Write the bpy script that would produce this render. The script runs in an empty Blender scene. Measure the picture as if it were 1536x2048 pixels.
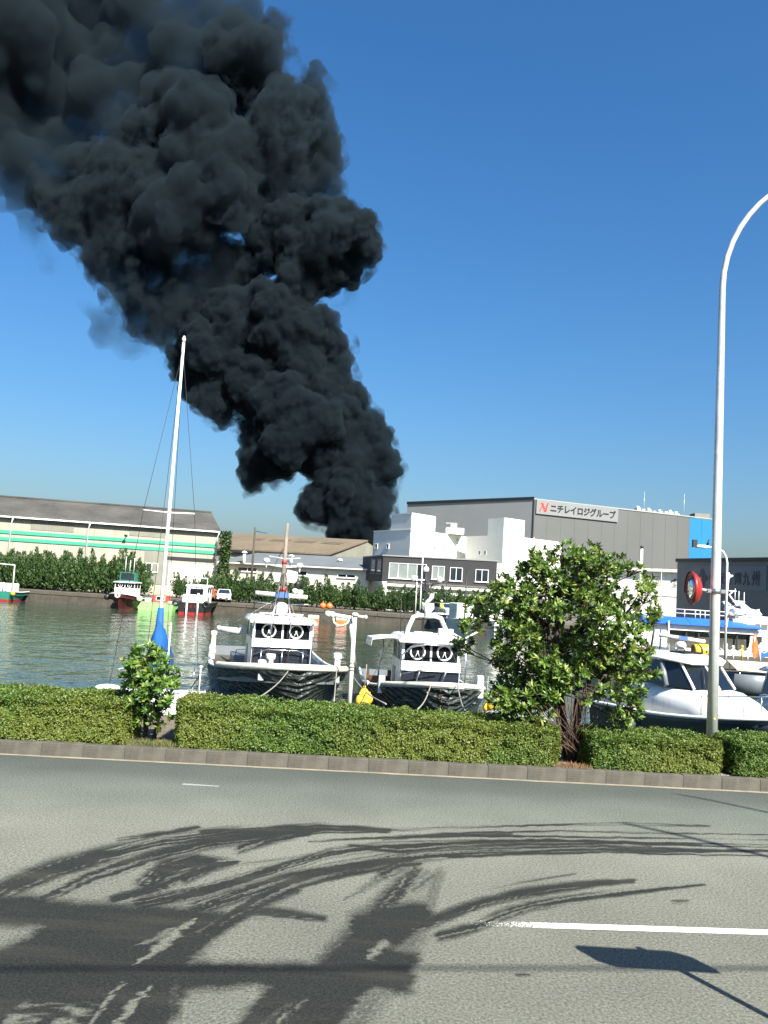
import bpy, bmesh, math, random
import numpy as np
from mathutils import Vector, Matrix

random.seed(7); RNG = np.random.default_rng(7)
S = bpy.context.scene
COL = S.collection
R = math.radians

# ------------------------------------------------------------------ camera
F, H, PITCH, ROLL = 1640., 2.74, R(5.3), R(3.5)
cp, sp, cr, sr = math.cos(PITCH), math.sin(PITCH), math.cos(ROLL), math.sin(ROLL)
FW = Vector((0, cp, sp)); ZC = Vector((0, -sp, cp))
RT = Vector((cr, 0, 0)) + ZC * sr
UP = Vector((-sr, 0, 0)) + ZC * cr
cam = bpy.data.cameras.new('camera'); cam.sensor_fit = 'VERTICAL'; cam.sensor_height = 24
cam.lens = 24 * F / 2048; cam.clip_start = .1; cam.clip_end = 8000
co = bpy.data.objects.new('camera', cam); COL.objects.link(co); S.camera = co
co.matrix_world = Matrix(((RT.x, UP.x, -FW.x, 0), (RT.y, UP.y, -FW.y, 0), (RT.z, UP.z, -FW.z, H), (0, 0, 0, 1)))

# ------------------------------------------------------------------ light
SUN_AZ, SUN_EL = R(30), R(42)          # to the right of straight behind the camera
sund = Vector((math.sin(SUN_AZ) * math.cos(SUN_EL), -math.cos(SUN_AZ) * math.cos(SUN_EL), math.sin(SUN_EL)))
w = bpy.data.worlds.new('World'); S.world = w; w.use_nodes = True
nt = w.node_tree; sky = nt.nodes.new('ShaderNodeTexSky'); sky.sky_type = 'NISHITA'; sky.sun_disc = False
sky.sun_elevation = SUN_EL; sky.sun_rotation = math.pi - SUN_AZ
sky.air_density = 1.4; sky.dust_density = 2.4; sky.ozone_density = 10; sky.altitude = 0
hs = nt.nodes.new('ShaderNodeHueSaturation'); hs.inputs['Saturation'].default_value = 1.15; nt.links.new(sky.outputs[0], hs.inputs['Color'])
bg = nt.nodes['Background']; bg.inputs[1].default_value = .0605
nt.links.new(hs.outputs[0], bg.inputs[0])
sl = bpy.data.lights.new('sun', 'SUN'); sl.energy = 5.0; sl.angle = R(.53); sl.color = (1, .975, .875)
so = bpy.data.objects.new('sun', sl); COL.objects.link(so)
so.rotation_euler = sund.to_track_quat('Z', 'Y').to_euler(); so.location = (20, -30, 60)
S.view_settings.view_transform = 'Standard'; S.view_settings.look = 'None'
S.view_settings.gamma = 1; S.view_settings.exposure = 1.45
S.render.engine = 'CYCLES'
S.cycles.use_denoising = True
S.cycles.max_bounces = 8; S.cycles.volume_bounces = 2; S.cycles.transparent_max_bounces = 16
S.cycles.caustics_reflective = False; S.cycles.caustics_refractive = False

# ------------------------------------------------------------------ photograph pixel -> place
def ray(px, py):
    u = (px - 768) / F; v = -(py - 1024) / F
    return RT * u + UP * v + FW
def at(px, py, y):
    r = ray(px, py); return Vector((0, 0, H)) + r * (y / r.y)
def gz(px, py, z=0.):
    r = ray(px, py); return Vector((0, 0, H)) + r * ((z - H) / r.z)
def zat(px, py, y): return at(px, py, y).z
def xat(px, py, y): return at(px, py, y).x
def face_hit(px, py, P, e):
    """hit of a sight line with the upright plane through P along e -> (distance along e, height)"""
    r = ray(px, py); n = Vector((-e[1], e[0])); d = (P[0] * n.x + P[1] * n.y) / (r.x * n.x + r.y * n.y)
    h = r * d; return (h.x - P[0]) * e[0] + (h.y - P[1]) * e[1], h.z + H

# ------------------------------------------------------------------ materials
MATS = {}
def pm(name, col, rough=.6, metal=0., var=.12, scale=2.5, bump=0., bscale=30., spec=.5, stretch=None, extra=None):
    if name in MATS: return MATS[name]
    m = bpy.data.materials.new(name); m.use_nodes = True; MATS[name] = m
    n = m.node_tree.nodes; l = m.node_tree.links; b = n['Principled BSDF']
    b.inputs['Roughness'].default_value = rough; b.inputs['Metallic'].default_value = metal
    b.inputs['Specular IOR Level'].default_value = spec
    tc = n.new('ShaderNodeTexCoord'); mp = n.new('ShaderNodeMapping'); l.new(tc.outputs['Object'], mp.inputs[0])
    if stretch: mp.inputs['Scale'].default_value = stretch
    no = n.new('ShaderNodeTexNoise'); no.inputs['Scale'].default_value = scale; no.inputs['Detail'].default_value = 6
    l.new(mp.outputs[0], no.inputs['Vector'])
    cr_ = n.new('ShaderNodeValToRGB'); c = [x * (.53 if max(col) < .6 else .95) for x in col]
    cr_.color_ramp.elements[0].position = .3; cr_.color_ramp.elements[1].position = .7
    cr_.color_ramp.elements[0].color = (*[max(0, x * (1 - var)) for x in c], 1)
    cr_.color_ramp.elements[1].color = (*[min(1, x * (1 + var)) for x in c], 1)
    l.new(no.outputs[0], cr_.inputs[0]); l.new(cr_.outputs[0], b.inputs['Base Color'])
    if bump:
        n2 = n.new('ShaderNodeTexNoise'); n2.inputs['Scale'].default_value = bscale; n2.inputs['Detail'].default_value = 4
        l.new(mp.outputs[0], n2.inputs['Vector'])
        bp = n.new('ShaderNodeBump'); bp.inputs['Strength'].default_value = bump; bp.inputs['Distance'].default_value = .02
        l.new(n2.outputs[0], bp.inputs['Height']); l.new(bp.outputs[0], b.inputs['Normal'])
    if extra: extra(m, n, l, b, mp, cr_)
    return m
def mixc(n, l, fac, a, bcol, mode='MIX'):
    mx = n.new('ShaderNodeMix'); mx.data_type = 'RGBA'; mx.blend_type = mode
    for sock, v in ((mx.inputs[0], fac), (mx.inputs[6], a), (mx.inputs[7], bcol)):
        if hasattr(v, 'is_linked'): l.new(v, sock)
        elif isinstance(v, tuple): sock.default_value = (*v, 1) if len(v) == 3 else v
        else: sock.default_value = v
    return mx.outputs[2]
def streaks(amount, dark, sx=.6, sz=.06):
    """vertical rain streaks of dirt down a wall"""
    def f(m, n, l, b, mp, ramp):
        mp2 = n.new('ShaderNodeMapping'); tc = n.new('ShaderNodeTexCoord'); l.new(tc.outputs['Object'], mp2.inputs[0])
        mp2.inputs['Scale'].default_value = (sx, sx, sz)
        no = n.new('ShaderNodeTexNoise'); no.inputs['Scale'].default_value = 3; no.inputs['Detail'].default_value = 8
        no.inputs['Roughness'].default_value = .65
        l.new(mp2.outputs[0], no.inputs['Vector'])
        rp = n.new('ShaderNodeValToRGB'); rp.color_ramp.elements[0].position = .5; rp.color_ramp.elements[1].position = .78
        l.new(no.outputs[0], rp.inputs[0])
        ml = n.new('ShaderNodeMath'); ml.operation = 'MULTIPLY'; ml.inputs[1].default_value = amount; l.new(rp.outputs[0], ml.inputs[0])
        l.new(mixc(n, l, ml.outputs[0], ramp.outputs[0], dark), b.inputs['Base Color'])
    return f
def corrugate(scale, strength, direction='X', dirt=0., dark=(.1, .1, .1), along=None):
    def f(m, n, l, b, mp, ramp):
        if dirt: streaks(dirt, dark)(m, n, l, b, mp, ramp)
        tc = n.new('ShaderNodeTexCoord'); mp2 = n.new('ShaderNodeMapping'); l.new(tc.outputs['Object'], mp2.inputs[0])
        if along: mp2.inputs['Rotation'].default_value = (0, 0, along)
        wv = n.new('ShaderNodeTexWave'); wv.bands_direction = direction; wv.inputs['Scale'].default_value = scale
        l.new(mp2.outputs[0], wv.inputs['Vector'])
        bp = n.new('ShaderNodeBump'); bp.inputs['Strength'].default_value = strength; bp.inputs['Distance'].default_value = .05
        l.new(wv.outputs['Fac'], bp.inputs['Height']); l.new(bp.outputs[0], b.inputs['Normal'])
    return f
def glass(name, col=(.015, .02, .025), rough=.04):
    return pm(name, col, rough, 0, .3, .8, spec=.8)

M_WHITE = pm('white_gelcoat', (.78, .78, .75), .3, 0, .05, 1.2, extra=streaks(.5, (.4, .34, .26), 2.5, .3))
M_WHITEP = pm('white_paint', (.8, .8, .77), .45, 0, .05)
M_OFFW = pm('aged_white', (.62, .6, .53), .6, 0, .12, extra=streaks(.5, (.3, .27, .2), 3, .5))
M_STEEL = pm('galvanised_steel', (.64, .64, .61), .36, .35, .14, 6, extra=streaks(.5, (.3, .26, .2), 6, .25))
M_CHROME = pm('stainless_pipe', (.6, .6, .6), .25, .95, .06, 8)
M_DARKM = pm('dark_metal', (.05, .052, .055), .5, .3, .2, 8)
M_RUST = pm('rusty_metal', (.16, .08, .045), .8, .1, .35, 8)
M_GLASS = glass('dark_glass')
M_GLASSB = glass('bluish_glass', (.03, .045, .06), .06)
M_CURT = pm('curtain', (.22, .2, .17), .85, 0, .35, 4, stretch=(9, 9, .3))
M_NAVY = pm('navy_tarp', (.012, .018, .035), .42, 0, .3, 3, .4, 9)
M_ROPE = pm('rope', (.5, .47, .38), .9, 0, .15, 20, .5, 120)
M_TUBE = pm('foam_tube', (.66, .62, .5), .8, 0, .14, 8, .4, 50)
M_CONC = pm('concrete', (.105, .09, .068), .9, 0, .32, 1.3, .35, 30, extra=streaks(.6, (.12, .105, .08), 1.2, .3))
M_REDP = pm('red_paint', (.5, .03, .025), .4, 0, .12)
M_ORANGE = pm('orange_plastic', (.72, .16, .04), .5, 0, .15, 4)
M_YELLOW = pm('yellow_buoy', (.75, .42, .03), .5, 0, .18, 6)
M_GREENB = pm('light_green_paint', (.3, .62, .2), .5, 0, .12, 2)
M_TEAL = pm('teal_paint', (.03, .28, .2), .5, 0, .15, 2)
M_BLACKH = pm('black_hull', (.018, .02, .024), .45, 0, .25, 2)
M_MAROON = pm('maroon_hull', (.12, .022, .02), .5, 0, .25, 2)
M_GREYH = pm('grey_hull', (.27, .3, .33), .35, 0, .1, 1.5, extra=streaks(.4, (.14, .14, .13), 3, .6))
M_SLATEH = pm('slate_hull', (.06, .085, .1), .25, 0, .15, 1.5)
M_BLUEC = pm('blue_canvas', (.008, .15, .5), .75, 0, .18, 3, .5, 14)
M_BLUER = pm('blue_awning', (.012, .11, .62), .6, 0, .12, 2)
M_BARK = pm('bark', (.07, .052, .04), .95, 0, .35, 14, .8, 60)
M_TWIG = pm('dry_twig', (.2, .12, .075), .9, 0, .3, 20)
M_SOIL = pm('soil', (.24, .19, .13), .98, 0, .35, 9, .9, 45)

# ------------------------------------------------------------------ mesh helpers
class MB:
    def __init__(s): s.v = []; s.f = []; s.sm = []
    def add(s, verts, faces, smooth=False):
        o = len(s.v); s.v += [tuple(v) for v in verts]; s.f += [tuple(i + o for i in f) for f in faces]; s.sm += [smooth] * len(faces); return s
    def box(s, x0, x1, y0, y1, z0, z1, M=None):
        v = [(x, y, z) for z in (z0, z1) for y in (y0, y1) for x in (x0, x1)]
        if M is not None: v = [M @ Vector(p) for p in v]
        return s.add(v, [(0, 2, 3, 1), (4, 5, 7, 6), (0, 1, 5, 4), (1, 3, 7, 5), (3, 2, 6, 7), (2, 0, 4, 6)])
    def bbox(s, x0, x1, y0, y1, z0, z1, b=.01, M=None):
        """box with chamfered vertical and top edges"""
        def ringp(i, z): return [(x0 + i + b, y0 + i, z), (x1 - i - b, y0 + i, z), (x1 - i, y0 + i + b, z), (x1 - i, y1 - i - b, z), (x1 - i - b, y1 - i, z), (x0 + i + b, y1 - i, z), (x0 + i, y1 - i - b, z), (x0 + i, y0 + i + b, z)]
        v = ringp(0, z0) + ringp(0, z1 - b) + ringp(b, z1)
        if M is not None: v = [M @ Vector(p) for p in v]
        f = [tuple(range(7, -1, -1)), tuple(range(16, 24))]
        for k in (0, 8):
            for i in range(8): f.append((k + i, k + (i + 1) % 8, k + 8 + (i + 1) % 8, k + 8 + i))
        return s.add(v, f)
    def prism(s, poly, z0, z1, M=None):
        n = len(poly); v = [(p[0], p[1], z0) for p in poly] + [(p[0], p[1], z1) for p in poly]
        if M is not None: v = [M @ Vector(p) for p in v]
        f = [tuple(range(n - 1, -1, -1)), tuple(range(n, 2 * n))] + [(i, (i + 1) % n, n + (i + 1) % n, n + i) for i in range(n)]
        return s.add(v, f)
    def loft(s, rings, closed=True, caps=True, smooth=True):
        n = len(rings[0]); v = [p for r in rings for p in r]; f = []
        for k in range(len(rings) - 1):
            for i in range(n if closed else n - 1):
                a = k * n + i; b = k * n + (i + 1) % n
                f.append((a, b, b + n, a + n))
        s.add(v, f, smooth)
        if caps:
            o = len(s.v) - len(v)
            s.f.append(tuple(o + i for i in range(n - 1, -1, -1))); s.f.append(tuple(o + (len(rings) - 1) * n + i for i in range(n))); s.sm += [False, False]
        return s
    def tube(s, pts, r, seg=8, caps=True):
        pts = [Vector(p) for p in pts]; rr = r if isinstance(r, (list, tuple)) else [r] * len(pts); rings = []
        ref = None
        for i, p in enumerate(pts):
            t = (pts[min(i + 1, len(pts) - 1)] - pts[max(i - 1, 0)]).normalized()
            if ref is None: ref = Vector((0, 0, 1)) if abs(t.z) < .9 else Vector((1, 0, 0))
            a = t.cross(ref).normalized(); b = t.cross(a).normalized(); ref = b.cross(t) * -1 if False else ref
            if abs(t.dot(ref)) > .95: ref = Vector((1, 0, 0)) if abs(t.x) < .9 else Vector((0, 1, 0)); a = t.cross(ref).normalized(); b = t.cross(a).normalized()
            rings.append([p + (a * math.cos(2 * math.pi * k / seg) + b * math.sin(2 * math.pi * k / seg)) * rr[i] for k in range(seg)])
        return s.loft(rings, True, caps, True)
    def ball(s, c, r, seg=12, rings=8, sc=(1, 1, 1)):
        rg = []
        for i in range(1, rings):
            th = math.pi * i / rings
            rg.append([(c[0] + r * sc[0] * math.sin(th) * math.cos(2 * math.pi * k / seg), c[1] + r * sc[1] * math.sin(th) * math.sin(2 * math.pi * k / seg), c[2] - r * sc[2] * math.cos(th)) for k in range(seg)])
        return s.loft(rg, True, True, True)
    def torus(s, c, Rr, r, nrm=(0, 0, 1), seg=20, t=8):
        nrm = Vector(nrm).normalized(); q = nrm.to_track_quat('Z', 'Y'); c = Vector(c); v = []; f = []
        for i in range(seg):
            a = 2 * math.pi * i / seg
            for k in range(t):
                b = 2 * math.pi * k / t
                v.append(c + q @ Vector(((Rr + r * math.cos(b)) * math.cos(a), (Rr + r * math.cos(b)) * math.sin(a), r * math.sin(b))))
                f.append((i * t + k, ((i + 1) % seg) * t + k, ((i + 1) % seg) * t + (k + 1) % t, i * t + (k + 1) % t))
        return s.add(v, f, True)
    def disc(s, c, r, nrm, th=.02, seg=20):
        c = Vector(c); n = Vector(nrm).normalized() * th / 2
        return s.tube([c - n, c + n], r, seg)
    def build(s, name, m, parent=None, world=False):
        me = bpy.data.meshes.new(name)
        vs = s.v
        if parent is not None and world: o = parent.location; vs = [(v[0] - o.x, v[1] - o.y, v[2] - o.z) for v in vs]
        me.from_pydata([tuple(v) for v in vs], [], s.f)
        me.polygons.foreach_set('use_smooth', s.sm); me.materials.append(m); me.update()
        ob = bpy.data.objects.new(name, me); COL.objects.link(ob)
        if parent is not None: ob.parent = parent
        return ob
def tag(o, label=None, cat=None, group=None, kind=None):
    if label: o['label'] = label
    if cat: o['category'] = cat
    if group: o['group'] = group
    if kind: o['kind'] = kind
    return o
def thing(name, label, cat, loc=(0, 0, 0), rz=0, group=None):
    o = bpy.data.objects.new(name, None); o.empty_display_size = .3; COL.objects.link(o); o.location = loc; o.rotation_euler = (0, 0, rz)
    return tag(o, label, cat, group)
def copy_tree(o, parent=None):
    c = o.copy(); COL.objects.link(c); c.parent = parent
    for ch in list(o.children): copy_tree(ch, c)
    return c
def mesh_np(name, verts, faces, m, parent=None, smooth=False):
    """verts (n,3), faces (k,q) arrays"""
    me = bpy.data.meshes.new(name); verts = np.asarray(verts, np.float32); faces = np.asarray(faces, np.int32); k, q = faces.shape
    me.vertices.add(len(verts)); me.vertices.foreach_set('co', verts.ravel())
    me.loops.add(k * q); me.loops.foreach_set('vertex_index', faces.ravel())
    me.polygons.add(k); me.polygons.foreach_set('loop_start', np.arange(0, k * q, q, dtype=np.int32)); me.polygons.foreach_set('loop_total', np.full(k, q, np.int32))
    me.polygons.foreach_set('use_smooth', np.full(k, smooth)); me.materials.append(m); me.update(calc_edges=True); me.validate()
    ob = bpy.data.objects.new(name, me); COL.objects.link(ob)
    if parent is not None: ob.parent = parent
    return ob
def text(name, body, m, parent, P, e, z, n, height, width=None, depth=.03, bold=.0, off=.05):
    """upright lettering on a wall: P start of line, e along, n outward"""
    cu = bpy.data.curves.new(name, 'FONT'); cu.body = body; cu.size = 1; cu.extrude = .02; cu.offset = bold; cu.resolution_u = 4
    t = bpy.data.objects.new('tmp_text', cu); COL.objects.link(t); bpy.context.view_layer.update()
    me = bpy.data.meshes.new_from_object(t.evaluated_get(bpy.context.evaluated_depsgraph_get())); bpy.data.objects.remove(t); bpy.data.curves.remove(cu)
    a = np.empty(len(me.vertices) * 3, np.float32); me.vertices.foreach_get('co', a); a = a.reshape(-1, 3)
    lo, hi = a.min(0), a.max(0); sy = height / (hi[1] - lo[1]); sx = (width / (hi[0] - lo[0])) if width else sy
    e = np.array([e[0], e[1], 0.]); nn = np.array([n[0], n[1], 0.]); P = np.array([P[0], P[1], 0.])
    if parent is not None: P = P - np.array([*parent.location]) * np.array([1, 1, 1]); 
    q = P + np.outer((a[:, 0] - lo[0]) * sx, e) + np.outer((a[:, 1] - lo[1]) * sy + z, [0, 0, 1]) + np.outer(a[:, 2] / .02 * depth / 2 + off, nn)
    me.vertices.foreach_set('co', q.astype(np.float32).ravel()); me.materials.clear(); me.materials.append(m); me.update(); me.name = name
    ob = bpy.data.objects.new(name, me); COL.objects.link(ob); ob.parent = parent
    return ob
def frame_m(P, e, n):
    """matrix: local x along e, y outward n, z up"""
    return Matrix(((e[0], n[0], 0, P[0]), (e[1], n[1], 0, P[1]), (0, 0, 1, 0), (0, 0, 0, 1)))
def unit(a, b):
    d = Vector((b[0] - a[0], b[1] - a[1])); return d.normalized()
def outward(e):
    n = Vector((e[1], -e[0])); return n        # to the right of e; walls listed left to right face the camera
exec_parts = []

# ================================================================== SETTING
WZ = -1.3
KA = math.atan(.049)
ku, kv = Vector((math.cos(KA), math.sin(KA))), Vector((-math.sin(KA), math.cos(KA)))
def K(s, t, z=0.): p = Vector((0, 12.53)) + ku * s + kv * t; return Vector((p.x, p.y, z))
def kdepth(x, t=0.): return 12.53 + .049 * x + t
def far_edge(x): return 91.6 - .145 * x

# water ------------------------------------------------------------
def water_extra(m, n, l, b, mp, ramp):
    b.inputs['IOR'].default_value = 1.33
    tc = n.new('ShaderNodeTexCoord'); hs = []
    for sc, stg, dist in (((.55, .42, 1), 1.0, .15), ((1.9, 1.9, 1), 1., .04), ((.12, .16, 1), 1., .1)):
        mp2 = n.new('ShaderNodeMapping'); mp2.inputs['Scale'].default_value = sc; l.new(tc.outputs['Object'], mp2.inputs[0])
        no = n.new('ShaderNodeTexNoise'); no.inputs['Scale'].default_value = 1; no.inputs['Detail'].default_value = 3; l.new(mp2.outputs[0], no.inputs['Vector'])
        bp = n.new('ShaderNodeBump'); bp.inputs['Strength'].default_value = stg; bp.inputs['Distance'].default_value = dist
        l.new(no.outputs[0], bp.inputs['Height'])
        if hs: l.new(hs[-1].outputs[0], bp.inputs['Normal'])
        hs.append(bp)
    l.new(hs[-1].outputs[0], b.inputs['Normal'])
M_WATER = pm('harbour_water', (.06, .095, .065), .06, 0, .2, .05, spec=.5, extra=water_extra)
wt = MB().add([(-4000, 8, WZ), (4000, 8, WZ), (4000, 6000, WZ), (-4000, 6000, WZ)], [(0, 1, 2, 3)]).build('water', M_WATER); tag(wt, 'rippled grey green harbour water between the two quays', kind='structure')

# land --------------------------------------------------------------
M_LAND = pm('quay_ground', (.17, .145, .11), .95, 0, .2, .4, .3, 12)
g = MB()
a, b_ = K(-400, 3.2), K(400, 3.2)
g.prism([(-400, -400), (400, -400), (b_.x, b_.y), (a.x, a.y)], -4, -.01)
tag(g.build('ground', M_LAND), 'bare ground of the near quay beneath the road', kind='structure')
g = MB(); g.prism([(K(-400, .15).x, K(-400, .15).y), (K(400, .15).x, K(400, .15).y), (K(400, 3.2).x, K(400, 3.2).y), (K(-400, 3.2).x, K(-400, 3.2).y)], -.005, .15)
tag(g.build('planter_soil', M_SOIL), 'strip of pale gritty soil behind the kerb', kind='structure')
g = MB(); g.prism([(-400, far_edge(-400)), (60, far_edge(60)), (60, 78), (400, 60), (4000, 60), (4000, 5000), (-4000, 5000), (-4000, far_edge(-400))], -4, 0)
tag(g.build('far_ground', M_LAND), 'flat pale ground behind the far quay', kind='structure')
# far quay wall: coping stones and stained wall face
QE = unit((-60, far_edge(-60)), (60, far_edge(60))); QN = Vector((QE[1], -QE[0]))
qw = tag(MB().box(-70, 70, -.25, .02, -3, .004, frame_m((0, far_edge(0)), QE, Vector((-QN[0], -QN[1])))).build('quay_wall', M_CONC), 'long stained concrete quay wall across the water', 'quay wall')
qroot = qw
capm = pm('coping_concrete', (.14, .12, .09), .9, 0, .2, .6, .3, 20)
cp_me = None
for i in range(46):
    s0 = -69 + i * 3
    if cp_me is None:
        ob = MB().bbox(.02, 2.98, -.5, .06, -.36, .03, .03).build('coping_stone', capm, qw); cp_me = ob
        cp_me.matrix_local = frame_m((0, far_edge(0)), QE, QN) @ Matrix.Translation((s0, .27, 0)); continue
    ob = cp_me.copy(); COL.objects.link(ob); ob.matrix_local = frame_m((0, far_edge(0)), QE, QN) @ Matrix.Translation((s0, .27 + RNG.normal() * .008, RNG.normal() * .008))

# road --------------------------------------------------------------
def vnoise(x, y, seed):
    g_ = np.random.default_rng(seed).random((256, 256)); xi = np.floor(x).astype(int); yi = np.floor(y).astype(int)
    fx = x - xi; fy = y - yi; fx = fx * fx * (3 - 2 * fx); fy = fy * fy * (3 - 2 * fy)
    q = lambda i, j: g_[(xi + i) % 256, (yi + j) % 256]
    return (q(0, 0) * (1 - fx) + q(1, 0) * fx) * (1 - fy) + (q(0, 1) * (1 - fx) + q(1, 1) * fx) * fy
def project_np(V):
    d = V - np.array([0, 0, H]); y = d @ np.array(FW); u = d @ np.array(RT); v = d @ np.array(UP)
    return 768 + u / y * F, 1024 - v / y * F
def stroke(X, Y, pts, ws, k=.6, streak=False):
    """distance field to a polyline, in the ground seen foreshortened: soft band"""
    out = np.zeros_like(X); run = 0.; sd_ = (pts[0][0] * 7 + pts[0][1] * 3) % 91
    if not isinstance(ws, (list, tuple)): ws = [ws, ws]
    W = np.interp(np.linspace(0, 1, len(pts)), np.linspace(0, 1, len(ws)), ws)
    for (x0, y0), (x1, y1), w0, w1 in zip(pts[:-1], pts[1:], W[:-1], W[1:]):
        dx, dy = x1 - x0, y1 - y0; t = np.clip(((X - x0) * dx + (Y - y0) * dy) / (dx * dx + dy * dy), 0, 1)
        d = np.hypot(X - x0 - t * dx, Y - y0 - t * dy); ww = (w0 + (w1 - w0) * t) * 1.35
        ln_ = math.hypot(dx, dy); sg = ((X - x0) * dy - (Y - y0) * dx) / ln_
        if streak:
            st_ = vnoise(sg * .33 + sd_, (run + t * ln_) * .006 + sd_, 21) * .6 + vnoise(sg * .8 + sd_, (run + t * ln_) * .01, 22) * .4
            st_ = np.clip((st_ - .22) * 3.6, .3, 1)
        else: st_ = 1.
        run += ln_
        out = np.maximum(out, st_ * np.clip((ww * (1 + k) - d) / (ww * 2 * k), 0, 1))
    return out
def polymask(X, Y, poly):
    ins = np.zeros(X.shape, bool); n = len(poly); dist = np.full(X.shape, 1e9)
    for i in range(n):
        x0, y0 = poly[i]; x1, y1 = poly[(i + 1) % n]
        c = ((y0 > Y) != (y1 > Y)) & (X < (x1 - x0) * (Y - y0) / (y1 - y0 + 1e-9) + x0); ins ^= c
        dx, dy = x1 - x0, y1 - y0; t = np.clip(((X - x0) * dx + (Y - y0) * dy) / (dx * dx + dy * dy), 0, 1)
        dist = np.minimum(dist, np.hypot(X - x0 - t * dx, Y - y0 - t * dy))
    d = np.where(ins, dist, -dist); return np.clip(.5 + d / 30, 0, 1)
nx, ny = 560, 300
gx = np.linspace(-7, 7, nx); gy = np.linspace(4.3, 12.0, ny)
GX, GY = np.meshgrid(gx, gy); GX = GX.ravel(); GY = GY.ravel()
GYk = GY + .049 * GX
V = np.stack([GX, GYk, np.zeros_like(GX)], 1); X, Y = project_np(V)
X0_, Y0_ = X.copy(), Y.copy()
jit = (vnoise(GX * 1.5, GY * 26, 1) - .5) * 12 + (vnoise(GX * 7, GY * 50, 2) - .5) * 10 + (vnoise(GX * 18, GY * 18, 4) - .5) * 12
X = X + jit; Y = Y + (vnoise(GX * 9, GY * 9, 3) - .5) * 5 + (vnoise(GX * 24, GY * 24, 6) - .5) * 5
Xs = X0_ + (vnoise(GX * 4, GY * 30, 14) - .5) * 9; Ys = Y0_ + (vnoise(GX * 9, GY * 9, 15) - .5) * 2.4
D = np.zeros_like(X)
def dk(pts, w, a=1.): 
    global D; D = np.maximum(D, a * stroke(Xs, Ys, pts, w, .6, True))
def lt(m): 
    global D; D = D * (1 - m)
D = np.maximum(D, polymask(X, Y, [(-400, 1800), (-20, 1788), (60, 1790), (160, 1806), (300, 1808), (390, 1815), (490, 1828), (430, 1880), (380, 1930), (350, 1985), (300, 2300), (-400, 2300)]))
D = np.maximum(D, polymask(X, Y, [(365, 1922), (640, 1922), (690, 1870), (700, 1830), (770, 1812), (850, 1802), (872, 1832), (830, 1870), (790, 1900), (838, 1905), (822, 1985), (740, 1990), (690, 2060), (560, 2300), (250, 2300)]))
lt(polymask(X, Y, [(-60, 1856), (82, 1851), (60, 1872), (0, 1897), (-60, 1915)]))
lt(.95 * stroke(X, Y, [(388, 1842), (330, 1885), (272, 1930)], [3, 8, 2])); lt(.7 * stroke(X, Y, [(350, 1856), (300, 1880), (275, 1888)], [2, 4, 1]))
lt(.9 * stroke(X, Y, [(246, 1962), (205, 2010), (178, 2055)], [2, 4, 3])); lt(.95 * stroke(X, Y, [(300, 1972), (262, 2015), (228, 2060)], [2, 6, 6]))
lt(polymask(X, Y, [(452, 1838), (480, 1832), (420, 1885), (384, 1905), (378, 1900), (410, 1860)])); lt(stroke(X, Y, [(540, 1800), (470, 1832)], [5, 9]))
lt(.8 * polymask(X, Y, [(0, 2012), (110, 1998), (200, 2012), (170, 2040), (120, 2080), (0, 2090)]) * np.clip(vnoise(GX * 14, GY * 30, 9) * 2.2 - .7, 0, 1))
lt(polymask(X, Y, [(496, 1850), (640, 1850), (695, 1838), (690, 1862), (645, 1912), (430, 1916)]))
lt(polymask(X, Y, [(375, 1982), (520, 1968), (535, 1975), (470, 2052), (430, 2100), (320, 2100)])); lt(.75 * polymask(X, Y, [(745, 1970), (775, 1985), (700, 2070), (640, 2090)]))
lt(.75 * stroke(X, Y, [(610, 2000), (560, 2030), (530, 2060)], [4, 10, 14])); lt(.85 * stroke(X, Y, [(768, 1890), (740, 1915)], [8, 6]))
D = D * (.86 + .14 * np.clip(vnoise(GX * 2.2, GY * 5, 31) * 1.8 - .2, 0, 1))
dk([(540, 2080), (640, 1960), (720, 1870), (790, 1790), (832, 1738)], [34, 26, 24, 18, 8], .8)
dk([(690, 2080), (770, 1970), (840, 1860), (880, 1745)], [20, 18, 14, 8], .45)
dk([(490, 1822), (560, 1826), (650, 1838)], [10, 9, 5], .8)
dk([(-10, 1788), (100, 1742), (200, 1712), (330, 1682), (480, 1664), (640, 1655), (780, 1659)], [15, 15, 13, 9, 8, 6, 2])
dk([(90, 1795), (180, 1754), (300, 1714), (420, 1684), (520, 1674), (650, 1663), (780, 1663)], [9, 10, 9, 10, 7, 3, 2])
dk([(235, 1680), (320, 1668), (395, 1655)], [2, 4, 3], .8); dk([(400, 1662), (480, 1655)], [4, 3], .9)
dk([(290, 1772), (330, 1738), (390, 1722), (425, 1722)], [14, 16, 11, 5]); dk([(370, 1756), (420, 1730), (475, 1724)], [9, 12, 4], .9)
dk([(230, 1800), (320, 1776), (390, 1742)], [10, 9, 3], .9); dk([(480, 1698), (540, 1680), (620, 1668)], [7, 7, 3], .9); dk([(470, 1732), (560, 1722), (660, 1705)], [2, 4, 3], .6)
dk([(280, 1806), (400, 1784), (470, 1764), (560, 1737), (660, 1706), (768, 1692), (900, 1686), (1100, 1680), (1400, 1690)], [12, 9, 8, 8, 6, 6, 4, 2, 1.5])
dk([(390, 1818), (480, 1788), (560, 1762), (640, 1742), (768, 1720), (860, 1708), (960, 1702), (1150, 1702), (1400, 1702), (1560, 1702)], [12, 11, 10, 8, 10, 9, 5, 3, 2.5, 2])
dk([(700, 1692), (800, 1700), (900, 1690), (1040, 1688), (1300, 1694)], [3, 7, 5, 2, 1.5], .9)
dk([(350, 1925), (400, 1880), (460, 1838), (520, 1802), (600, 1766), (700, 1744), (768, 1735)], [10, 12, 12, 14, 9, 7, 4])
dk([(560, 1800), (600, 1780), (560, 1790)], [5, 3], .7)
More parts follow.
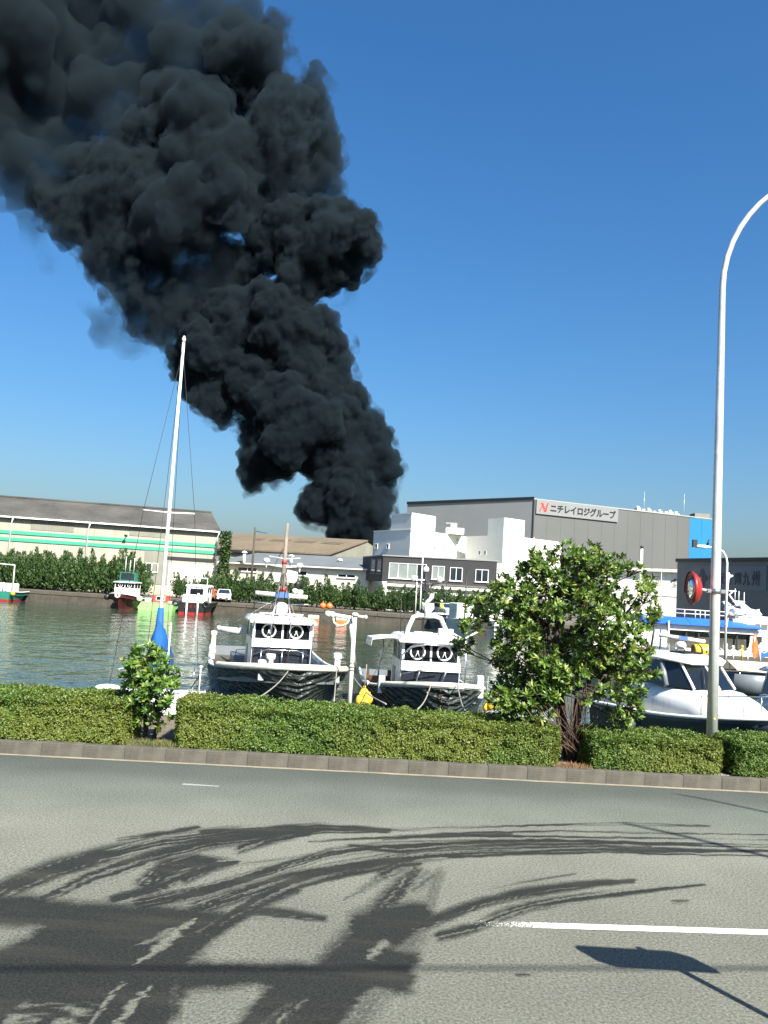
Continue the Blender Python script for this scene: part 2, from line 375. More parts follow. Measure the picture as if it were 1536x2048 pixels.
dk([(840, 1852), (900, 1828), (960, 1806), (1040, 1788), (1120, 1775), (1190, 1767), (1268, 1762)], [9, 9, 8, 8, 7, 5, 3], .95)
dk([(950, 1855), (1000, 1832), (1060, 1813), (1140, 1798), (1250, 1785), (1410, 1768)], [5, 9, 8, 6, 5, 2], .9)
dk([(980, 1777), (1060, 1762), (1150, 1748)], [1, 2, 1.5], .6)
dk([(770, 1660), (900, 1655), (1100, 1650), (1250, 1648), (1420, 1652)], [3, 2, 1.5, 2.5, 1.5], .8); dk([(768, 1676), (880, 1672), (1020, 1668)], [3, 3, 2], .8)
dk([(880, 1872), (930, 1860), (975, 1850)], [8, 9, 4], .9); dk([(830, 1775), (855, 1755), (870, 1745)], [10, 12, 3], .55)
dk([(768, 1745), (800, 1730), (840, 1728)], [12, 10, 3], .85); dk([(690, 1800), (740, 1770), (770, 1745)], [2, 6, 8], .5)
dk([(1345, 1803), (1375, 1803)], 3, .8); dk([(1030, 1950), (1058, 1950)], 2, .8)
for yy_, w_, x0_ in ((1674, 2, 620), (1683, 2, 820), (1688, 2.2, 900), (1695, 2.5, 860), (1699, 2, 980), (1706, 2.5, 900), (1664, 1.6, 800)):
    dk([(x0_, yy_ + 8), (x0_ + 150, yy_ + 1), (x0_ + 350, yy_ - 2), (1300, yy_ + 2), (1540, yy_ + 6)], [w_, w_, w_, w_ * .8, .8], .8)
edge_fade = np.clip((7 - np.abs(GX)) / .4, 0, 1)
D = D * edge_fade
idx = np.arange(nx * ny).reshape(ny, nx)
q = np.stack([idx[:-1, :-1], idx[:-1, 1:], idx[1:, 1:], idx[1:, :-1]], -1).reshape(-1, 4)
nV = len(V)
def rp(x, y): return (x, y + .049 * x, 0)
ext = [rp(-400, -9), rp(400, -9), rp(400, 4.3), rp(7, 4.3), rp(-7, 4.3), rp(-400, 4.3), rp(-400, 12.0), rp(-7, 12.0), rp(7, 12.0), rp(400, 12.0), rp(-400, 12.51), rp(400, 12.51)]
V2 = np.vstack([V, ext]); E_ = nV
q2 = np.vstack([q, [[E_, E_ + 1, E_ + 2, E_ + 5], [E_ + 5, E_ + 4, E_ + 7, E_ + 6], [E_ + 3, E_ + 2, E_ + 9, E_ + 8], [E_ + 6, E_ + 9, E_ + 11, E_ + 10]]])
def road_extra(m, n, l, b, mp, ramp):
    at_ = n.new('ShaderNodeAttribute'); at_.attribute_name = 'spill'
    geo = n.new('ShaderNodeTexCoord'); sx = n.new('ShaderNodeSeparateXYZ'); l.new(geo.outputs['Object'], sx.inputs[0])
    # fine aggregate
    vo = n.new('ShaderNodeTexNoise'); vo.inputs['Scale'].default_value = 42; vo.inputs['Detail'].default_value = 5; vo.inputs['Roughness'].default_value = .8; l.new(geo.outputs['Object'], vo.inputs['Vector'])
    rp1 = n.new('ShaderNodeValToRGB'); rp1.color_ramp.elements[0].position = .36; rp1.color_ramp.elements[1].position = .66
    rp1.color_ramp.elements[0].color = (.42, .42, .42, 1); rp1.color_ramp.elements[1].color = (1.65, 1.65, 1.62, 1); l.new(vo.outputs[0], rp1.inputs[0])
    # lanes: newer darker strip by the kerb, brownish worn lane nearer
    yk = n.new('ShaderNodeMath'); yk.operation = 'MULTIPLY_ADD'; l.new(sx.outputs[0], yk.inputs[0]); yk.inputs[1].default_value = -.049; l.new(sx.outputs[1], yk.inputs[2])
    nz = n.new('ShaderNodeTexNoise'); nz.inputs['Scale'].default_value = .35; nz.inputs['Detail'].default_value = 4
    mpz = n.new('ShaderNodeMapping'); mpz.inputs['Scale'].default_value = (.5, 2.5, 1); l.new(geo.outputs['Object'], mpz.inputs[0]); l.new(mpz.outputs[0], nz.inputs['Vector'])
    ad = n.new('ShaderNodeMath'); ad.operation = 'MULTIPLY_ADD'; l.new(nz.outputs[0], ad.inputs[0]); ad.inputs[1].default_value = .5; l.new(yk.outputs[0], ad.inputs[2])
    mr = n.new('ShaderNodeMapRange'); mr.inputs[1].default_value = 4.5; mr.inputs[2].default_value = 12.8; l.new(ad.outputs[0], mr.inputs[0])
    cr2 = n.new('ShaderNodeValToRGB'); e = cr2.color_ramp.elements
    e[0].position = 0; e[0].color = (0.1037, 0.1051, 0.0874, 1); e[1].position = 1; e[1].color = (0.0502, 0.0567, 0.0521, 1)
    for p_, c_ in ((.3, (0.1016, 0.1016, 0.0845, 1)), (.6, (0.1237, 0.1245, 0.1043, 1)), (.72, (0.1070, 0.1120, 0.0951, 1)), (.84, (0.0836, 0.0934, 0.0810, 1)), (.91, (0.0602, 0.0678, 0.0613, 1))):
        k = e.new(p_); k.color = c_
    l.new(mr.outputs[0], cr2.inputs[0])
    base = mixc(n, l, 1., cr2.outputs[0], rp1.outputs[0], 'MULTIPLY')
    # soft cloudy wear
    base = mixc(n, l, .35, base, ramp.outputs[0], 'OVERLAY')
    nn = n.new('ShaderNodeTexNoise'); nn.inputs['Scale'].default_value = 48; nn.inputs['Detail'].default_value = 7; nn.inputs['Roughness'].default_value = .75; l.new(geo.outputs['Object'], nn.inputs['Vector'])
    a2 = n.new('ShaderNodeMath'); a2.operation = 'MULTIPLY_ADD'; l.new(nn.outputs[0], a2.inputs[0]); a2.inputs[1].default_value = .9; a2.inputs[2].default_value = -.45
    a3 = n.new('ShaderNodeMath'); a3.operation = 'ADD'; l.new(a2.outputs[0], a3.inputs[0]); l.new(at_.outputs['Fac'], a3.inputs[1])
    r3 = n.new('ShaderNodeValToRGB'); r3.color_ramp.elements[0].position = .1; r3.color_ramp.elements[1].position = .74; l.new(a3.outputs[0], r3.inputs[0])
    m9 = n.new('ShaderNodeMath'); m9.operation = 'MULTIPLY'; m9.inputs[1].default_value = .96; l.new(r3.outputs[0], m9.inputs[0])
    dark = mixc(n, l, 1., (.0125, .013, .0112), rp1.outputs[0], 'MULTIPLY')
    sp_ = n.new('ShaderNodeTexVoronoi'); sp_.inputs['Scale'].default_value = 55; l.new(geo.outputs['Object'], sp_.inputs['Vector'])
    sr_ = n.new('ShaderNodeValToRGB'); sr_.color_ramp.elements[0].position = .12; sr_.color_ramp.elements[0].color = (.55, .55, .55, 1); sr_.color_ramp.elements[1].position = .3; sr_.color_ramp.elements[1].color = (0, 0, 0, 1); l.new(sp_.outputs['Distance'], sr_.inputs[0])
    dark = mixc(n, l, sr_.outputs[0], dark, (.055, .056, .05))
    mud = n.new('ShaderNodeTexNoise'); mud.inputs['Scale'].default_value = 1.6; mud.inputs['Detail'].default_value = 6; l.new(mpz.outputs[0], mud.inputs['Vector'])
    mr_ = n.new('ShaderNodeValToRGB'); mr_.color_ramp.elements[0].position = .5; mr_.color_ramp.elements[1].position = .75; mr_.color_ramp.elements[1].color = (.6, .6, .6, 1); l.new(mud.outputs[0], mr_.inputs[0])
    dark = mixc(n, l, mr_.outputs[0], dark, (.042, .038, .028))
    l.new(mixc(n, l, m9.outputs[0], base, dark), b.inputs['Base Color'])
    rr = n.new('ShaderNodeMapRange'); rr.inputs[3].default_value = .93; rr.inputs[4].default_value = .72; l.new(r3.outputs[0], rr.inputs[0]); l.new(rr.outputs[0], b.inputs['Roughness'])
    bp = n.new('ShaderNodeBump'); bp.inputs['Strength'].default_value = .6; bp.inputs['Distance'].default_value = .012; l.new(vo.outputs[0], bp.inputs['Height']); l.new(bp.outputs[0], b.inputs['Normal'])
M_ROAD = pm('asphalt', (.8, .8, .77), .92, 0, .25, .8, spec=.25, extra=road_extra)
road = mesh_np('road', V2, q2, M_ROAD); tag(road, 'worn grey asphalt road with dark curving tyre tracks', kind='structure')
att = road.data.attributes.new('spill', 'FLOAT', 'POINT'); att.data.foreach_set('value', np.concatenate([D, np.zeros(len(ext))]).astype(np.float32))
# painted white line, worn at its left end
def line_extra(m, n, l, b, mp, ramp):
    tc = n.new('ShaderNodeTexCoord'); sx = n.new('ShaderNodeSeparateXYZ'); l.new(tc.outputs['Object'], sx.inputs[0])
    no = n.new('ShaderNodeTexNoise'); no.inputs['Scale'].default_value = 70; no.inputs['Detail'].default_value = 6; l.new(tc.outputs['Object'], no.inputs['Vector'])
    mr = n.new('ShaderNodeMapRange'); mr.inputs[1].default_value = .55; mr.inputs[2].default_value = 2.1; mr.inputs[3].default_value = .15; mr.inputs[4].default_value = .78; l.new(sx.outputs[0], mr.inputs[0])
    lt_ = n.new('ShaderNodeMath'); lt_.operation = 'LESS_THAN'; l.new(no.outputs[0], lt_.inputs[0]); l.new(mr.outputs[0], lt_.inputs[1])
    l.new(lt_.outputs[0], b.inputs['Alpha'])
M_LINE = pm('road_paint', (.72, .71, .66), .8, 0, .1, 10, extra=line_extra)
a, c = gz(862, 1844.5), gz(1536, 1865.5); d = (c - a)
b2 = a + d * 14; nrm = Vector((-d.y, d.x, 0)).normalized() * .056
ln = MB().add([a - nrm + Vector((0, 0, .004)), b2 - nrm + Vector((0, 0, .004)), b2 + nrm + Vector((0, 0, .004)), a + nrm + Vector((0, 0, .004))], [(0, 1, 2, 3)]).build('road_marking', M_LINE); tag(ln, 'long white painted line fading out among the dark tyre tracks', kind='structure')
a, c = gz(364, 1570), gz(437, 1574)
n2 = Vector((0, .05, 0)); up4 = Vector((0, 0, .004))
M_FAINT = pm('faint_paint', (.5, .5, .46), .9, 0, .15, 30)
tag(MB().add([a + up4, c + up4, c + n2 + up4, a + n2 * 1.5 + up4], [(0, 1, 2, 3)]).build('road_marking', M_FAINT), 'short faint dash of white paint on the dark strip', kind='structure')

# kerb ---------------------------------------------------------------
M_KERB = pm('kerb_concrete', (.13, .12, .095), .92, 0, .36, 3.2, .4, 40, extra=streaks(.55, (.13, .11, .085), 2.2, .6))
M_GUT = pm('gutter_sand', (.42, .36, .26), .95, 0, .22, 5, .4, 60)
kerb = thing('kerb', 'row of concrete kerb stones between the road and the hedges', None, tuple(K(0, 0))); kerb['kind'] = 'structure'; del kerb['label']
kerb['label'] = 'row of concrete kerb stones between the road and the hedges'
kst = None
for i in range(-14, 17):
    if kst is None:
        kst = MB().bbox(.0008, .5992, 0, .15, -.05, .185, .005).build('kerb_stone', M_KERB, kerb); ob = kst
    else:
        ob = kst.copy(); COL.objects.link(ob)
    ob.location = (ku * (i * .6)).to_3d() + Vector((0, RNG.normal() * .003, RNG.normal() * .003)); ob.rotation_euler = (0, 0, KA)
gg = MB(); s = np.linspace(-10, 10, 120)
vv = []
for si in s:
    wob = .035 * (vnoise(np.array([si * 2.]), np.array([.5]), 5)[0] - .5)
    p0 = K(si, -.085 + wob, .004); p1 = K(si, -.001, .006); vv += [p0, p1]
gg.add(vv, [(2 * i, 2 * i + 2, 2 * i + 3, 2 * i + 1) for i in range(len(s) - 1)])
tag(gg.build('gutter', M_GUT), 'thin sandy gutter strip at the foot of the kerb', kind='structure')

# ================================================================== SMOKE
def vol_mat(name, dens, albedo, tint=(.54, .8, 1), aniso=.2):
    m = bpy.data.materials.new(name); m.use_nodes = True; n = m.node_tree.nodes; l = m.node_tree.links
    n.remove(n['Principled BSDF']); out = n['Material Output']
    vs = n.new('ShaderNodeVolumeScatter'); va = n.new('ShaderNodeVolumeAbsorption'); ad = n.new('ShaderNodeAddShader')
    vs.inputs['Color'].default_value = (*tint, 1); vs.inputs['Density'].default_value = dens * albedo; vs.inputs['Anisotropy'].default_value = aniso
    va.inputs['Color'].default_value = (0, 0, 0, 1); va.inputs['Density'].default_value = dens * (1 - albedo)
    l.new(vs.outputs[0], ad.inputs[0]); l.new(va.outputs[0], ad.inputs[1]); l.new(ad.outputs[0], out.inputs['Volume'])
    return m
ico = {}
for sd in (1, 2, 3):
    bm = bmesh.new(); bmesh.ops.create_icosphere(bm, subdivisions=sd, radius=1)
    bm.verts.index_update(); ico[sd] = (np.array([v.co[:] for v in bm.verts]), np.array([[v.index for v in f.verts] for f in bm.faces])); bm.free()
def wispy(m, scale, lo, hi):
    n = m.node_tree.nodes; l = m.node_tree.links; tc = n.new('ShaderNodeTexCoord'); no = n.new('ShaderNodeTexNoise'); no.inputs['Scale'].default_value = scale; no.inputs['Detail'].default_value = 5; no.inputs['Roughness'].default_value = .6
    l.new(tc.outputs['Object'], no.inputs['Vector']); mr = n.new('ShaderNodeMapRange'); mr.inputs[1].default_value = lo; mr.inputs[2].default_value = hi; l.new(no.outputs[0], mr.inputs[0])
    for nd in [x for x in n if x.type in ('VOLUME_SCATTER', 'VOLUME_ABSORPTION')]:
        mu = n.new('ShaderNodeMath'); mu.operation = 'MULTIPLY'; mu.inputs[1].default_value = nd.inputs['Density'].default_value; l.new(mr.outputs[0], mu.inputs[0]); l.new(mu.outputs[0], nd.inputs['Density'])
    m.cycles.volume_step_rate = .12
    return m
def puffs(name, lst, y0, voxel, m, parent=None, kids=13, grand=7, kr=.42, seed=3, squash=1., smooth=2, disp=()):
    rg = np.random.default_rng(seed); sph = []
    for p in lst:
        px, py, r = p[:3]; dy = p[3] if len(p) > 3 else 0
        rw = r * y0 / F; c = np.array(at(px, py, y0 + dy + rg.normal() * rw * .35)); sph.append((c, rw * .86, 2))
        for _ in range(kids):
            d = rg.normal(size=3); d /= np.linalg.norm(d)
            if d[1] > .6: d[1] *= -1
            c1 = c + d * rw * .74 * np.array([1, 1, squash]); r1 = rw * kr * rg.uniform(.6, 1.15); sph.append((c1, r1, 2))
            for _ in range(grand):
                e = rg.normal(size=3) + d * .9; e /= np.linalg.norm(e)
                sph.append((c1 + e * r1 * .8, r1 * kr * rg.uniform(.6, 1.2), 1))
    vs, fs, o = [], [], 0
    for c, r, sd in sph:
        v, f = ico[sd]; vs.append(v * r + c); fs.append(f + o); o += len(v)
    ob = mesh_np(name, np.vstack(vs), np.vstack(fs), m, parent, True)
    md = ob.modifiers.new('union', 'REMESH'); md.mode = 'VOXEL'; md.voxel_size = voxel; md.use_smooth_shade = True
    if smooth:
        ms = ob.modifiers.new('soft', 'SMOOTH'); ms.iterations = smooth; ms.factor = .5
    for k, (size, st, typ) in enumerate(disp):
        tx = bpy.data.textures.new(name + str(k), 'CLOUDS'); tx.noise_scale = size; tx.noise_depth = 3; tx.noise_type = 'HARD_NOISE' if typ else 'SOFT_NOISE'
        dm = ob.modifiers.new('billow', 'DISPLACE'); dm.texture = tx; dm.strength = st; dm.mid_level = .5; dm.texture_coords = 'GLOBAL'
    if disp:
        md = ob.modifiers.new('clean', 'REMESH'); md.mode = 'VOXEL'; md.voxel_size = voxel * 1.05; md.use_smooth_shade = True
    dg = bpy.context.evaluated_depsgraph_get(); me = bpy.data.meshes.new_from_object(ob.evaluated_get(dg)); old = ob.data
    ob.modifiers.clear(); ob.data = me; bpy.data.meshes.remove(old); me.name = name
    return ob
Y_SM = 250
low = [(768, 1002, 27), (772, 962, 26), (798, 944, 14), (600, 1020, 20), (738, 1078, 34), (722, 1055, 42), (700, 1025, 66), (650, 1012, 52), (748, 1008, 42), (690, 985, 64), (628, 1015, 36), (757, 985, 30), (735, 1035, 45),
       (785, 942, 24), (745, 915, 52), (752, 868, 38), (728, 850, 40), (690, 940, 62), (770, 915, 30),
       (600, 848, 88, -4), (565, 800, 62), (530, 872, 55), (512, 925, 45), (503, 965, 24), (560, 925, 45), (645, 895, 66), (685, 835, 58), (655, 790, 52), (710, 800, 36), (610, 905, 50), (498, 850, 26),
       (600, 650, 60), (520, 640, 70), (440, 640, 66, 4), (400, 690, 60, 3), (520, 800, 50), (660, 690, 50), (642, 655, 40), (672, 730, 42), (605, 725, 62), (630, 775, 56), (565, 690, 66), (690, 775, 32), (650, 765, 40),
       (380, 720, 50, 4), (480, 745, 80, 5), (432, 800, 52), (395, 765, 42), (352, 752, 18), (425, 705, 66), (475, 660, 76), (560, 615, 70), (598, 575, 60), (640, 555, 52), (450, 840, 24), (520, 720, 60),
       (495, 545, 44, 3), (455, 510, 36, 4), (650, 462, 72, -6), (585, 455, 66, -6), (525, 478, 46, -4), (715, 472, 50, -6), (733, 508, 32), (690, 540, 46), (620, 505, 72), (550, 512, 50), (488, 512, 30), (700, 440, 34, -6)]
up = [(330, 615, 66), (268, 590, 52), (215, 545, 36), (285, 505, 82), (205, 478, 66), (150, 440, 66), (330, 690, 24), (290, 650, 40),
      (350, 425, 88, -3), (440, 395, 88, -3), (255, 395, 92), (420, 305, 100, -5), (520, 330, 96, -4), (595, 365, 58), (650, 355, 42), (575, 245, 90), (625, 205, 44), (632, 145, 28), (645, 270, 40),
      (490, 185, 88), (525, 110, 62), (385, 235, 92, -4), (295, 300, 84), (205, 330, 60), (110, 395, 56), (455, 120, 60), (670, 380, 26), (690, 372, 12), (560, 420, 50), (400, 470, 60), (350, 540, 50), (430, 590, 50, 6), (500, 420, 60), (380, 600, 70, 4), (450, 560, 60, 8), (330, 650, 50, 3), (260, 460, 80), (230, 520, 60), (180, 400, 70), (620, 420, 50), (560, 380, 70), (650, 310, 50), (610, 300, 70), (540, 60, 40), (310, 380, 90, -4)]
upl = [(40, 60, 130, 10), (175, 40, 105, 10), (290, 30, 80, 10), (60, 200, 100, 8), (0, 250, 95, 8), (140, 150, 90, 8), (55, 300, 50, 6), (-60, 80, 170, 12), (-90, 270, 110, 10), (240, 110, 60, 8), (370, 10, 50, 10), (100, -60, 140, 12), (260, -70, 110, 12), (400, -60, 70, 12), (-100, -80, 160, 14), (310, 185, 60, 8), (360, 110, 70, 8), (430, 60, 70, 8), (225, 255, 52, 8), (490, 30, 50, 8), (60, 360, 52, 6), (130, 300, 60, 6), (330, 60, 70, 10), (200, 200, 80, 8), (280, 130, 80, 8), (140, 260, 80, 8), (90, 330, 70, 6), (30, 330, 60, 6), (250, 200, 70, 4), (400, 130, 70, 6), (330, 200, 60, 2), (170, 330, 60, 2), (470, 80, 60, 4), (40, 390, 40, 6), (120, 400, 50, 4)]
thin = [(110, 480, 70), (60, 400, 60), (20, 340, 60), (240, 650, 55), (200, 610, 45), (270, 690, 40), (400, 560, 80), (390, 640, 60), (500, 600, 70), (420, 520, 70), (310, 170, 70), (380, 80, 70), (470, 40, 70), (520, 40, 50), (230, 250, 70), (170, 330, 60), (330, 720, 30), (500, 720, 60), (550, 760, 50), (690, 620, 30), (690, 330, 22), (660, 420, 40), (480, 790, 60), (60, 480, 30), (660, 180, 30), (700, 590, 26), (720, 960, 40)]
sm = puffs('smoke_plume', low, Y_SM, .36, vol_mat('black_smoke', .62, .082), kids=17, grand=15, seed=5, disp=((2.2, 1.3, 1), (.8, .7, 1)), smooth=1)
tag(sm, 'towering column of thick black smoke rising behind the warehouses', 'smoke', kind='stuff')
puffs('upper_smoke', up, Y_SM, .7, vol_mat('soft_smoke', .26, .085), sm, kids=16, grand=11, seed=6, disp=((3.5, 2.6, 1), (1.3, 1.1, 1)), smooth=1)
puffs('drifting_smoke', upl, Y_SM, 1.1, vol_mat('drift_smoke', .16, .085), sm, kids=12, grand=6, seed=8, disp=((7, 6, 0), (2.5, 2, 0)), smooth=2)
fringe = [(p[0] + random.uniform(-8, 8), p[1] + random.uniform(-8, 8), p[2] * 1.0 + 9) + tuple(p[3:]) for p in low + up if p[2] > 20]
puffs('smoke_fringe', fringe, Y_SM, 1.0, wispy(vol_mat('fringe_smoke', .5, .085), .16, .5, .72), sm, kids=6, grand=3, seed=12, disp=((3, 4, 0),), smooth=2)
puffs('smoke_haze', thin, Y_SM, 1.0, wispy(vol_mat('thin_smoke', .13, .08), .055, .48, .75), sm, kids=10, grand=5, seed=9, disp=((6, 7, 0), (2, 2.5, 0)), smooth=3)

# ================================================================== BUILDINGS
M_CORRW = pm('corrugated_white', (.59, .545, .43), .7, 0, .12, .5, extra=corrugate(.9, .35, 'X', .85, (.22, .2, .15)))
M_CORRP = pm('corrugated_patch', (.36, .34, .28), .8, 0, .15, .5, extra=corrugate(.9, .35, 'X', .8, (.16, .15, .12)))
M_SLATER = pm('old_slate_roof', (.112, .103, .092), .9, 0, .36, .28, .3, 8, extra=corrugate(1.1, .3, 'X', .6, (.09, .085, .075)))
M_TANR = pm('tan_roof', (.23, .175, .112), .9, 0, .14, .2, extra=corrugate(1., .25, 'X', .4, (.25, .2, .14)))
M_GREYR = pm('grey_sheet_roof', (.23, .25, .26), .7, 0, .12, .3)
M_SAGE = pm('weathered_wall', (.36, .35, .28), .85, 0, .15, .5, extra=streaks(.7, (.18, .17, .13)))
M_CREAM = pm('cream_wall', (.72, .68, .56), .8, 0, .08, .5, extra=streaks(.45, (.4, .37, .28)))
M_GREENS = pm('green_stripe', (.06, .55, .33), .6, 0, .15, 1)
M_PLASTER = pm('white_plaster', (.8, .79, .71), .85, 0, .04, .3, extra=streaks(.18, (.5, .48, .4)))
M_CHAR = pm('charcoal_cladding', (.07, .066, .07), .75, 0, .12, .6)
M_COLD = pm('grey_panel', (.165, .167, .16), .6, 0, .05, .2, extra=corrugate(2.2, .15, 'X'))
M_COLDL = pm('light_grey_panel', (.5, .51, .49), .6, 0, .05, .2)
M_COLDB = pm('blue_panel', (.02, .26, .59), .5, 0, .05, .3)
M_SLATEW = pm('slate_cladding', (.2, .228, .245), .6, 0, .06, .3)
M_SIGNB = pm('sign_board', (.33, .34, .335), .5, 0, .04, .3)
M_LETTER = pm('black_lettering', (.015, .015, .018), .5, 0, .1)
M_LOGO = pm('red_logo', (.85, .05, .04), .5, 0, .05)
M_NAVYL = pm('navy_lettering', (.02, .025, .06), .5, 0, .1)
M_BLIND = pm('window_blind', (.4, .45, .42), .5, 0, .1, 1)

def wall_box(root, name, P, e, n, s0, s1, z0, z1, o0, o1, m):
    return MB().box(s0, s1, o0, o1, z0, z1, frame_m(P, e, n)).build(name, m, root, True)
def window(root, P, e, n, px, panes, glassm, framem=None, sill=True, fw=.07, mull=None):
    """px = x0, x1, y0, y1 in the photograph, on the wall through P along e"""
    x0, x1, y0, y1 = px
    s0 = face_hit(x0, (y0 + y1) / 2, P, e)[0]; s1 = face_hit(x1, (y0 + y1) / 2, P, e)[0]
    zt = face_hit((x0 + x1) / 2, y0, P, e)[1]; zb = face_hit((x0 + x1) / 2, y1, P, e)[1]
    fm = framem or M_WHITEP
    fr = MB(); M = frame_m(P, e, n)
    fr.box(s0, s1, .004, .09, zb, zb + fw, M).box(s0, s1, .004, .09, zt - fw, zt, M)
    for k in range(panes + 1):
        c = s0 + (s1 - s0) * k / panes; c = min(max(c, s0 + fw / 2), s1 - fw / 2)
        fr.box(c - fw / 2, c + fw / 2, .004, .088, zb + fw, zt - fw, M)
    f = fr.build('window', fm, root, True)
    for k in range(panes):
        a = s0 + (s1 - s0) * k / panes; b = s0 + (s1 - s0) * (k + 1) / panes
        g_ = glassm[k % len(glassm)] if isinstance(glassm, list) else glassm
        p = MB().box(a + .01, b - .01, .01, .03, zb + .01, zt - .01, M); pane = p.build('pane', g_, root, True)
        pane.parent = f
    if sill:
        sl_ = MB().box(s0 - .06, s1 + .06, .004, .16, zb - .07, zb - .002, M).build('sill', fm, root, True); sl_.parent = f
    return f

# ---- long old warehouse on the left ---------------------------------
A1, A0 = at(437, 1062, 112), at(0, 1030, 106.5)
eL = unit(A0, A1); nL = outward(eL); zE = A1.z
LEN = (Vector((A1.x, A1.y)) - Vector((A0.x, A0.y))).length
P = (A0.x - eL[0] * 40, A0.y - eL[1] * 40); LT = LEN + 40
wh = thing('warehouse', 'old long warehouse with white corrugated walls, two green stripes and dark sloping roof', 'warehouse', (A0.x, A0.y, 0))
wall_box(wh, 'wall', P, eL, nL, 0, LT, 0, zE, -16, 0, M_CORRW)
depth = 16; zR = zat(415, 1027, A1.y + 8)
M = frame_m(P, eL, nL); rf = MB()
ov = .5; zo = zE + .02
pts = [(-.3, ov, zo - .22), (LT + .35, ov, zo - .22), (LT - 1.2, -8, zR), (-.3, -8, zR)]
rf.add([M @ Vector(p) for p in pts] + [M @ Vector((p[0], p[1], p[2] + .14)) for p in pts], [(0, 1, 2, 3), (7, 6, 5, 4), (0, 4, 5, 1), (1, 5, 6, 2), (2, 6, 7, 3)])
pts = [(-.3, -8, zR), (LT - 1.2, -8, zR), (LT + .35, -16.5, zo - .22), (-.3, -16.5, zo - .22)]
rf.add([M @ Vector((p[0], p[1], p[2] + .13)) for p in pts], [(0, 3, 2, 1)])
rf.add([M @ Vector(p) for p in [(LT + .35, ov, zo - .1), (LT + .35, -16.5, zo - .1), (LT - 1.2, -8, zR + .12)]], [(0, 1, 2)])
rf.build('roof', M_SLATER, wh, True)
MB().box(-.3, LT - 1.2, -8.25, -7.75, zR + .1, zR + .3, M).build('ridge_cap', M_SLATER, wh, True)
def lz(x, y): return face_hit(x, y, P, eL)
for (ya, yb) in (((1062, 1093)), ((1076, 1106.5))):
    s_, zt = lz(0, ya); s2, zb = lz(430, yb)
    z = (zt + zb) / 2
    wall_box(wh, 'green_stripe', P, eL, nL, 0, LT - .25, z - .22, z + .22, .003, .12, M_GREENS)
gt = MB().box(0, LT + .3, .5, .68, zE - .24, zE - .06, M).build('gutter', M_WHITEP, wh, True)
for px_ in (22, 177, 436):
    s_ = lz(px_, 1100)[0]
    d_ = MB().tube([M @ Vector((s_, .58, zE - .2)), M @ Vector((s_ - .1, .5, zE - .6)), M @ Vector((s_ - .25, .16, zE - 1.0)), M @ Vector((s_ - .25, .16, .1))], .09, 6).build('downpipe', M_WHITEP, wh, True)
for (x0, x1, y0, y1, m) in ((63, 147, 1042, 1065, M_CORRP), (260, 330, 1056, 1076, M_SAGE), (290, 336, 1100, 1170, M_SAGE), (330, 432, 1112, 1126, M_DARKM)):
    s0, zt = lz(x0, y0); s1, zb = lz(x1, y1); wall_box(wh, 'wall_panel', P, eL, nL, s0, s1, zb, zt, .003, .05, m)
s0, zt = lz(338, 1126); s1, zb = lz(430, 1176); wall_box(wh, 'loading_door', P, eL, nL, s0, s1, 0, zt, .003, .06, M_CREAM)
window(wh, P, eL, nL, (291, 316, 1126, 1144), 2, M_GLASS)
lf = MB(); s_, z_ = lz(253, 1072); lf.tube([M @ Vector((s_, .1, z_)), M @ Vector((s_, .9, z_ + .1))], .06, 6); lf.disc(M @ Vector((s_, .9, z_)), .22, (0, -.5, -1), .12, 10); lf.build('wall_lamp', M_DARKM, wh, True)

# ---- tan roofed shed in the middle -------------------------------------
D2 = 150
Ea, Eb = at(380, 1098, D2 + 2), at(657, 1105, D2 - 2); e2 = unit(Ea, Eb); n2_ = outward(e2)
P2 = (Ea.x, Ea.y); L2 = (Vector((Eb.x, Eb.y)) - Vector(P2)).length; M2 = frame_m(P2, e2, n2_); zE2 = (Ea.z + Eb.z) / 2
sh = thing('storage_shed', 'wide shed with pale tan roof standing behind the low white building', 'warehouse', (Ea.x, Ea.y, 0))
apx = at(733, 1083, D2 + 10); z2R = apx.z; sA = L2 + 2.2
ge = Vector((e2[0] * .55 - n2_[0] * .83, e2[1] * .55 - n2_[1] * .83))     # gable wall runs back and to the right
q0 = Vector((Eb.x, Eb.y)); q1 = Vector((apx.x, apx.y)); q2_ = q1 + (q1 - q0)
bk = Vector((Ea.x, Ea.y)) + (q2_ - q0); rid = Vector((Ea.x, Ea.y)) + (q1 - q0)
b = MB(); b.add([(q0.x, q0.y, 0), (q1.x, q1.y, 0), (q2_.x, q2_.y, 0), (q2_.x, q2_.y, zE2), (q1.x, q1.y, z2R), (q0.x, q0.y, zE2)], [(0, 1, 4, 5), (1, 2, 3, 4)]); b.build('gable_wall', M_SAGE, sh, True)
b = MB(); b.add([(Ea.x, Ea.y, 0), (q0.x, q0.y, 0), (q0.x, q0.y, zE2), (Ea.x, Ea.y, zE2)], [(0, 1, 2, 3)]); b.build('wall', M_SAGE, sh, True)
b = MB(); dz = Vector((0, 0, .25)); lip = n2_ * .5
R0 = [Vector((Ea.x + lip[0], Ea.y + lip[1], zE2 - .1)), Vector((q0.x + lip[0] + .3, q0.y + lip[1], zE2 - .1)), Vector((q1.x + .3, q1.y, z2R + .05)), Vector((rid.x, rid.y, z2R + .05))]
b.add(R0 + [p + dz for p in R0], [(0, 1, 2, 3), (7, 6, 5, 4), (0, 4, 5, 1), (1, 5, 6, 2)])
R1 = [Vector((rid.x, rid.y, z2R + .3)), Vector((q1.x + .3, q1.y, z2R + .3)), Vector((q2_.x + .3, q2_.y, zE2)), Vector((bk.x, bk.y, zE2))]
b.add(R1, [(0, 1, 2, 3)]); b.build('roof', M_TANR, sh, True)
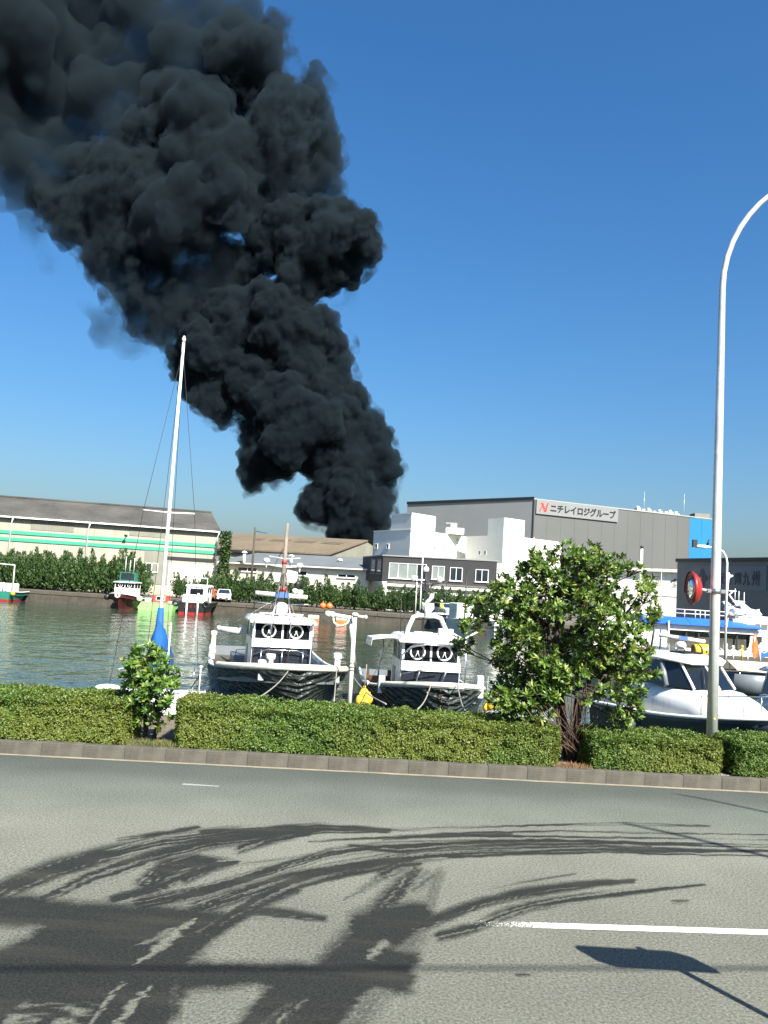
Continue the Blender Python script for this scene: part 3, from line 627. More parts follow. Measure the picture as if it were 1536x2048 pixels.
MB().box(0, L2, .45, .7, zE2 - .55, zE2 - .12, M2).build('fascia', M_DARKM, sh, True)
nrm2 = (R0[1] - R0[0]).cross(R0[3] - R0[0]).normalized()
for (a0, a1) in ((453, 468), (485, 522), (538, 575), (592, 630)):
    t0 = (a0 - 380) / (657 - 380); t1 = (a1 - 380) / (657 - 380)
    c0 = R0[0].lerp(R0[1], t0); c1 = R0[0].lerp(R0[1], t1); u0 = R0[3].lerp(R0[2], t0); u1 = R0[3].lerp(R0[2], t1)
    pp = [c0.lerp(u0, .58), c1.lerp(u1, .58), c1.lerp(u1, .7), c0.lerp(u0, .7)]; pp = [p + dz for p in pp]
    b = MB(); b.add(pp + [p + nrm2 * .08 for p in pp], [(4, 5, 6, 7), (0, 1, 5, 4), (1, 2, 6, 5), (2, 3, 7, 6), (3, 0, 4, 7)]); b.build('skylight', pm('roof_panel_dark', (.15, .12, .09), .8), sh, True)
for px_ in (479, 511, 539, 560, 603):
    pass
window(sh, P2, e2, n2_, (573, 596, 1110, 1120), 2, M_BLIND)

# ---- low white building with grey roof ----------------------------------
Fa, Fb = at(440, 1119, 122), at(738, 1143, 112); e3 = unit(Fa, Fb); n3 = outward(e3); P3 = (Fa.x, Fa.y); M3 = frame_m(P3, e3, n3)
L3 = (Vector((Fb.x, Fb.y)) - Vector(P3)).length; zE3 = (Fa.z + Fb.z) / 2
lw = thing('low_building', 'long low cream building with grey lean-to roof and short dark windows', 'building', (Fa.x, Fa.y, 0))
wall_box(lw, 'wall', P3, e3, n3, 0, L3, 0, zE3, -10, 0, M_CREAM)
zr3 = zat(600, 1116, 126)
b = MB(); Q = [M3 @ Vector(p) for p in [(-.2, .5, zE3 - .02), (L3 + .2, .5, zE3 - .02), (L3 + .2, -10.2, zr3 + .4), (-.2, -10.2, zr3 + .4)]]
b.add(Q + [p + Vector((0, 0, .16)) for p in Q], [(0, 1, 2, 3), (7, 6, 5, 4), (0, 4, 5, 1), (1, 5, 6, 2), (2, 6, 7, 3), (3, 7, 4, 0)]); b.build('roof', M_GREYR, lw, True)
MB().box(0, L3, .5, .62, zE3 - .18, zE3 + .0, M3).build('gutter', M_WHITEP, lw, True)
for r_ in ((476, 515, 1134, 1143.5), (576, 615, 1141, 1151), (675, 712, 1148, 1156)): window(lw, P3, e3, n3, r_, 2, M_GLASS, fw=.1)
for px_ in (489, 583, 680):
    c = at(px_, {489: 1106, 583: 1113, 680: 1121}[px_], 119); v = MB(); v.tube([c - Vector((0, 0, 1.6)), c], .22, 10); v.tube([c, c + Vector((0, 0, .12)), c + Vector((0, 0, .3))], [.42, .4, .14], 12); v.build('roof_vent', M_WHITEP, lw, True)

# ---- charcoal office -----------------------------------------------------
Ga, Gb = at(767, 1108, 104), at(994, 1127, 100); e4 = unit(Ga, Gb); n4 = outward(e4); P4 = (Ga.x, Ga.y); L4 = (Vector((Gb.x, Gb.y)) - Vector(P4)).length; M4 = frame_m(P4, e4, n4)
zT4 = (Ga.z + Gb.z) / 2; zB4 = face_hit(850, 1166, P4, e4)[1]
of = thing('office_building', 'two storey charcoal office building with white framed windows', 'building', (Ga.x, Ga.y, 0))
Gl = at(735, 1110, 112)
wall_box(of, 'ground_floor', P4, e4, n4, .5, L4 + 6, 0, zB4 - .003, -12, -.6, M_PLASTER)
b = MB(); bkv = Vector((Gl.x - Ga.x, Gl.y - Ga.y)) * 1.3
g0 = Vector(P4); g1 = Vector((Gb.x, Gb.y)); g2 = g1 + bkv; g3 = g0 + bkv
b.prism([g0, g1, g2, g3], zB4, zT4); b.build('upper_floor', M_CHAR, of, True)
b = MB(); b.prism([g0 + Vector((-.1, -.1)), g1 + Vector((.1, -.1)), g2, g3], zT4, zT4 + .16); b.build('parapet', M_COLDL, of, True)
b = MB(); g5 = g1 + Vector((e4[0] * 7, e4[1] * 7)); b.prism([g1 + Vector((.02, 0)), g5, g5 + bkv, g2], zB4 - 1, zT4 - .25); b.build('white_wing', M_PLASTER, of, True)
window(of, P4, e4, n4, (778, 853, 1127, 1158), 4, [M_BLIND, M_BLIND, M_BLIND, M_GLASSB])
window(of, P4, e4, n4, (864, 889, 1132, 1159), 2, M_BLIND)
window(of, P4, e4, n4, (900, 925, 1135, 1162), 2, M_GLASSB); window(of, P4, e4, n4, (951, 977, 1139, 1164), 2, M_GLASSB)
eS = unit(g3, g0); nS = outward(eS)
for r_ in ((742, 751, 1118, 1148), (754, 763, 1118, 1148)): window(of, tuple(g3), eS, nS, r_, 1, M_GLASSB, M_COLDL, sill=False)
s_, z_ = face_hit(850, 1172, P4, e4)
MB().box(.5, L4 + 3, -.6, .9, z_ - .25, z_ + .05, M4).build('canopy', M_PLASTER, of, True); MB().box(.5, L4 + 3, -.6, 1.1, z_ - 1.0, z_ - .7, M4).build('canopy', M_PLASTER, of, True)

# ---- white stepped blocks --------------------------------------------------
def block(name, label, c, l, r, top, twl, twr, ttop, dc, dl, dr, extra=()):
    """c corner px, l/r ends px; top px at corner; tower ends"""
    C = at(c, top, dc); Lf = at(l, top, dl); Rg = at(r, top, dr)
    t = thing(name, label, 'building', (C.x, C.y, 0)); z = C.z
    c2, l2, r2 = Vector((C.x, C.y)), Vector((Lf.x, Lf.y)), Vector((Rg.x, Rg.y)); b2 = l2 + (r2 - c2)
    MB().prism([l2, c2, r2, b2], 0, z).build('wall', M_PLASTER, t, True)
    MB().prism([l2 + Vector((-.08, -.05)), c2 + Vector((0, -.12)), r2 + Vector((.08, -.05)), b2 + Vector((0, .1))], z, z + .14).build('parapet', M_PLASTER, t, True)
    eR = unit(c2, r2); eLf = unit(l2, c2)
    sr = face_hit(twr, top, c2, eR)[0]; sl_ = -face_hit(twl, top, c2, eLf)[0]
    zt = zat(c, ttop, dc); m_ = Vector((.0, -.06))
    tr = c2 + eR * sr; tl = c2 - eLf * sl_
    tw = MB().prism([tl + m_, c2 + m_, tr + m_, tl + (tr - c2)], z - .2, zt).build('tower', M_PLASTER, t, True)
    MB().prism([tl + m_ * 3, c2 + m_ * 3, tr + m_ * 3, tl + (tr - c2)], zt, zt + .12).build('coping', M_PLASTER, tw).location = (-C.x, -C.y, 0)
    return t, c2, eR, eLf
t, c2, eR, eLf = block('white_block', 'white stepped block with a tower beside the black smoke', 822, 748, 936, 1060, 782, 870, 1027, 124, 133, 134)
for x_ in (753, 776):
    window(t, tuple(c2), eLf, outward(eLf), (x_ - 2.5, x_ + 2.5, 1088, 1098), 1, M_GLASSB, sill=False)
for x_ in (868, 887): window(t, tuple(c2), eR, outward(eR), (x_ - 3, x_ + 3, 1092 + (x_ - 868) * .07, 1101 + (x_ - 868) * .07), 1, M_BLIND, sill=False)
v = MB(); s_, z_ = face_hit(915, 1080, c2, eR); Mq = frame_m(c2, eR, outward(eR)); v.bbox(s_ - .22, s_ + .22, .0, .4, z_ - .35, z_ + .3, .05, Mq); v.build('wall_vent', M_STEEL, t, True)
q = at(913, 1062, 130); v = MB().box(q.x - 1.6, q.x + 1.2, q.y, q.y + 3, q.z - .5, q.z + .5); v.build('roof_unit', M_PLASTER, t, True)
v = MB().box(q.x - 1, q.x + .1, q.y + .2, q.y + 1.2, q.z + .5, q.z + 1.3).box(q.x - 1.7, q.x - 1, q.y + .2, q.y + 1, q.z + 1.1, q.z + 1.28); v.build('roof_duct', M_COLDL, t, True)
t, c2, eR, eLf = block('white_block', 'white stepped block with a tower nearest the tall grey cold store', 1007, 933, 1124, 1072, 975, 1048, 1037, 122, 130, 130)
for x_ in (960, 971): window(t, tuple(c2), eLf, outward(eLf), (x_ - 2.5, x_ + 2.5, 1101, 1110), 1, M_GLASSB, sill=False)
Mq = frame_m(c2, eR, outward(eR)); s_, z_ = face_hit(1058, 1092, c2, eR); MB().bbox(s_ - .25, s_ + .25, 0, .4, z_ - .45, z_ + .35, .05, Mq).build('wall_vent', M_STEEL, t, True)
window(t, tuple(c2), eR, outward(eR), (1054, 1060, 1107, 1115), 1, M_BLIND, sill=False); window(t, tuple(c2), eR, outward(eR), (1112, 1117, 1092, 1101), 1, M_BLIND, sill=False)
s_, z_ = face_hit(1066, 1100, c2, eR); MB().tube([Mq @ Vector((s_, .08, z_ + 2.0)), Mq @ Vector((s_, .08, 0.))], .06, 6).build('downpipe', M_STEEL, t, True)

# ---- tall grey cold store with the sign -------------------------------------
C = at(1068, 999, 150); Lf = at(815, 1011, 172); Rg = at(1427, 1036, 166)
c2, l2, r2 = Vector((C.x, C.y)), Vector((Lf.x, Lf.y)), Vector((Rg.x, Rg.y)); b2 = l2 + (r2 - c2)
cs = thing('cold_store', 'huge windowless grey cold store with a long lettered sign and blue end', 'warehouse', (C.x, C.y, 0)); zc = C.z
eR, eLf = unit(c2, r2), unit(l2, c2); nR = outward(eR); sB = face_hit(1379, 1060, c2, eR)[0]; bl = c2 + eR * sB
MB().prism([l2, c2, bl, bl + (l2 - c2)], 0, zc).build('wall', M_COLD, cs, True)
MB().prism([bl + eR * .004, r2, r2 + (l2 - c2), bl + eR * .004 + (l2 - c2)], 0, zc - .1).build('blue_wall', M_COLDB, cs, True)
MB().prism([l2 + Vector((-.2, -.15)), c2 + Vector((0, -.25)), c2 + Vector((0, .5)), l2 + Vector((.3, .3))], zc - .02, zc + .5).build('dark_coping', M_DARKM, cs, True)
wall_box(cs, 'sky_lit_side_wall', l2, eLf, outward(eLf), .02, (c2 - l2).length - .05, 0, zc - .03, .003, .06, M_COLDL)  # thin lighter panel on the shaded face; sky light put into its colour
Mc = frame_m(c2, eR, nR); Lr = (r2 - c2).length
MB().box(-.05, Lr + .1, -.4, .12, zc + .003, zc + .22, Mc).build('coping', M_COLDL, cs, True)
MB().box(-.12, .12, -.1, .16, 0, zc - .02, Mc).build('corner_trim', M_DARKM, cs, True)
for k in range(1, 14):                                                   # cladding joints
    MB().box(Lr * k / 14 - .03, Lr * k / 14 + .03, .003, .03, 0, zc - .05, Mc).build('joint_strip', M_COLD if k < 12 else M_COLDB, cs, True)
s0, zt = face_hit(1072, 999, c2, eR); s1, zb = face_hit(1234, 1044, c2, eR)
zt2 = face_hit(1234, 1017, c2, eR)[1]; zb2 = face_hit(1072, 1028, c2, eR)[1]; zT = (zt + zt2) / 2; zB = (zb + zb2) / 2
sgn = MB().box(s0, s1, .05, .3, zB, zT, Mc).build('sign_board', M_SIGNB, cs, True)
Hs = zT - zB
zc_t = zB + Hs * .2; W_ = s1 - s0
base = c2 + eR * (s0 + W_ * .165) + nR * .3
tx = text('lettering', 'ニチレイロジグループ', M_LETTER, cs, base, eR, zc_t, nR, Hs * .6, W_ * .8, .04, .03, .04); 
# N emblem: two slanted strokes and a diagonal wedge
lg = MB(); lo_ = s0 + W_ * .03; hgt = Hs * .62; zb_ = zB + Hs * .19; wl = W_ * .11
def emb(poly): 
    lg.add([Mc @ Vector((lo_ + x * wl, .31, zb_ + y * hgt)) for x, y in poly] + [Mc @ Vector((lo_ + x * wl, .37, zb_ + y * hgt)) for x, y in poly], [tuple(range(len(poly), 2 * len(poly)))] + [(i, (i + 1) % len(poly), len(poly) + (i + 1) % len(poly), len(poly) + i) for i in range(len(poly))])
emb([(0, 0), (.13, 0), (.42, .72), (.36, .98), (.2, .98), (.3, .7)]); emb([(.2, .98), (.4, .98), (.78, .02), (.56, .02)]); emb([(.56, .02), (.78, .02), (1., 1.05), (.86, 1.05)])
lg.build('emblem', M_LOGO, sgn).location = (-C.x, -C.y, 0)
for i, px_ in enumerate((1278, 1290, 1300, 1312, 1322, 1335, 1343, 1355)):
    h = [10, 5, 8, 3, 7, 4, 8, 6][i]; p0 = at(px_, 1022 + i, 168); s_ = 168 / F
    v = MB(); v.bbox(p0.x - 4.2 * s_, p0.x + 4.2 * s_, p0.y, p0.y + 2, zc - .2, p0.z + (h - 8) * s_ * 1.2 + .5, .1)
    v.tube([(p0.x, p0.y + 1, p0.z + (h - 8) * s_), (p0.x, p0.y + 1, p0.z + (h - 5) * s_ + .6)], .35, 8); v.build('rooftop_unit', M_OFFW if i % 2 else M_STEEL, cs, True)
for px_ in (1288, 1368):
    p0 = at(px_, 1020, 168); MB().tube([(p0.x, p0.y, zc - .1), (p0.x, p0.y, zc + 5.2)], .035, 5).build('lightning_rod', M_STEEL, cs, True)
p0 = at(1385, 1030, 175); MB().box(p0.x - 1, p0.x + 2.2, p0.y - 4, p0.y - 1, zc - .3, p0.z).build('roof_room', M_SAGE, cs, True)

# ---- white warehouse with the character, right ---------------------------------
Ha, Hb = at(1215, 1136, 118), at(1380, 1148, 112); e6 = unit(Ha, Hb); n6 = outward(e6); P6 = (Ha.x, Ha.y); M6 = frame_m(P6, e6, n6); L6 = (Vector((Hb.x, Hb.y)) - Vector(P6)).length
ww = thing('white_warehouse', 'low white warehouse with a dark character painted on its wall', 'warehouse', (Ha.x, Ha.y, 0))
wall_box(ww, 'wall', P6, e6, n6, 0, L6, 0, Ha.z - .3, -12, 0, M_PLASTER)
MB().box(-.3, L6 + .3, -12.3, .5, Ha.z - .3, Ha.z + .15, M6).build('roof', M_CREAM, ww, True)
MB().box(-.3, L6, .5, .62, Ha.z - .25, Ha.z + .05, M6).build('gutter', M_CREAM, ww, True)
s0, z0 = face_hit(1341, 1174, P6, e6); s1, z1 = face_hit(1359, 1157, P6, e6)
text('lettering', '倉', M_LETTER, ww, Vector(P6) + e6 * s0, e6, z0, n6, z1 - z0, s1 - s0, .02, .035, .05)
mt = pm('tan_paint', (.6, .38, .24), .8, 0, .1)
s0, z0 = face_hit(1306, 1170, P6, e6); s1, z1 = face_hit(1323, 1153, P6, e6)
text('lettering', '力', mt, ww, Vector(P6) + e6 * (s0 + .25), e6, z0 + .25, n6, z1 - z0 - .5, s1 - s0 - .5, .02, .03, .03)
v = MB(); 
for (a0, a1, b0, b1) in ((s0, s1, z0, z0 + .1), (s0, s1, z1 - .1, z1), (s0, s0 + .1, z0 + .1, z1 - .1), (s1 - .1, s1, z0 + .1, z1 - .1)): v.box(a0, a1, .004, .03, b0, b1, M6)
v.build('painted_frame', mt, ww, True)
s_, z_ = face_hit(1320, 1192, P6, e6); MB().box(s_ - 3, L6, .003, .06, z_, z_ + .12, M6).build('wall_band', M_CREAM, ww, True)

# ---- dark slate warehouse on the right -------------------------------------------
Ia, Ib = at(1355, 1118, 100), at(1560, 1113.5, 86); e7 = unit(Ia, Ib); n7 = outward(e7); P7 = (Ia.x, Ia.y); L7 = (Vector((Ib.x, Ib.y)) - Vector(P7)).length + 12
sw = thing('slate_warehouse', 'dark slate grey warehouse with navy emblem and lettering on its shaded wall', 'warehouse', (Ia.x, Ia.y, 0)); zT7 = (Ia.z + Ib.z) / 2
Mw = frame_m(P7, e7, n7)
MB().box(0, L7, -26, 0, 0, zT7 - .4, Mw).build('wall', M_SLATEW, sw, True)
MB().box(-.15, L7 + .1, -26.1, .18, zT7 - .4, zT7, Mw).build('parapet', M_DARKM, sw, True)
M_SLATEP = pm('slate_sign_panel', (.245, .27, .31), .6, 0, .05, .3)
s0, z1 = face_hit(1385, 1132, P7, e7); s1, z0 = face_hit(1533, 1182, P7, e7)
sgp = MB().box(s0, s1, .003, .06, z0, z1, Mw).build('sign_panel', M_SLATEP, sw, True)
def sw_text(body, xa, xb, ya, yb):
    s0, z0 = face_hit(xa, yb, P7, e7); s1, z1 = face_hit(xb, ya, P7, e7)
    text('lettering', body, M_NAVYL, sw, Vector(P7) + e7 * s0, e7, z0, n7, z1 - z0, s1 - s0, .02, .02, .09)
for ch, xa, xb, ya, yb in (('住', 1419, 1434, 1143, 1168), ('友', 1437, 1450, 1143, 1168), ('倉', 1453, 1466, 1143, 1169), ('庫', 1470, 1484, 1144, 1170), ('九', 1486, 1501, 1144, 1171), ('州', 1504, 1520, 1142, 1172)): sw_text(ch, xa, xb, ya, yb)
v = MB()                                                                     # emblem: four lobes round a small pale eye
for (xx, yy, rx, ry) in ((1405.5, 1147, 4.4, 9.5), (1405.5, 1165, 4.4, 9.5), (1399.5, 1156, 5.5, 6.5), (1411, 1156, 5.5, 6.5)):
    sc_, zc_ = face_hit(xx, yy, P7, e7); ss = abs(face_hit(xx + rx, yy, P7, e7)[0] - sc_); zz = abs(face_hit(xx, yy - ry, P7, e7)[1] - zc_)
    pl = [(sc_ + ss * math.cos(k * math.pi / 8), zc_ + zz * math.sin(k * math.pi / 8)) for k in range(16)]; o_ = .07 + .003 * (xx * 7 % 5)
    v.add([Mw @ Vector((a, o_, b)) for a, b in pl] + [Mw @ Vector((a, o_ + .03, b)) for a, b in pl], [tuple(range(16, 32))] + [(i, (i + 1) % 16, 16 + (i + 1) % 16, 16 + i) for i in range(16)])
v.build('emblem', M_NAVYL, sgp).location = (-Ia.x, -Ia.y, 0)
sc_, zc_ = face_hit(1404, 1156, P7, e7); v = MB().disc(Mw @ Vector((sc_, .13, zc_)), .18, (n7[0], n7[1], 0), .02, 12); v.build('emblem_eye', M_SIGNB, sgp).location = (-Ia.x, -Ia.y, 0)

# ================================================================== VEGETATION
def leaf_mat(name, cols, trans=.22, rough=.42, big=None):
    m = bpy.data.materials.new(name); m.use_nodes = True; n = m.node_tree.nodes; l = m.node_tree.links; b = n['Principled BSDF']
    ge = n.new('ShaderNodeNewGeometry'); rp_ = n.new('ShaderNodeValToRGB'); e = rp_.color_ramp.elements
    e[0].position = cols[0][0]; cols = [(p_, tuple(x * k_ for x, k_ in zip(c_, (.8, .88, .8)))) for p_, c_ in cols]; e[0].color = (*cols[0][1], 1); e[1].position = cols[-1][0]; e[1].color = (*cols[-1][1], 1)
    for p_, c_ in cols[1:-1]: k = e.new(p_); k.color = (*c_, 1)
    l.new(ge.outputs['Random Per Island'], rp_.inputs[0]); out = rp_.outputs[0]
    if big:
        tc = n.new('ShaderNodeTexCoord'); no = n.new('ShaderNodeTexNoise'); no.inputs['Scale'].default_value = big[0]; no.inputs['Detail'].default_value = 3; l.new(tc.outputs['Object'], no.inputs['Vector'])
        r2 = n.new('ShaderNodeValToRGB'); r2.color_ramp.elements[0].position = .42; r2.color_ramp.elements[1].position = .66; l.new(no.outputs[0], r2.inputs[0])
        m_ = n.new('ShaderNodeMath'); m_.operation = 'MULTIPLY'; m_.inputs[1].default_value = big[2]; l.new(r2.outputs[0], m_.inputs[0])
        out = mixc(n, l, m_.outputs[0], out, tuple(x * .82 for x in big[1]))
    l.new(out, b.inputs['Base Color']); b.inputs['Roughness'].default_value = rough; b.inputs['Specular IOR Level'].default_value = .45
    tr = n.new('ShaderNodeBsdfTranslucent'); l.new(out, tr.inputs['Color']); ms = n.new('ShaderNodeMixShader'); ms.inputs[0].default_value = trans
    l.new(b.outputs[0], ms.inputs[1]); l.new(tr.outputs[0], ms.inputs[2]); l.new(ms.outputs[0], n['Material Output'].inputs['Surface'])
    return m
def rand_unit(n, rg):
    d = rg.normal(size=(n, 3)); return d / np.linalg.norm(d, axis=1)[:, None]
def leaves(pos, direc, nrm, length, width, fold=.25):
    """folded rhombic leaves: pos base (n,3), direc along, nrm facing"""
    n = len(pos); direc = direc / np.linalg.norm(direc, axis=1)[:, None]
    side = np.cross(direc, nrm); side /= np.linalg.norm(side, axis=1)[:, None] + 1e-9; up_ = np.cross(side, direc)
    L_ = length[:, None] if hasattr(length, '__len__') else length; W_ = width[:, None] if hasattr(width, '__len__') else width
    mid = pos + direc * L_ * .58
    V_ = np.stack([pos, mid + side * W_ / 2 + up_ * W_ * fold, pos + direc * L_ - up_ * L_ * .08, mid - side * W_ / 2 + up_ * W_ * fold, mid], 1).reshape(-1, 3)
    o = np.arange(n)[:, None] * 5
    F_ = np.vstack([o + np.array([[0, 1, 2, 4]]), o + np.array([[0, 4, 2, 3]])])
    return V_, F_
M_LEAF = leaf_mat('shrub_leaf', [(0, (.045, .09, .016)), (.45, (.095, .165, .028)), (.8, (.165, .23, .042)), (.93, (.26, .27, .05)), (1, (.4, .3, .06))], .2, .38)
M_LEAFL = leaf_mat('young_shrub_leaf', [(0, (.045, .095, .016)), (.5, (.095, .18, .028)), (.85, (.17, .25, .045)), (.95, (.27, .28, .06)), (1, (.36, .28, .06))], .22, .38)
M_HEDGE = leaf_mat('hedge_leaf', [(0, (.03, .065, .012)), (.35, (.075, .14, .022)), (.75, (.14, .205, .034)), (1, (.24, .27, .05))], .25, .45, big=(.9, (.27, .26, .045), .42))
M_HCORE = pm('hedge_dark_core', (.02, .018, .01), .95, 0, .3, 20)  # near-black core colour stands for the shade deep inside the hedge
M_JUN = leaf_mat('juniper_spray', [(0, (.018, .042, .012)), (.5, (.038, .078, .018)), (.85, (.065, .115, .024)), (1, (.105, .14, .034))], .1, .6)
M_IVY = leaf_mat('ivy_leaf', [(0, (.02, .045, .012)), (.6, (.045, .08, .018)), (1, (.09, .12, .03))], .15, .45)

def hedge(label, pxa, pxb, za, zb, seed, rough=.035):
    rg = np.random.default_rng(seed)
    s0 = (xat(pxa, 1480, kdepth(xat(pxa, 1480, 12.8), .3))) / ku.x; s1 = (xat(pxb, 1500, kdepth(xat(pxb, 1500, 12.8), .3))) / ku.x
    base = K((s0 + s1) / 2, .75, .15); t = thing('hedge', label, 'hedge', tuple(base), KA, 'clipped hedges along the kerb')
    Lh = (s1 - s0) / 2; d0, d1 = -.56, .5
    def topz(x): return za + (zb - za) * (x + Lh) / (2 * Lh) - .15
    MB().add([(x * (Lh - .1), y, z) for x in (-1, 1) for y, z in ((d0 + .1, .06), (d1 - .1, .06), (d1 - .12, topz(x * Lh) - .1), (d0 + .12, topz(x * Lh) - .1))], [(0, 1, 2, 3), (7, 6, 5, 4), (0, 3, 7, 4), (1, 5, 6, 2), (3, 2, 6, 7), (0, 4, 5, 1)]).build('branches', M_HCORE, t)  # solid dark box, no branches modelled: stops light leaking, inner shade as colour
    P_, N_ = [], []
    def sheet(n, f):
        u, v = rg.random(n), rg.random(n); p, nn = f(u, v); P_.append(p); N_.append(np.broadcast_to(nn, p.shape))
    zt = lambda x: topz(x)
    hh = .62; dens = 7600
    n_f = int(2 * Lh * hh * dens)
    sheet(n_f, lambda u, v: (np.stack([(u * 2 - 1) * Lh, np.full_like(u, d0) + .06 * v ** 2, .03 + v * (zt((u * 2 - 1) * Lh) - .05)], 1), np.array([0, -1, .25])))
    sheet(int(2 * Lh * (d1 - d0) * dens * .9), lambda u, v: (np.stack([(u * 2 - 1) * Lh, d0 + v * (d1 - d0), zt((u * 2 - 1) * Lh)], 1), np.array([0, 0, 1.])))
    sheet(int(2 * Lh * hh * dens * .15), lambda u, v: (np.stack([(u * 2 - 1) * Lh, np.full_like(u, d1), .03 + v * (zt((u * 2 - 1) * Lh) - .03)], 1), np.array([0, 1, .2])))
    for sg in (-1, 1):
        sheet(int((d1 - d0) * hh * dens), lambda u, v: (np.stack([np.full_like(u, sg * Lh), d0 + u * (d1 - d0), .03 + v * (zt(sg * Lh) - .03)], 1), np.array([sg, 0, .2])))
    p = np.vstack(P_); nn = np.vstack(N_).astype(float)
    # round the upper edges, then lump the surface
    ed = np.minimum(np.minimum(p[:, 1] - d0, d1 - p[:, 1]), np.minimum(Lh - p[:, 0], p[:, 0] + Lh)); top = nn[:, 2] > .9
    p[:, 2] -= np.where(top, .05 * np.exp(-ed / .06), 0)
    ex = np.exp(-(Lh - np.abs(p[:, 0])) / .1) * np.exp(-np.minimum(p[:, 1] - d0, d1 - p[:, 1]) / .1)
    p[:, 0] -= np.sign(p[:, 0]) * .09 * ex; p[:, 1] += np.where(p[:, 1] < 0, 1, -1) * .07 * ex
    q1 = vnoise(p[:, 0] * 7 + 31, (p[:, 2] + p[:, 1]) * 7 + 17, seed) - .5; q2 = vnoise(p[:, 0] * 2.2 + 5, (p[:, 2] + p[:, 1]) * 2.2 + 9, seed + 1) - .5; q3 = vnoise(p[:, 0] * 16, (p[:, 2] + p[:, 1]) * 16, seed + 2) - .5
    p += nn * (q1 * .1 + q2 * .07 + q3 * .055 - rg.random(len(p)) * .06)[:, None]
    p[:, 2] = np.maximum(p[:, 2], .015 + .05 * (vnoise(p[:, 0] * 5, p[:, 1] * 2, seed + 4)))
    fa = nn + rand_unit(len(p), rg) * .75; dr = np.cross(fa, rand_unit(len(p), rg)) + nn * .25
    V_, F_ = leaves(p, dr, fa, rg.uniform(.028, .05, len(p)), rg.uniform(.016, .026, len(p)))
    ob = mesh_np('foliage', V_, F_, M_HEDGE, t); ob['kind'] = 'stuff'
    ns = int(2 * Lh * 26); sx_ = (rg.random(ns) * 2 - 1) * (Lh - .05); on_top = rg.random(ns) < .6
    b0_ = np.stack([sx_, np.where(on_top, d0 + rg.random(ns) * (d1 - d0), d0), np.where(on_top, topz(sx_) - .01, .1 + rg.random(ns) * .5)], 1); dr_ = np.where(on_top[:, None], np.array([0, -.1, 1.]), np.array([0, -.8, .6])) + rg.normal(size=(ns, 3)) * .35; dr_ /= np.linalg.norm(dr_, axis=1)[:, None]
    hl_ = rg.uniform(.04, .13, ns) * rg.random(ns) ** .5; pp_ = []; dd_ = []
    for j in range(7): pp_.append(b0_ + dr_ * (hl_ * (j + 1) / 7)[:, None]); dd_.append(dr_ * .6 + rg.normal(size=(ns, 3)) * .7)
    pp_ = np.vstack(pp_); dd_ = np.vstack(dd_); V_, F_ = leaves(pp_, dd_, rand_unit(len(pp_), rg), rg.uniform(.025, .05, len(pp_)), rg.uniform(.014, .024, len(pp_)))
    mesh_np('shoots', V_, F_, M_HEDGE, t)['kind'] = 'stuff'
    return t
hedge('clipped hedge with the yellowest leaves, beside the small bush', -180, 258, .83, .82, 11)
hedge('longest clipped hedge, between the small bush and the big tree', 350, 1124, .86, .74, 12)
hedge('clipped hedge around the foot of the tall lamp post', 1178, 1448, .7, .66, 13)
hedge('clipped hedge beyond the lamp post', 1466, 1760, .7, .68, 14)

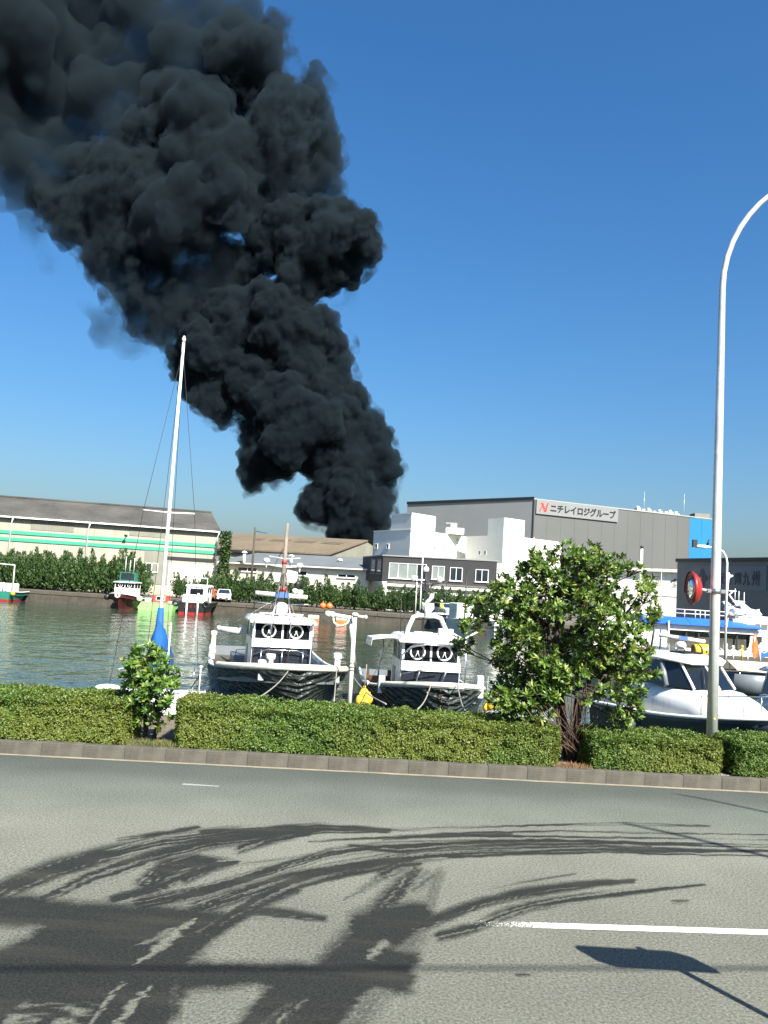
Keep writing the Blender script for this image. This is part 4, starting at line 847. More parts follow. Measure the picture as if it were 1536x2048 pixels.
def shrub(name, label, cat, basepx, clumps, y0, leafL, leafW, nw, nl, m, seed, group=None, trunk_r=.05, spread=.5, trunks=None):
    rg = np.random.default_rng(seed)
    B_ = at(basepx[0], basepx[1], y0); B_.z = .15; t = thing(name, label, cat, tuple(B_))
    PP, DD, NN, LL, WW = [], [], [], [], []
    br = MB(); cen = []
    for c in clumps:
        r = c[2] * y0 / F; dy = (c[3] if len(c) > 3 else rg.normal() * .28) ; dens = c[4] if len(c) > 4 else 1.
        cc = np.array(at(c[0], c[1], y0 + dy)) - np.array(B_); cen.append((cc, r))
        k = max(3, int(nw * dens * (r / .25) ** 2))
        for _ in range(k):
            d = rg.normal(size=3); d /= np.linalg.norm(d); d[2] = d[2] * .8 + .15
            p = cc + d * r * rg.uniform(.45, 1.02) ** .6; ax = d * .8 + np.array([0, 0, .55]) + rg.normal(size=3) * .35; ax /= np.linalg.norm(ax)
            a = np.cross(ax, rg.normal(size=3)); a /= np.linalg.norm(a); b_ = np.cross(ax, a)
            n_ = int(rg.integers(nl - 3, nl + 3)); ph = np.arange(n_) * 2.4 + rg.random() * 6
            tilt = rg.uniform(.5, 1.25, n_)[:, None]
            dd = (np.cos(ph)[:, None] * a + np.sin(ph)[:, None] * b_) * np.sin(tilt) + ax * np.cos(tilt)
            PP.append(np.repeat(p[None], n_, 0) - ax * rg.uniform(0, .05, n_)[:, None]); DD.append(dd); NN.append(np.repeat(ax[None], n_, 0) + dd * -.3)
            LL.append(rg.uniform(.7, 1.15, n_) * leafL * rg.uniform(.55, 1.15)); WW.append(rg.uniform(.8, 1.15, n_) * leafW)
    V_, F_ = leaves(np.vstack(PP), np.vstack(DD), np.vstack(NN), np.concatenate(LL), np.concatenate(WW), .12)
    ob = mesh_np('crown', V_, F_, m, t); ob['kind'] = 'stuff'
    # stems: trunk forks, each clump reached by a curved branch
    forks = [np.array(at(x_, y_, y0)) - np.array(B_) for x_, y_ in trunks]
    tk = MB(); prev = None
    for f in forks:
        st = np.array([rg.normal() * .05, rg.normal() * .05, -.05]); midp = st * .5 + f * .5 + rg.normal(size=3) * .05
        tk.tube([st, midp, f], [trunk_r * 1.25, trunk_r, trunk_r * .72], 8)
    tk.build('trunk', M_BARK, t)
    for cc, r in cen:
        f = min(forks, key=lambda q: np.linalg.norm(cc - q) + max(0, q[2] - cc[2]) * 1.5)
        m1 = f * .55 + cc * .45 + rg.normal(size=3) * .06 + np.array([0, 0, -.05]); br.tube([f, m1, cc], [trunk_r * .55, trunk_r * .35, trunk_r * .15], 6)
        for _ in range(7):
            d = rg.normal(size=3); d /= np.linalg.norm(d); d[2] = abs(d[2]) * .7; br.tube([cc * .8 + m1 * .2, cc + d * r * .85], [.011, .005], 4)
    br.build('branches', M_BARK, t)
    return t
rgc = np.random.default_rng(77)
cl = []
for x_, y_, r_ in ((1130, 1115, 34), (1085, 1125, 30), (1180, 1112, 32), (1225, 1135, 30), (1150, 1150, 40), (1060, 1165, 36), (1105, 1175, 38), (1200, 1165, 38), (1010, 1175, 26), (1035, 1200, 34), (985, 1190, 22), (955, 1205, 24), (1080, 1215, 40), (1130, 1205, 40), (1180, 1210, 40), (1225, 1195, 30),
                   (1255, 1220, 30), (1010, 1235, 34), (1045, 1255, 36), (1100, 1245, 36), (1210, 1250, 38), (1255, 1260, 32), (1290, 1170, 20), (1272, 1145, 18), (1298, 1195, 18), (1310, 1225, 18), (1300, 1250, 16), (1010, 1290, 34), (1050, 1300, 36), (1095, 1290, 32), (1140, 1300, 40), (1190, 1300, 36), (1235, 1305, 36), (1270, 1300, 28),
                   (1015, 1345, 32), (1055, 1350, 34), (1100, 1345, 26), (1215, 1345, 30), (1255, 1350, 32), (1285, 1345, 26), (1000, 1385, 24), (1040, 1395, 28), (1065, 1410, 26), (1240, 1385, 26), (1270, 1395, 24), (1265, 1425, 24), (1245, 1445, 20), (1020, 1410, 18),
                   (940, 1255, 24), (925, 1290, 20), (945, 1225, 16), (930, 1305, 13), (965, 1245, 16), (1140, 1270, 22), (1170, 1260, 22), (1160, 1180, 30), (1210, 1215, 30), (1080, 1135, 24), (1300, 1300, 14), (1285, 1320, 18), (1165, 1120, 22), (1205, 1140, 24), (1050, 1140, 20), (1030, 1370, 30), (1075, 1380, 28), (1010, 1320, 30), (1160, 1330, 24), (1075, 1320, 30), (1240, 1330, 30), (1220, 1280, 30), (1040, 1230, 30)):
    cl.append((x_, y_, r_, rgc.normal() * .38))
cl += [(1090, 1310, 26, -.5), (1130, 1335, 24, -.45), (1165, 1300, 26, -.5), (1060, 1270, 26, -.5), (1200, 1320, 24, -.45), (1085, 1365, 24, -.4), (1180, 1240, 28, -.5), (1115, 1225, 28, -.5), (1000, 1400, 28, -.3), (1035, 1412, 30, -.4), (1070, 1398, 30, -.4), (1088, 1425, 22, -.4), (1012, 1425, 20, -.3), (1098, 1388, 26, -.5), (1112, 1350, 28, -.5), (1140, 1372, 24, -.5), (1160, 1340, 22, -.45), (1170, 1400, 16, -.4, .6), (1200, 1390, 18, -.4, .6), (1225, 1425, 18, -.3, .6), (1060, 1440, 16, -.4)]
tree = shrub('evergreen_tree', 'large bushy evergreen tree with whorled leaves growing in the hedge gap', 'tree', (1142, 1520), cl, 13.55, .122, .042, 34, 10, M_LEAF, 21, trunk_r=.042, trunks=[(1095, 1350), (1095, 1250), (1160, 1270), (1110, 1190), (1205, 1290)])
tw = MB(); rg = np.random.default_rng(5); Bt = tree.location
for k in range(64):
    a = at(1142 + rg.normal() * 16, 1500 + rg.normal() * 6, 13.2 + rg.random() * .4) - Bt; bx_ = at(1125 + rg.normal() * 55, 1400 + rg.normal() * 32, 13.2 + rg.normal() * .25) - Bt
    md = (a + bx_) / 2 + Vector(rg.normal(size=3) * .05); tw.tube([a, md, bx_], [.007, .005, .003], 5)
tw.build('dry_stems', M_TWIG, tree)
cl2 = [(290, 1310, 24), (265, 1320, 20), (318, 1318, 22), (275, 1345, 26), (310, 1345, 28), (340, 1350, 20), (255, 1365, 18), (290, 1375, 28), (325, 1375, 24), (350, 1372, 14), (275, 1405, 24), (310, 1405, 26), (335, 1400, 16), (265, 1435, 16), (295, 1432, 24), (325, 1432, 18), (258, 1340, 14), (305, 1300, 14), (310, 1450, 14), (250, 1400, 10)]
bush = shrub('evergreen_bush', 'small bright green bush with whorled leaves in front of the blue sail cover', 'bush', (300, 1480), cl2, 12.95, .135, .045, 34, 10, M_LEAFL, 23, trunk_r=.028, trunks=[(290, 1420), (315, 1400), (300, 1360)])

# loose grass, dead leaves and gravel at the foot of the hedges
rg = np.random.default_rng(31)
def grass(label, pxs, n, hgt, col_m, y0):
    P_, D_ = [], []
    for px_ in pxs:
        k = n // len(pxs); x = xat(px_, 1490, y0) + rg.normal(size=k) * .16; y = y0 + rg.normal(size=k) * .09; P_.append(np.stack([x, y, np.full(k, .145)], 1))
    p = np.vstack(P_); d = rg.normal(size=p.shape) * .5 + np.array([0, 0, .9])
    V_, F_ = leaves(p, d, rand_unit(len(p), rg), rg.uniform(.5, 1, len(p)) * hgt, rg.uniform(.005, .01, len(p)))
    o = mesh_np('grass', V_, F_, col_m); tag(o, label, kind='stuff'); return o
M_GRASS = leaf_mat('dry_grass', [(0, (.09, .11, .03)), (.6, (.18, .17, .06)), (1, (.34, .27, .14))], .3, .7)
grass('dry green tufts of grass under the small bush', [280, 295, 310, 325, 335], 1500, .13, M_GRASS, 12.72)
grass('dead brown leaves and stalks in the gap under the big tree', [1130, 1142, 1155], 700, .12, leaf_mat('dead_leaves', [(0, (.16, .07, .035)), (.6, (.3, .15, .08)), (1, (.42, .28, .17))], .2, .8), 12.95)
n = 5000; x = rg.uniform(-7, 8, n); tt = .15 + rg.random(n) ** 2 * .25; pb = np.stack([x, 12.53 + .049 * x + tt, np.full(n, .15)], 1)
bv, bf = ico[1]; sc_ = rg.uniform(.006, .018, n)
V_ = (bv[None] * sc_[:, None, None] * rg.uniform(.6, 1.2, (n, 1, 3)) + pb[:, None]).reshape(-1, 3); F_ = (bf[None] + (np.arange(n) * len(bv))[:, None, None]).reshape(-1, 3)
tag(mesh_np('gravel', V_, F_, pm('gravel', (.33, .31, .27), .95, 0, .3, 30)), 'grey gravel scattered along the top of the kerb', kind='stuff')

# junipers along the far quay ---------------------------------------------------
def juniper(seed, h, wd):
    rg = np.random.default_rng(seed); P_, D_, L_ = [], [], []
    spires = []
    for k in range(int(rg.integers(7, 10))):
        a = rg.random() * 6.28; r = wd * .42 * math.sqrt(rg.random()); spires.append((r * math.cos(a), r * math.sin(a), h * rg.uniform(.55, 1.0) * (1 - .25 * r / wd), wd * rg.uniform(.2, .3), rg.normal() * .12, rg.normal() * .12))
    for (x, y, hh, rr, lx, ly) in spires:
        n = int(330 * hh / 4); z = rg.random(n) ** .8; a = rg.random(n) * 6.28
        rad = rr * np.where(z < .3, .55 + z * 1.5, (1 - z) / .7 + .06) * rg.uniform(.6, 1.1, n) * (1 + .3 * np.sin(z * 16 + a * 2))
        p = np.stack([x + lx * z * hh + rad * np.cos(a), y + ly * z * hh + rad * np.sin(a), .25 + z * (hh - .25)], 1)
        d = np.stack([np.cos(a) * .55, np.sin(a) * .55, np.full(n, .9)], 1) + rg.normal(size=(n, 3)) * .28
        P_.append(p); D_.append(d); L_.append(rg.uniform(.22, .42, n) * (1.15 - .4 * z))
    for k in range(26):                                                    # lower skirt clumps
        a = rg.random() * 6.28; r = wd * .5 * math.sqrt(rg.random()); z = rg.uniform(.3, h * .5); n = 26
        c = np.array([r * math.cos(a), r * math.sin(a), z]); d = rg.normal(size=(n, 3)); d /= np.linalg.norm(d, axis=1)[:, None]
        P_.append(c + d * .3); D_.append(d + np.array([0, 0, .7])); L_.append(rg.uniform(.2, .36, n))
    p = np.vstack(P_); d = np.vstack(D_); L = np.concatenate(L_)
    V_, F_ = leaves(p, d, rand_unit(len(p), rg), L, L * .42, .1)
    return V_, F_
protos = []
for k in range(5):
    V_, F_ = juniper(100 + k, 4.3, 2.8)
    t = thing('juniper', 'x', 'tree'); c = mesh_np('crown', V_, F_, M_JUN, t); c['kind'] = 'stuff'
    tr_ = MB().tube([(0, 0, 0), (.05, .02, .7), (.02, .05, 2.2)], [.13, .1, .04], 7).build('trunk', M_BARK, t); protos.append(t)
used = [False] * 5
def put_jun(px_, dy, s, sz, label, group):
    k = random.randrange(5); x = xat(px_, 1180, far_edge(0) + 6); y = far_edge(x) + dy; x = xat(px_, 1180, y)
    o = protos[k] if not used[k] else copy_tree(protos[k]); used[k] = True
    o.location = (x, y, 0); o.rotation_euler = (0, 0, random.random() * 6.28); o.scale = (s, s, sz); o['label'] = label; o['group'] = group
for i in range(15): put_jun(-18 + i * 20.5 + random.uniform(-5, 5), 4.5 + random.uniform(-.6, .6), 1.05, random.uniform(1.08, 1.3), 'dense dark juniper in front of the green striped warehouse', 'junipers before the striped warehouse')
for i in range(12): put_jun(-8 + i * 25 + random.uniform(-6, 6), 7 + random.uniform(-.6, .6), 1.1, random.uniform(1.15, 1.4), 'dense dark juniper in front of the green striped warehouse', 'junipers before the striped warehouse')
for px_ in (352, 372, 392, 412, 428): put_jun(px_ + random.uniform(-4, 4), 6.5, .62, random.uniform(.78, .98), 'slender juniper standing before the white loading door', 'junipers before the loading door')
for i in range(30): put_jun(446 + i * 19.2 + random.uniform(-5, 5), 5.5 + random.uniform(-.8, .8), .92, random.uniform(.78, 1.0) - .12 * (i > 14), 'bushy juniper in the row before the low cream building and the charcoal office', 'junipers before the office and low building')
# ivy on the end of the old warehouse
c = at(446, 1150, 110.5); c.z = 0; t = thing('climbing_ivy', 'tall dark ivy column at the end of the striped warehouse', 'ivy', tuple(c)); rg = np.random.default_rng(41); n = 2600
z = rg.random(n) * (zat(446, 1064, 110.5)); a = rg.random(n) * 6.28; rad = (.55 + .3 * vnoise(z * 1.3, a, 6)) * np.sqrt(rg.random(n)) * (1 + .35 * (z < 4))
p = np.stack([rad * np.cos(a), rad * np.sin(a), z], 1); V_, F_ = leaves(p, rand_unit(n, rg) + np.array([0, -.3, .1]), rand_unit(n, rg), rg.uniform(.25, .45, n), rg.uniform(.18, .3, n)); mesh_np('foliage', V_, F_, M_IVY, t)['kind'] = 'stuff'
MB().tube([(0, 0, 0), (.05, 0, 4), (0, 0, 8)], [.15, .12, .05], 6).build('stem', M_BARK, t)

# ================================================================== STREET FURNITURE
# tall lamp post ---------------------------------------------------------------
YL = kdepth(5.7, .95)
b0 = at(1424, 1466, YL); b0.z = .15; p1 = at(1460, 600, YL); tipz = at(1545, 385, YL)
lamp = thing('street_lamp', 'tall tapering galvanised street lamp with curved arm standing in the hedge', 'street lamp', tuple(b0))
v = MB(); path = [(0, 0, 0), (0, 0, 3), (0, 0, 6), (0, 0, p1.z - b0.z + .2)]
x1 = path[-1][0]; zz = path[-1][2]
for k in range(1, 11):
    a = k / 10 * R(72); rad = 2.3
    path.append((x1 + rad * (1 - math.cos(a)), 0, zz + rad * math.sin(a)))
e_ = path[-1]; path.append((e_[0] + 1.2, 0, e_[2] + .38))
rad_ = [.09, .08, .066, .052] + [.05 - .001 * k for k in range(1, 11)] + [.038]
v.tube(path, rad_, 20); v.build('pole', M_STEEL, lamp)
hx, hz = path[-1][0], path[-1][2]
v = MB(); v.loft([[(hx + x_, y_ * wv, hz + .05 + z_ * hh) for y_, z_ in ((-1, 0), (-.7, .7), (0, 1), (.7, .7), (1, 0), (.6, -.5), (-.6, -.5))] for x_, wv, hh in ((-.15, .07, .06), (.1, .13, .09), (.5, .16, .1), (.8, .1, .05))]); v.build('lamp_head', M_STEEL, lamp)
v = MB(); v.tube([(0, 0, -.02), (0, 0, .14)], [.13, .13], 20); v.build('base_collar', M_RUST, lamp)
zc2 = zat(1428, 1182, YL) - b0.z
v = MB(); v.tube([(0, 0, zc2 - .035), (0, 0, zc2 + .035)], .1, 20); v.box(-.14, -.08, -.05, .05, zc2 - .03, zc2 + .03).box(.08, .16, -.04, .04, zc2 - .03, zc2 + .03); v.build('clamp', M_CHROME, lamp)
v = MB(); zp = zat(1428, 1436, YL) - b0.z; v.disc((-.0, -.094, zp), .022, (0, -1, 0), .004, 4); v.build('sticker', M_YELLOW, lamp)
v = MB(); zp = zat(1433, 1303, YL) - b0.z; v.add([(.086 * math.sin(a), -.0905 * math.cos(a), zp + dz_) for dz_ in (-.11, .05) for a in (.1, .3, .5)], [(0, 1, 4, 3), (1, 2, 5, 4)]); v.build('label_plate', M_OFFW, lamp)
# convex mirror
mc = at(1384, 1177, YL) ; mr = thing('traffic_mirror', 'round red hooded convex traffic mirror bracketed to the tall lamp post', 'mirror', (b0.x, b0.y, b0.z + zc2))
ml = mc - Vector((b0.x, b0.y, b0.z + zc2)); rm = .275
nm = Vector((-.995, .06, 0)).normalized()        # facing left along the road, a little toward the camera
tq = nm.to_track_quat('Z', 'Y')
def mpt(r, a, h): return ml + tq @ Vector((r * math.cos(a), r * math.sin(a), h))
v = MB(); v.loft([[mpt(r, 2 * math.pi * k / 28, h) for k in range(28)] for r, h in ((.01, -.15), (.1, -.145), (.2, -.1), (.255, -.04), (.275, 0), (.285, .02), (.262, .028), (.24, .012), (.2, .008))], caps=False); v.build('red_casing', M_REDP, mr)
v = MB(); v.loft([[mpt(r, 2 * math.pi * k / 28, h) for k in range(28)] for r, h in ((.005, .05), (.07, .046), (.14, .034), (.215, .01))], caps=True); v.build('mirror_glass', pm('mirror', (.75, .77, .78), .03, 1, .02), mr)
v = MB(); hd = [(mpt(.285, a, .0), mpt(.295, a, .13)) for a in [R(k) for k in np.linspace(-10, 190, 26)]]
# hood around the upper rim, in the mirror's own up direction
upv = Vector((0, 0, 1)); sdv = upv.cross(nm).normalized()
ring1, ring2, ring3 = [], [], []
for k in np.linspace(-15, 195, 28):
    a = R(k); dr_ = sdv * math.cos(a) + upv * math.sin(a); ring1.append(ml + dr_ * .285); ring2.append(ml + dr_ * .29 + nm * .045); ring3.append(ml + dr_ * .28 + nm * .043)
v.loft([ring1, ring2, ring3, [p - nm * .04 for p in ring3]], closed=False, caps=False); v.build('hood', M_REDP, mr)
v = MB(); v.tube([ml - nm * .09, (-.11, 0, 0)], .022, 8); v.build('bracket', M_STEEL, mr)

# second, thinner lamp on the pier -----------------------------------------------
d_ = 43; tb = at(1450, 1312, d_); tt_ = at(1455, 1110, d_)
pl_ = thing('pier_lamp', 'slim white lamp post with a lamp head on an arm above the pier', 'street lamp', (tb.x, tb.y, .1))
hz = zat(1424, 1094, d_) - .1
v = MB(); hh = tt_.z - .1
v.tube([(0, 0, 0), (0, 0, hh - .4), (-.06, 0, hh - .12), (-.22, 0, hh + .18), (-.5, 0, hh + .3), (-.95, 0, hz)], [.06, .055, .05, .045, .04, .03], 10); v.build('pole', M_WHITEP, pl_)
lh = at(1402, 1093, d_) - pl_.location
v = MB(); v.loft([[(lh.x + x_, lh.y + y_ * wv, lh.z + z_ * hv) for y_, z_ in ((-1, 0), (-.6, .8), (.6, .8), (1, 0), (.6, -.9), (-.6, -.9))] for x_, wv, hv in ((-.42, .05, .04), (-.2, .12, .09), (.15, .13, .11), (.5, .05, .05), (.78, .02, .02))]); v.build('lamp_head', M_OFFW, pl_)
v = MB(); q = at(1389, 1087, d_) - pl_.location; v.box(q.x - .1, q.x + .12, q.y - .1, q.y + .1, q.z - .2, q.z + .2); v.build('sensor_box', M_DARKM, pl_)
q = at(1416, 1092, d_); crow = thing('bird', 'small black bird perched on the arm of the pier lamp', 'bird', tuple(q))
v = MB(); v.loft([[(r * math.cos(a) * .8 + ox, r * math.sin(a), z) for a in np.linspace(0, 5.5, 8)] for ox, r, z in ((-.06, .02, -.02), (-.03, .07, .06), (.0, .085, .14), (.02, .07, .21), (.03, .045, .25), (.03, .05, .3), (.035, .035, .34), (.03, .01, .36))]); v.tube([(-.03, 0, .05), (-.1, 0, -.12)], [.04, .025], 6); v.tube([(.06, 0, .31), (.13, 0, .3)], [.018, .004], 5); v.build('body', M_BLACKH, crow)

# white mooring post with cross piece on the near quay --------------------------------
d_ = 15.2; pt = at(710, 1232, d_); pb = at(698, 1400, d_)
mp_ = thing('mooring_post', 'white painted pipe post with a capped top between the two fishing boats', 'post', (pt.x, pt.y, .15))
v = MB(); v.tube([(0, 0, 0), (0, 0, pt.z - .15)], [.042, .038], 14); v.build('post', M_OFFW, mp_)
v = MB(); zz = pt.z - .15; v.tube([(0, 0, zz), (0, 0, zz + .03), (0, 0, zz + .06)], [.06, .068, .04], 14); v.tube([(.03, 0, zz - .0), (.17, 0, zz - .01)], .028, 8); v.ball((.2, 0, zz - .01), .045, 10, 6, (.7, 1, 1)); v.build('cap', M_OFFW, mp_)
v = MB(); v.torus((0, 0, zz * .52), .044, .012, (0, .2, 1), 14, 6); v.torus((0, 0, zz * .55), .045, .012, (.1, 0, 1), 14, 6); v.torus((0, 0, zz * .585), .044, .01, (0, .1, 1), 14, 6); v.build('rope_binding', M_ROPE, mp_)
for sx_ in (-.16, .12): MB().bbox(sx_ - .05, sx_ + .05, -.06, .06, 0, .22, .015).build('base_bracket', M_OFFW, mp_)

# roadside sign, lamp posts and wire behind the camera: only their shadows reach the picture
M_SIGNBACK = pm('sign_back', (.45, .46, .46), .4, .6, .05)
ctl = 1 / math.tan(SUN_EL)
def caster(gpt, z): return Vector((gpt.x + math.sin(SUN_AZ) * z * ctl, gpt.y - math.cos(SUN_AZ) * z * ctl, z))
zs = 1.85; c = caster(gz(1290, 1918), zs); sg = thing('road_sign', 'rectangular road sign on a post, throwing its shadow on the road', 'sign', (c.x, c.y, 0))
wv, hv, ch = .44, .175, .09
pl8 = [(-wv + ch, -hv), (wv - ch * .2, -hv), (wv, -hv + .04), (wv, hv - ch), (wv - ch, hv), (-wv + .04, hv), (-wv, hv - .04), (-wv, -hv + ch)]
v = MB(); v.add([(x_, -.01, zs + z_) for x_, z_ in pl8] + [(x_, .01, zs + z_) for x_, z_ in pl8], [tuple(range(8)), tuple(range(15, 7, -1))] + [(i, i + 8, (i + 1) % 8 + 8, (i + 1) % 8) for i in range(8)]); v.build('plate', M_SIGNBACK, sg)
MB().tube([(.1, .05, 0), (.1, .05, zs + .15)], .032, 10).build('post', M_STEEL, sg)
for (pa, pb_, z, lbl, r_) in (((1245, 1646), (1560, 1719), 8.2, 'roadside lamp post whose curved arm throws the longer shadow', .05), ((1352, 1588), (1560, 1630), 8.8, 'roadside lamp post whose curved arm throws the shorter shadow', .035)):
    A = caster(gz(*pa), z); B2 = caster(gz(*pb_), z - .3); dirv = (B2 - A).normalized(); E2 = B2 + dirv * 1.6; E2.z = z - 1.3
    t = thing('street_lamp', lbl, 'street lamp', (E2.x, E2.y, 0)); o_ = t.location
    MB().tube([(0, 0, 0), (0, 0, z - 2.2), E2 - Vector((o_.x, o_.y, 0)), B2 - Vector((o_.x, o_.y, 0)), A.lerp(B2, .4) + Vector((0, 0, .12)) - Vector((o_.x, o_.y, 0)), A - Vector((o_.x, o_.y, 0))], [.09, .08, .07, r_, r_ * .9, r_ * .6], 10).build('pole', M_STEEL, t)
zw = 7.; A = caster(gz(0, 1933), zw); B2 = caster(gz(1300, 1936), zw); dv = (B2 - A).normalized()
for k, (zz, off) in enumerate(((7., 0), )):
    ca = MB().tube([A - dv * 30, A - dv * 12 + Vector((0, 0, -.08)), A + Vector((0, 0, -.03)), B2, B2 + dv * 14], .02, 6).build('overhead_cable', M_DARKM); tag(ca, 'black overhead cable strung along the near side of the road', 'cable')
for q in (A - dv * 30, B2 + dv * 14):
    tag(MB().tube([(q.x, q.y, 0), (q.x, q.y, 8.2)], [.17, .11], 12).build('utility_pole', M_CONC), 'concrete utility pole carrying the overhead cable beside the road', 'utility pole', 'poles carrying the overhead cable')

# ================================================================== BOATS
def sheet_extra(m, n, l, b, mp, ramp):
    tc = n.new('ShaderNodeTexCoord'); mp2 = n.new('ShaderNodeMapping'); mp2.inputs['Scale'].default_value = (.7, 1, 2.6); mp2.inputs['Rotation'].default_value = (0, R(28), 0); l.new(tc.outputs['Object'], mp2.inputs[0])
    no = n.new('ShaderNodeTexNoise'); no.inputs['Scale'].default_value = 1.6; no.inputs['Detail'].default_value = 3; no.inputs['Distortion'].default_value = 1.2; l.new(mp2.outputs[0], no.inputs['Vector'])
    vo = n.new('ShaderNodeTexWave'); vo.inputs['Scale'].default_value = 1.1; vo.inputs['Distortion'].default_value = 7; vo.inputs['Detail'].default_value = 3; vo.inputs['Detail Scale'].default_value = .7; l.new(mp2.outputs[0], vo.inputs['Vector'])
    ad = n.new('ShaderNodeMath'); ad.operation = 'MULTIPLY_ADD'; l.new(vo.outputs['Fac'], ad.inputs[0]); ad.inputs[1].default_value = .35; l.new(no.outputs[0], ad.inputs[2])
    bp = n.new('ShaderNodeBump'); bp.inputs['Strength'].default_value = 1; bp.inputs['Distance'].default_value = .3; l.new(ad.outputs[0], bp.inputs['Height']); l.new(bp.outputs[0], b.inputs['Normal'])
M_SHEET = pm('black_plastic_sheet', (.06, .072, .066), .36, 0, .3, 3, extra=sheet_extra)
class Hull:
    def __init__(s, L, B, zmid=.95, zbow=1.6, zstern=1.1, full=2.6, wl=.8, flat=.6, wexp=1.9, fl=1.7, rk=.1):
        s.wexp, s.fl, s.rk = wexp, fl, rk
        s.L, s.B, s.zm, s.zb, s.zs, s.full, s.wl, s.flat = L, B, zmid, zbow, zstern, full, wl, flat
    def gb(s, t):
        k = .9 + .1 * min(t / .4, 1)
        return s.B / 2 * (k if t < s.flat else k * max(0, 1 - ((t - s.flat) / (1 - s.flat)) ** s.full) ** .55)
    def wb(s, t): return s.B / 2 * s.wl * (1 if t < .35 else max(0, 1 - ((t - .35) / .62) ** s.wexp))
    def sz(s, t): return s.zm + (s.zb - s.zm) * max(0, (t - .35) / .65) ** 1.5 + (s.zs - s.zm) * max(0, (.3 - t) / .3) ** 1.5
    def pt(s, t, h, side, off=0.):
        """h 0 waterline .. 1 gunwale"""
        g_, w_, z_ = s.gb(t), s.wb(t), s.sz(t); y = w_ + (g_ - w_) * (h ** s.fl if h > 0 else 0) + off
        rake = -s.rk * s.L * (1 - h) ** 1.2 * max(0, (t - .55) / .45) ** 1.6
        return Vector((t * s.L + rake + off * .4 * max(0, t - .8) * 5, side * max(y, .0), z_ * h))
    def build(s, root, hm, dm, bottom=None, trim=None, trim_r=.05, deck_drop=.38, trim_from=0.):
        ts = [0, .06, .14, .22, .3, .38, .46, .54, .62, .7, .77, .83, .88, .92, .955, .98, 1.]; hs = [0, .12, .3, .5, .7, .86, 1.]
        mb = MB()
        for side in (1, -1):
            rings = []
            for t in ts:
                r_ = [Vector((t * s.L - s.rk * s.L * max(0, (t - .55) / .45) ** 1.6, 0, -.45)), s.pt(t, 0, side) - Vector((0, 0, .18))] + [s.pt(t, h, side) for h in hs]
                g_ = s.pt(t, 1, side); inn = max(g_.y * side - .09, 0); r_ += [Vector((g_.x - (.06 if t > .9 else 0), side * inn, g_.z + .01)), Vector((g_.x - (.06 if t > .9 else 0), side * inn, g_.z - deck_drop))]
                rings.append(r_ if side == 1 else r_[::-1])
            mb.loft(rings, closed=False, caps=False)
        tr0 = [s.pt(0, h, 1) for h in hs]; tr1 = [s.pt(0, h, -1) for h in hs]
        mb.add([Vector((0, 0, -.45))] + [s.pt(0, 0, 1) - Vector((0, 0, .18))] + tr0 + tr1[::-1] + [s.pt(0, 0, -1) - Vector((0, 0, .18))], [tuple(range(2 * len(hs) + 3))])
        h_ = mb.build('hull', hm, root)
        dk_ = MB(); rr = []
        for t in ts: g_ = s.pt(t, 1, 1); w_ = max(g_.y - .085, 0); rr.append([(g_.x - (.06 if t > .9 else 0), w_, g_.z - deck_drop), (g_.x - (.06 if t > .9 else 0), -w_, g_.z - deck_drop)])
        dk_.loft(rr, closed=False, caps=False, smooth=False); dk_.build('deck', dm, root)
        if bottom:
            v = MB()
            for side in (1, -1):
                rings = []
                for t in ts:
                    r_ = [s.pt(t, h, side, .012) for h in (.0, .1, .2)]; rings.append(r_ if side == 1 else r_[::-1])
                v.loft(rings, closed=False, caps=False)
            z2 = s.sz(0) * .2; v.box(-.03, -.012, -s.gb(0) * .86, s.gb(0) * .86, -.05, z2); v.build('boot_stripe', bottom, root)
        if trim:
            v = MB(); tt2 = [t for t in ts if t >= trim_from]; v.tube([s.pt(t, 1, 1) + Vector((0, 0, trim_r * .5)) for t in tt2] + [s.pt(t, 1, -1) + Vector((0, 0, trim_r * .5)) for t in tt2[::-1]], trim_r, 8); v.build('gunwale', trim, root)
        return h_
    def sheet(s, root, m, t0, h0=.12, h1=.97):
        v = MB(); ts = [t for t in (0, .06, .14, .22, .3, .38, .46, .54, .62, .7, .77, .83, .88, .92, .955, .98, 1.) if t >= t0]; hs = [0, .12, .3, .5, .7, .86, 1.]
        for side in (1, -1):
            rings = []
            for i, t in enumerate(ts):
                r_ = [s.pt(t, h, side, .1 + .012 * math.sin(i * 1.9 + h * 7 + side)) - Vector((0, 0, .02 * (h == 1))) for h in hs]
                if t == 1.: r_ = [Vector((p_.x + .05, 0, p_.z)) for p_ in r_]
                rings.append(r_ if side == 1 else r_[::-1])
            v.loft(rings, closed=False, caps=False)
        return v.build('bow_sheet', m, root)
def ring_window(mb_w, mb_d, c, r):
    mb_w.torus(c, r, r * .13, (1, 0, 0), 22, 6); mb_w.ball((c[0] + .02, c[1], c[2]), r * .15, 8, 6); mb_w.tube([(c[0] + .02, c[1], c[2]), (c[0] + .02, c[1] + r * .35, c[2] - r * .85)], r * .045, 5); mb_w.tube([(c[0] + .02, c[1], c[2]), (c[0] + .02, c[1] - r * .35, c[2] - r * .85)], r * .045, 5)
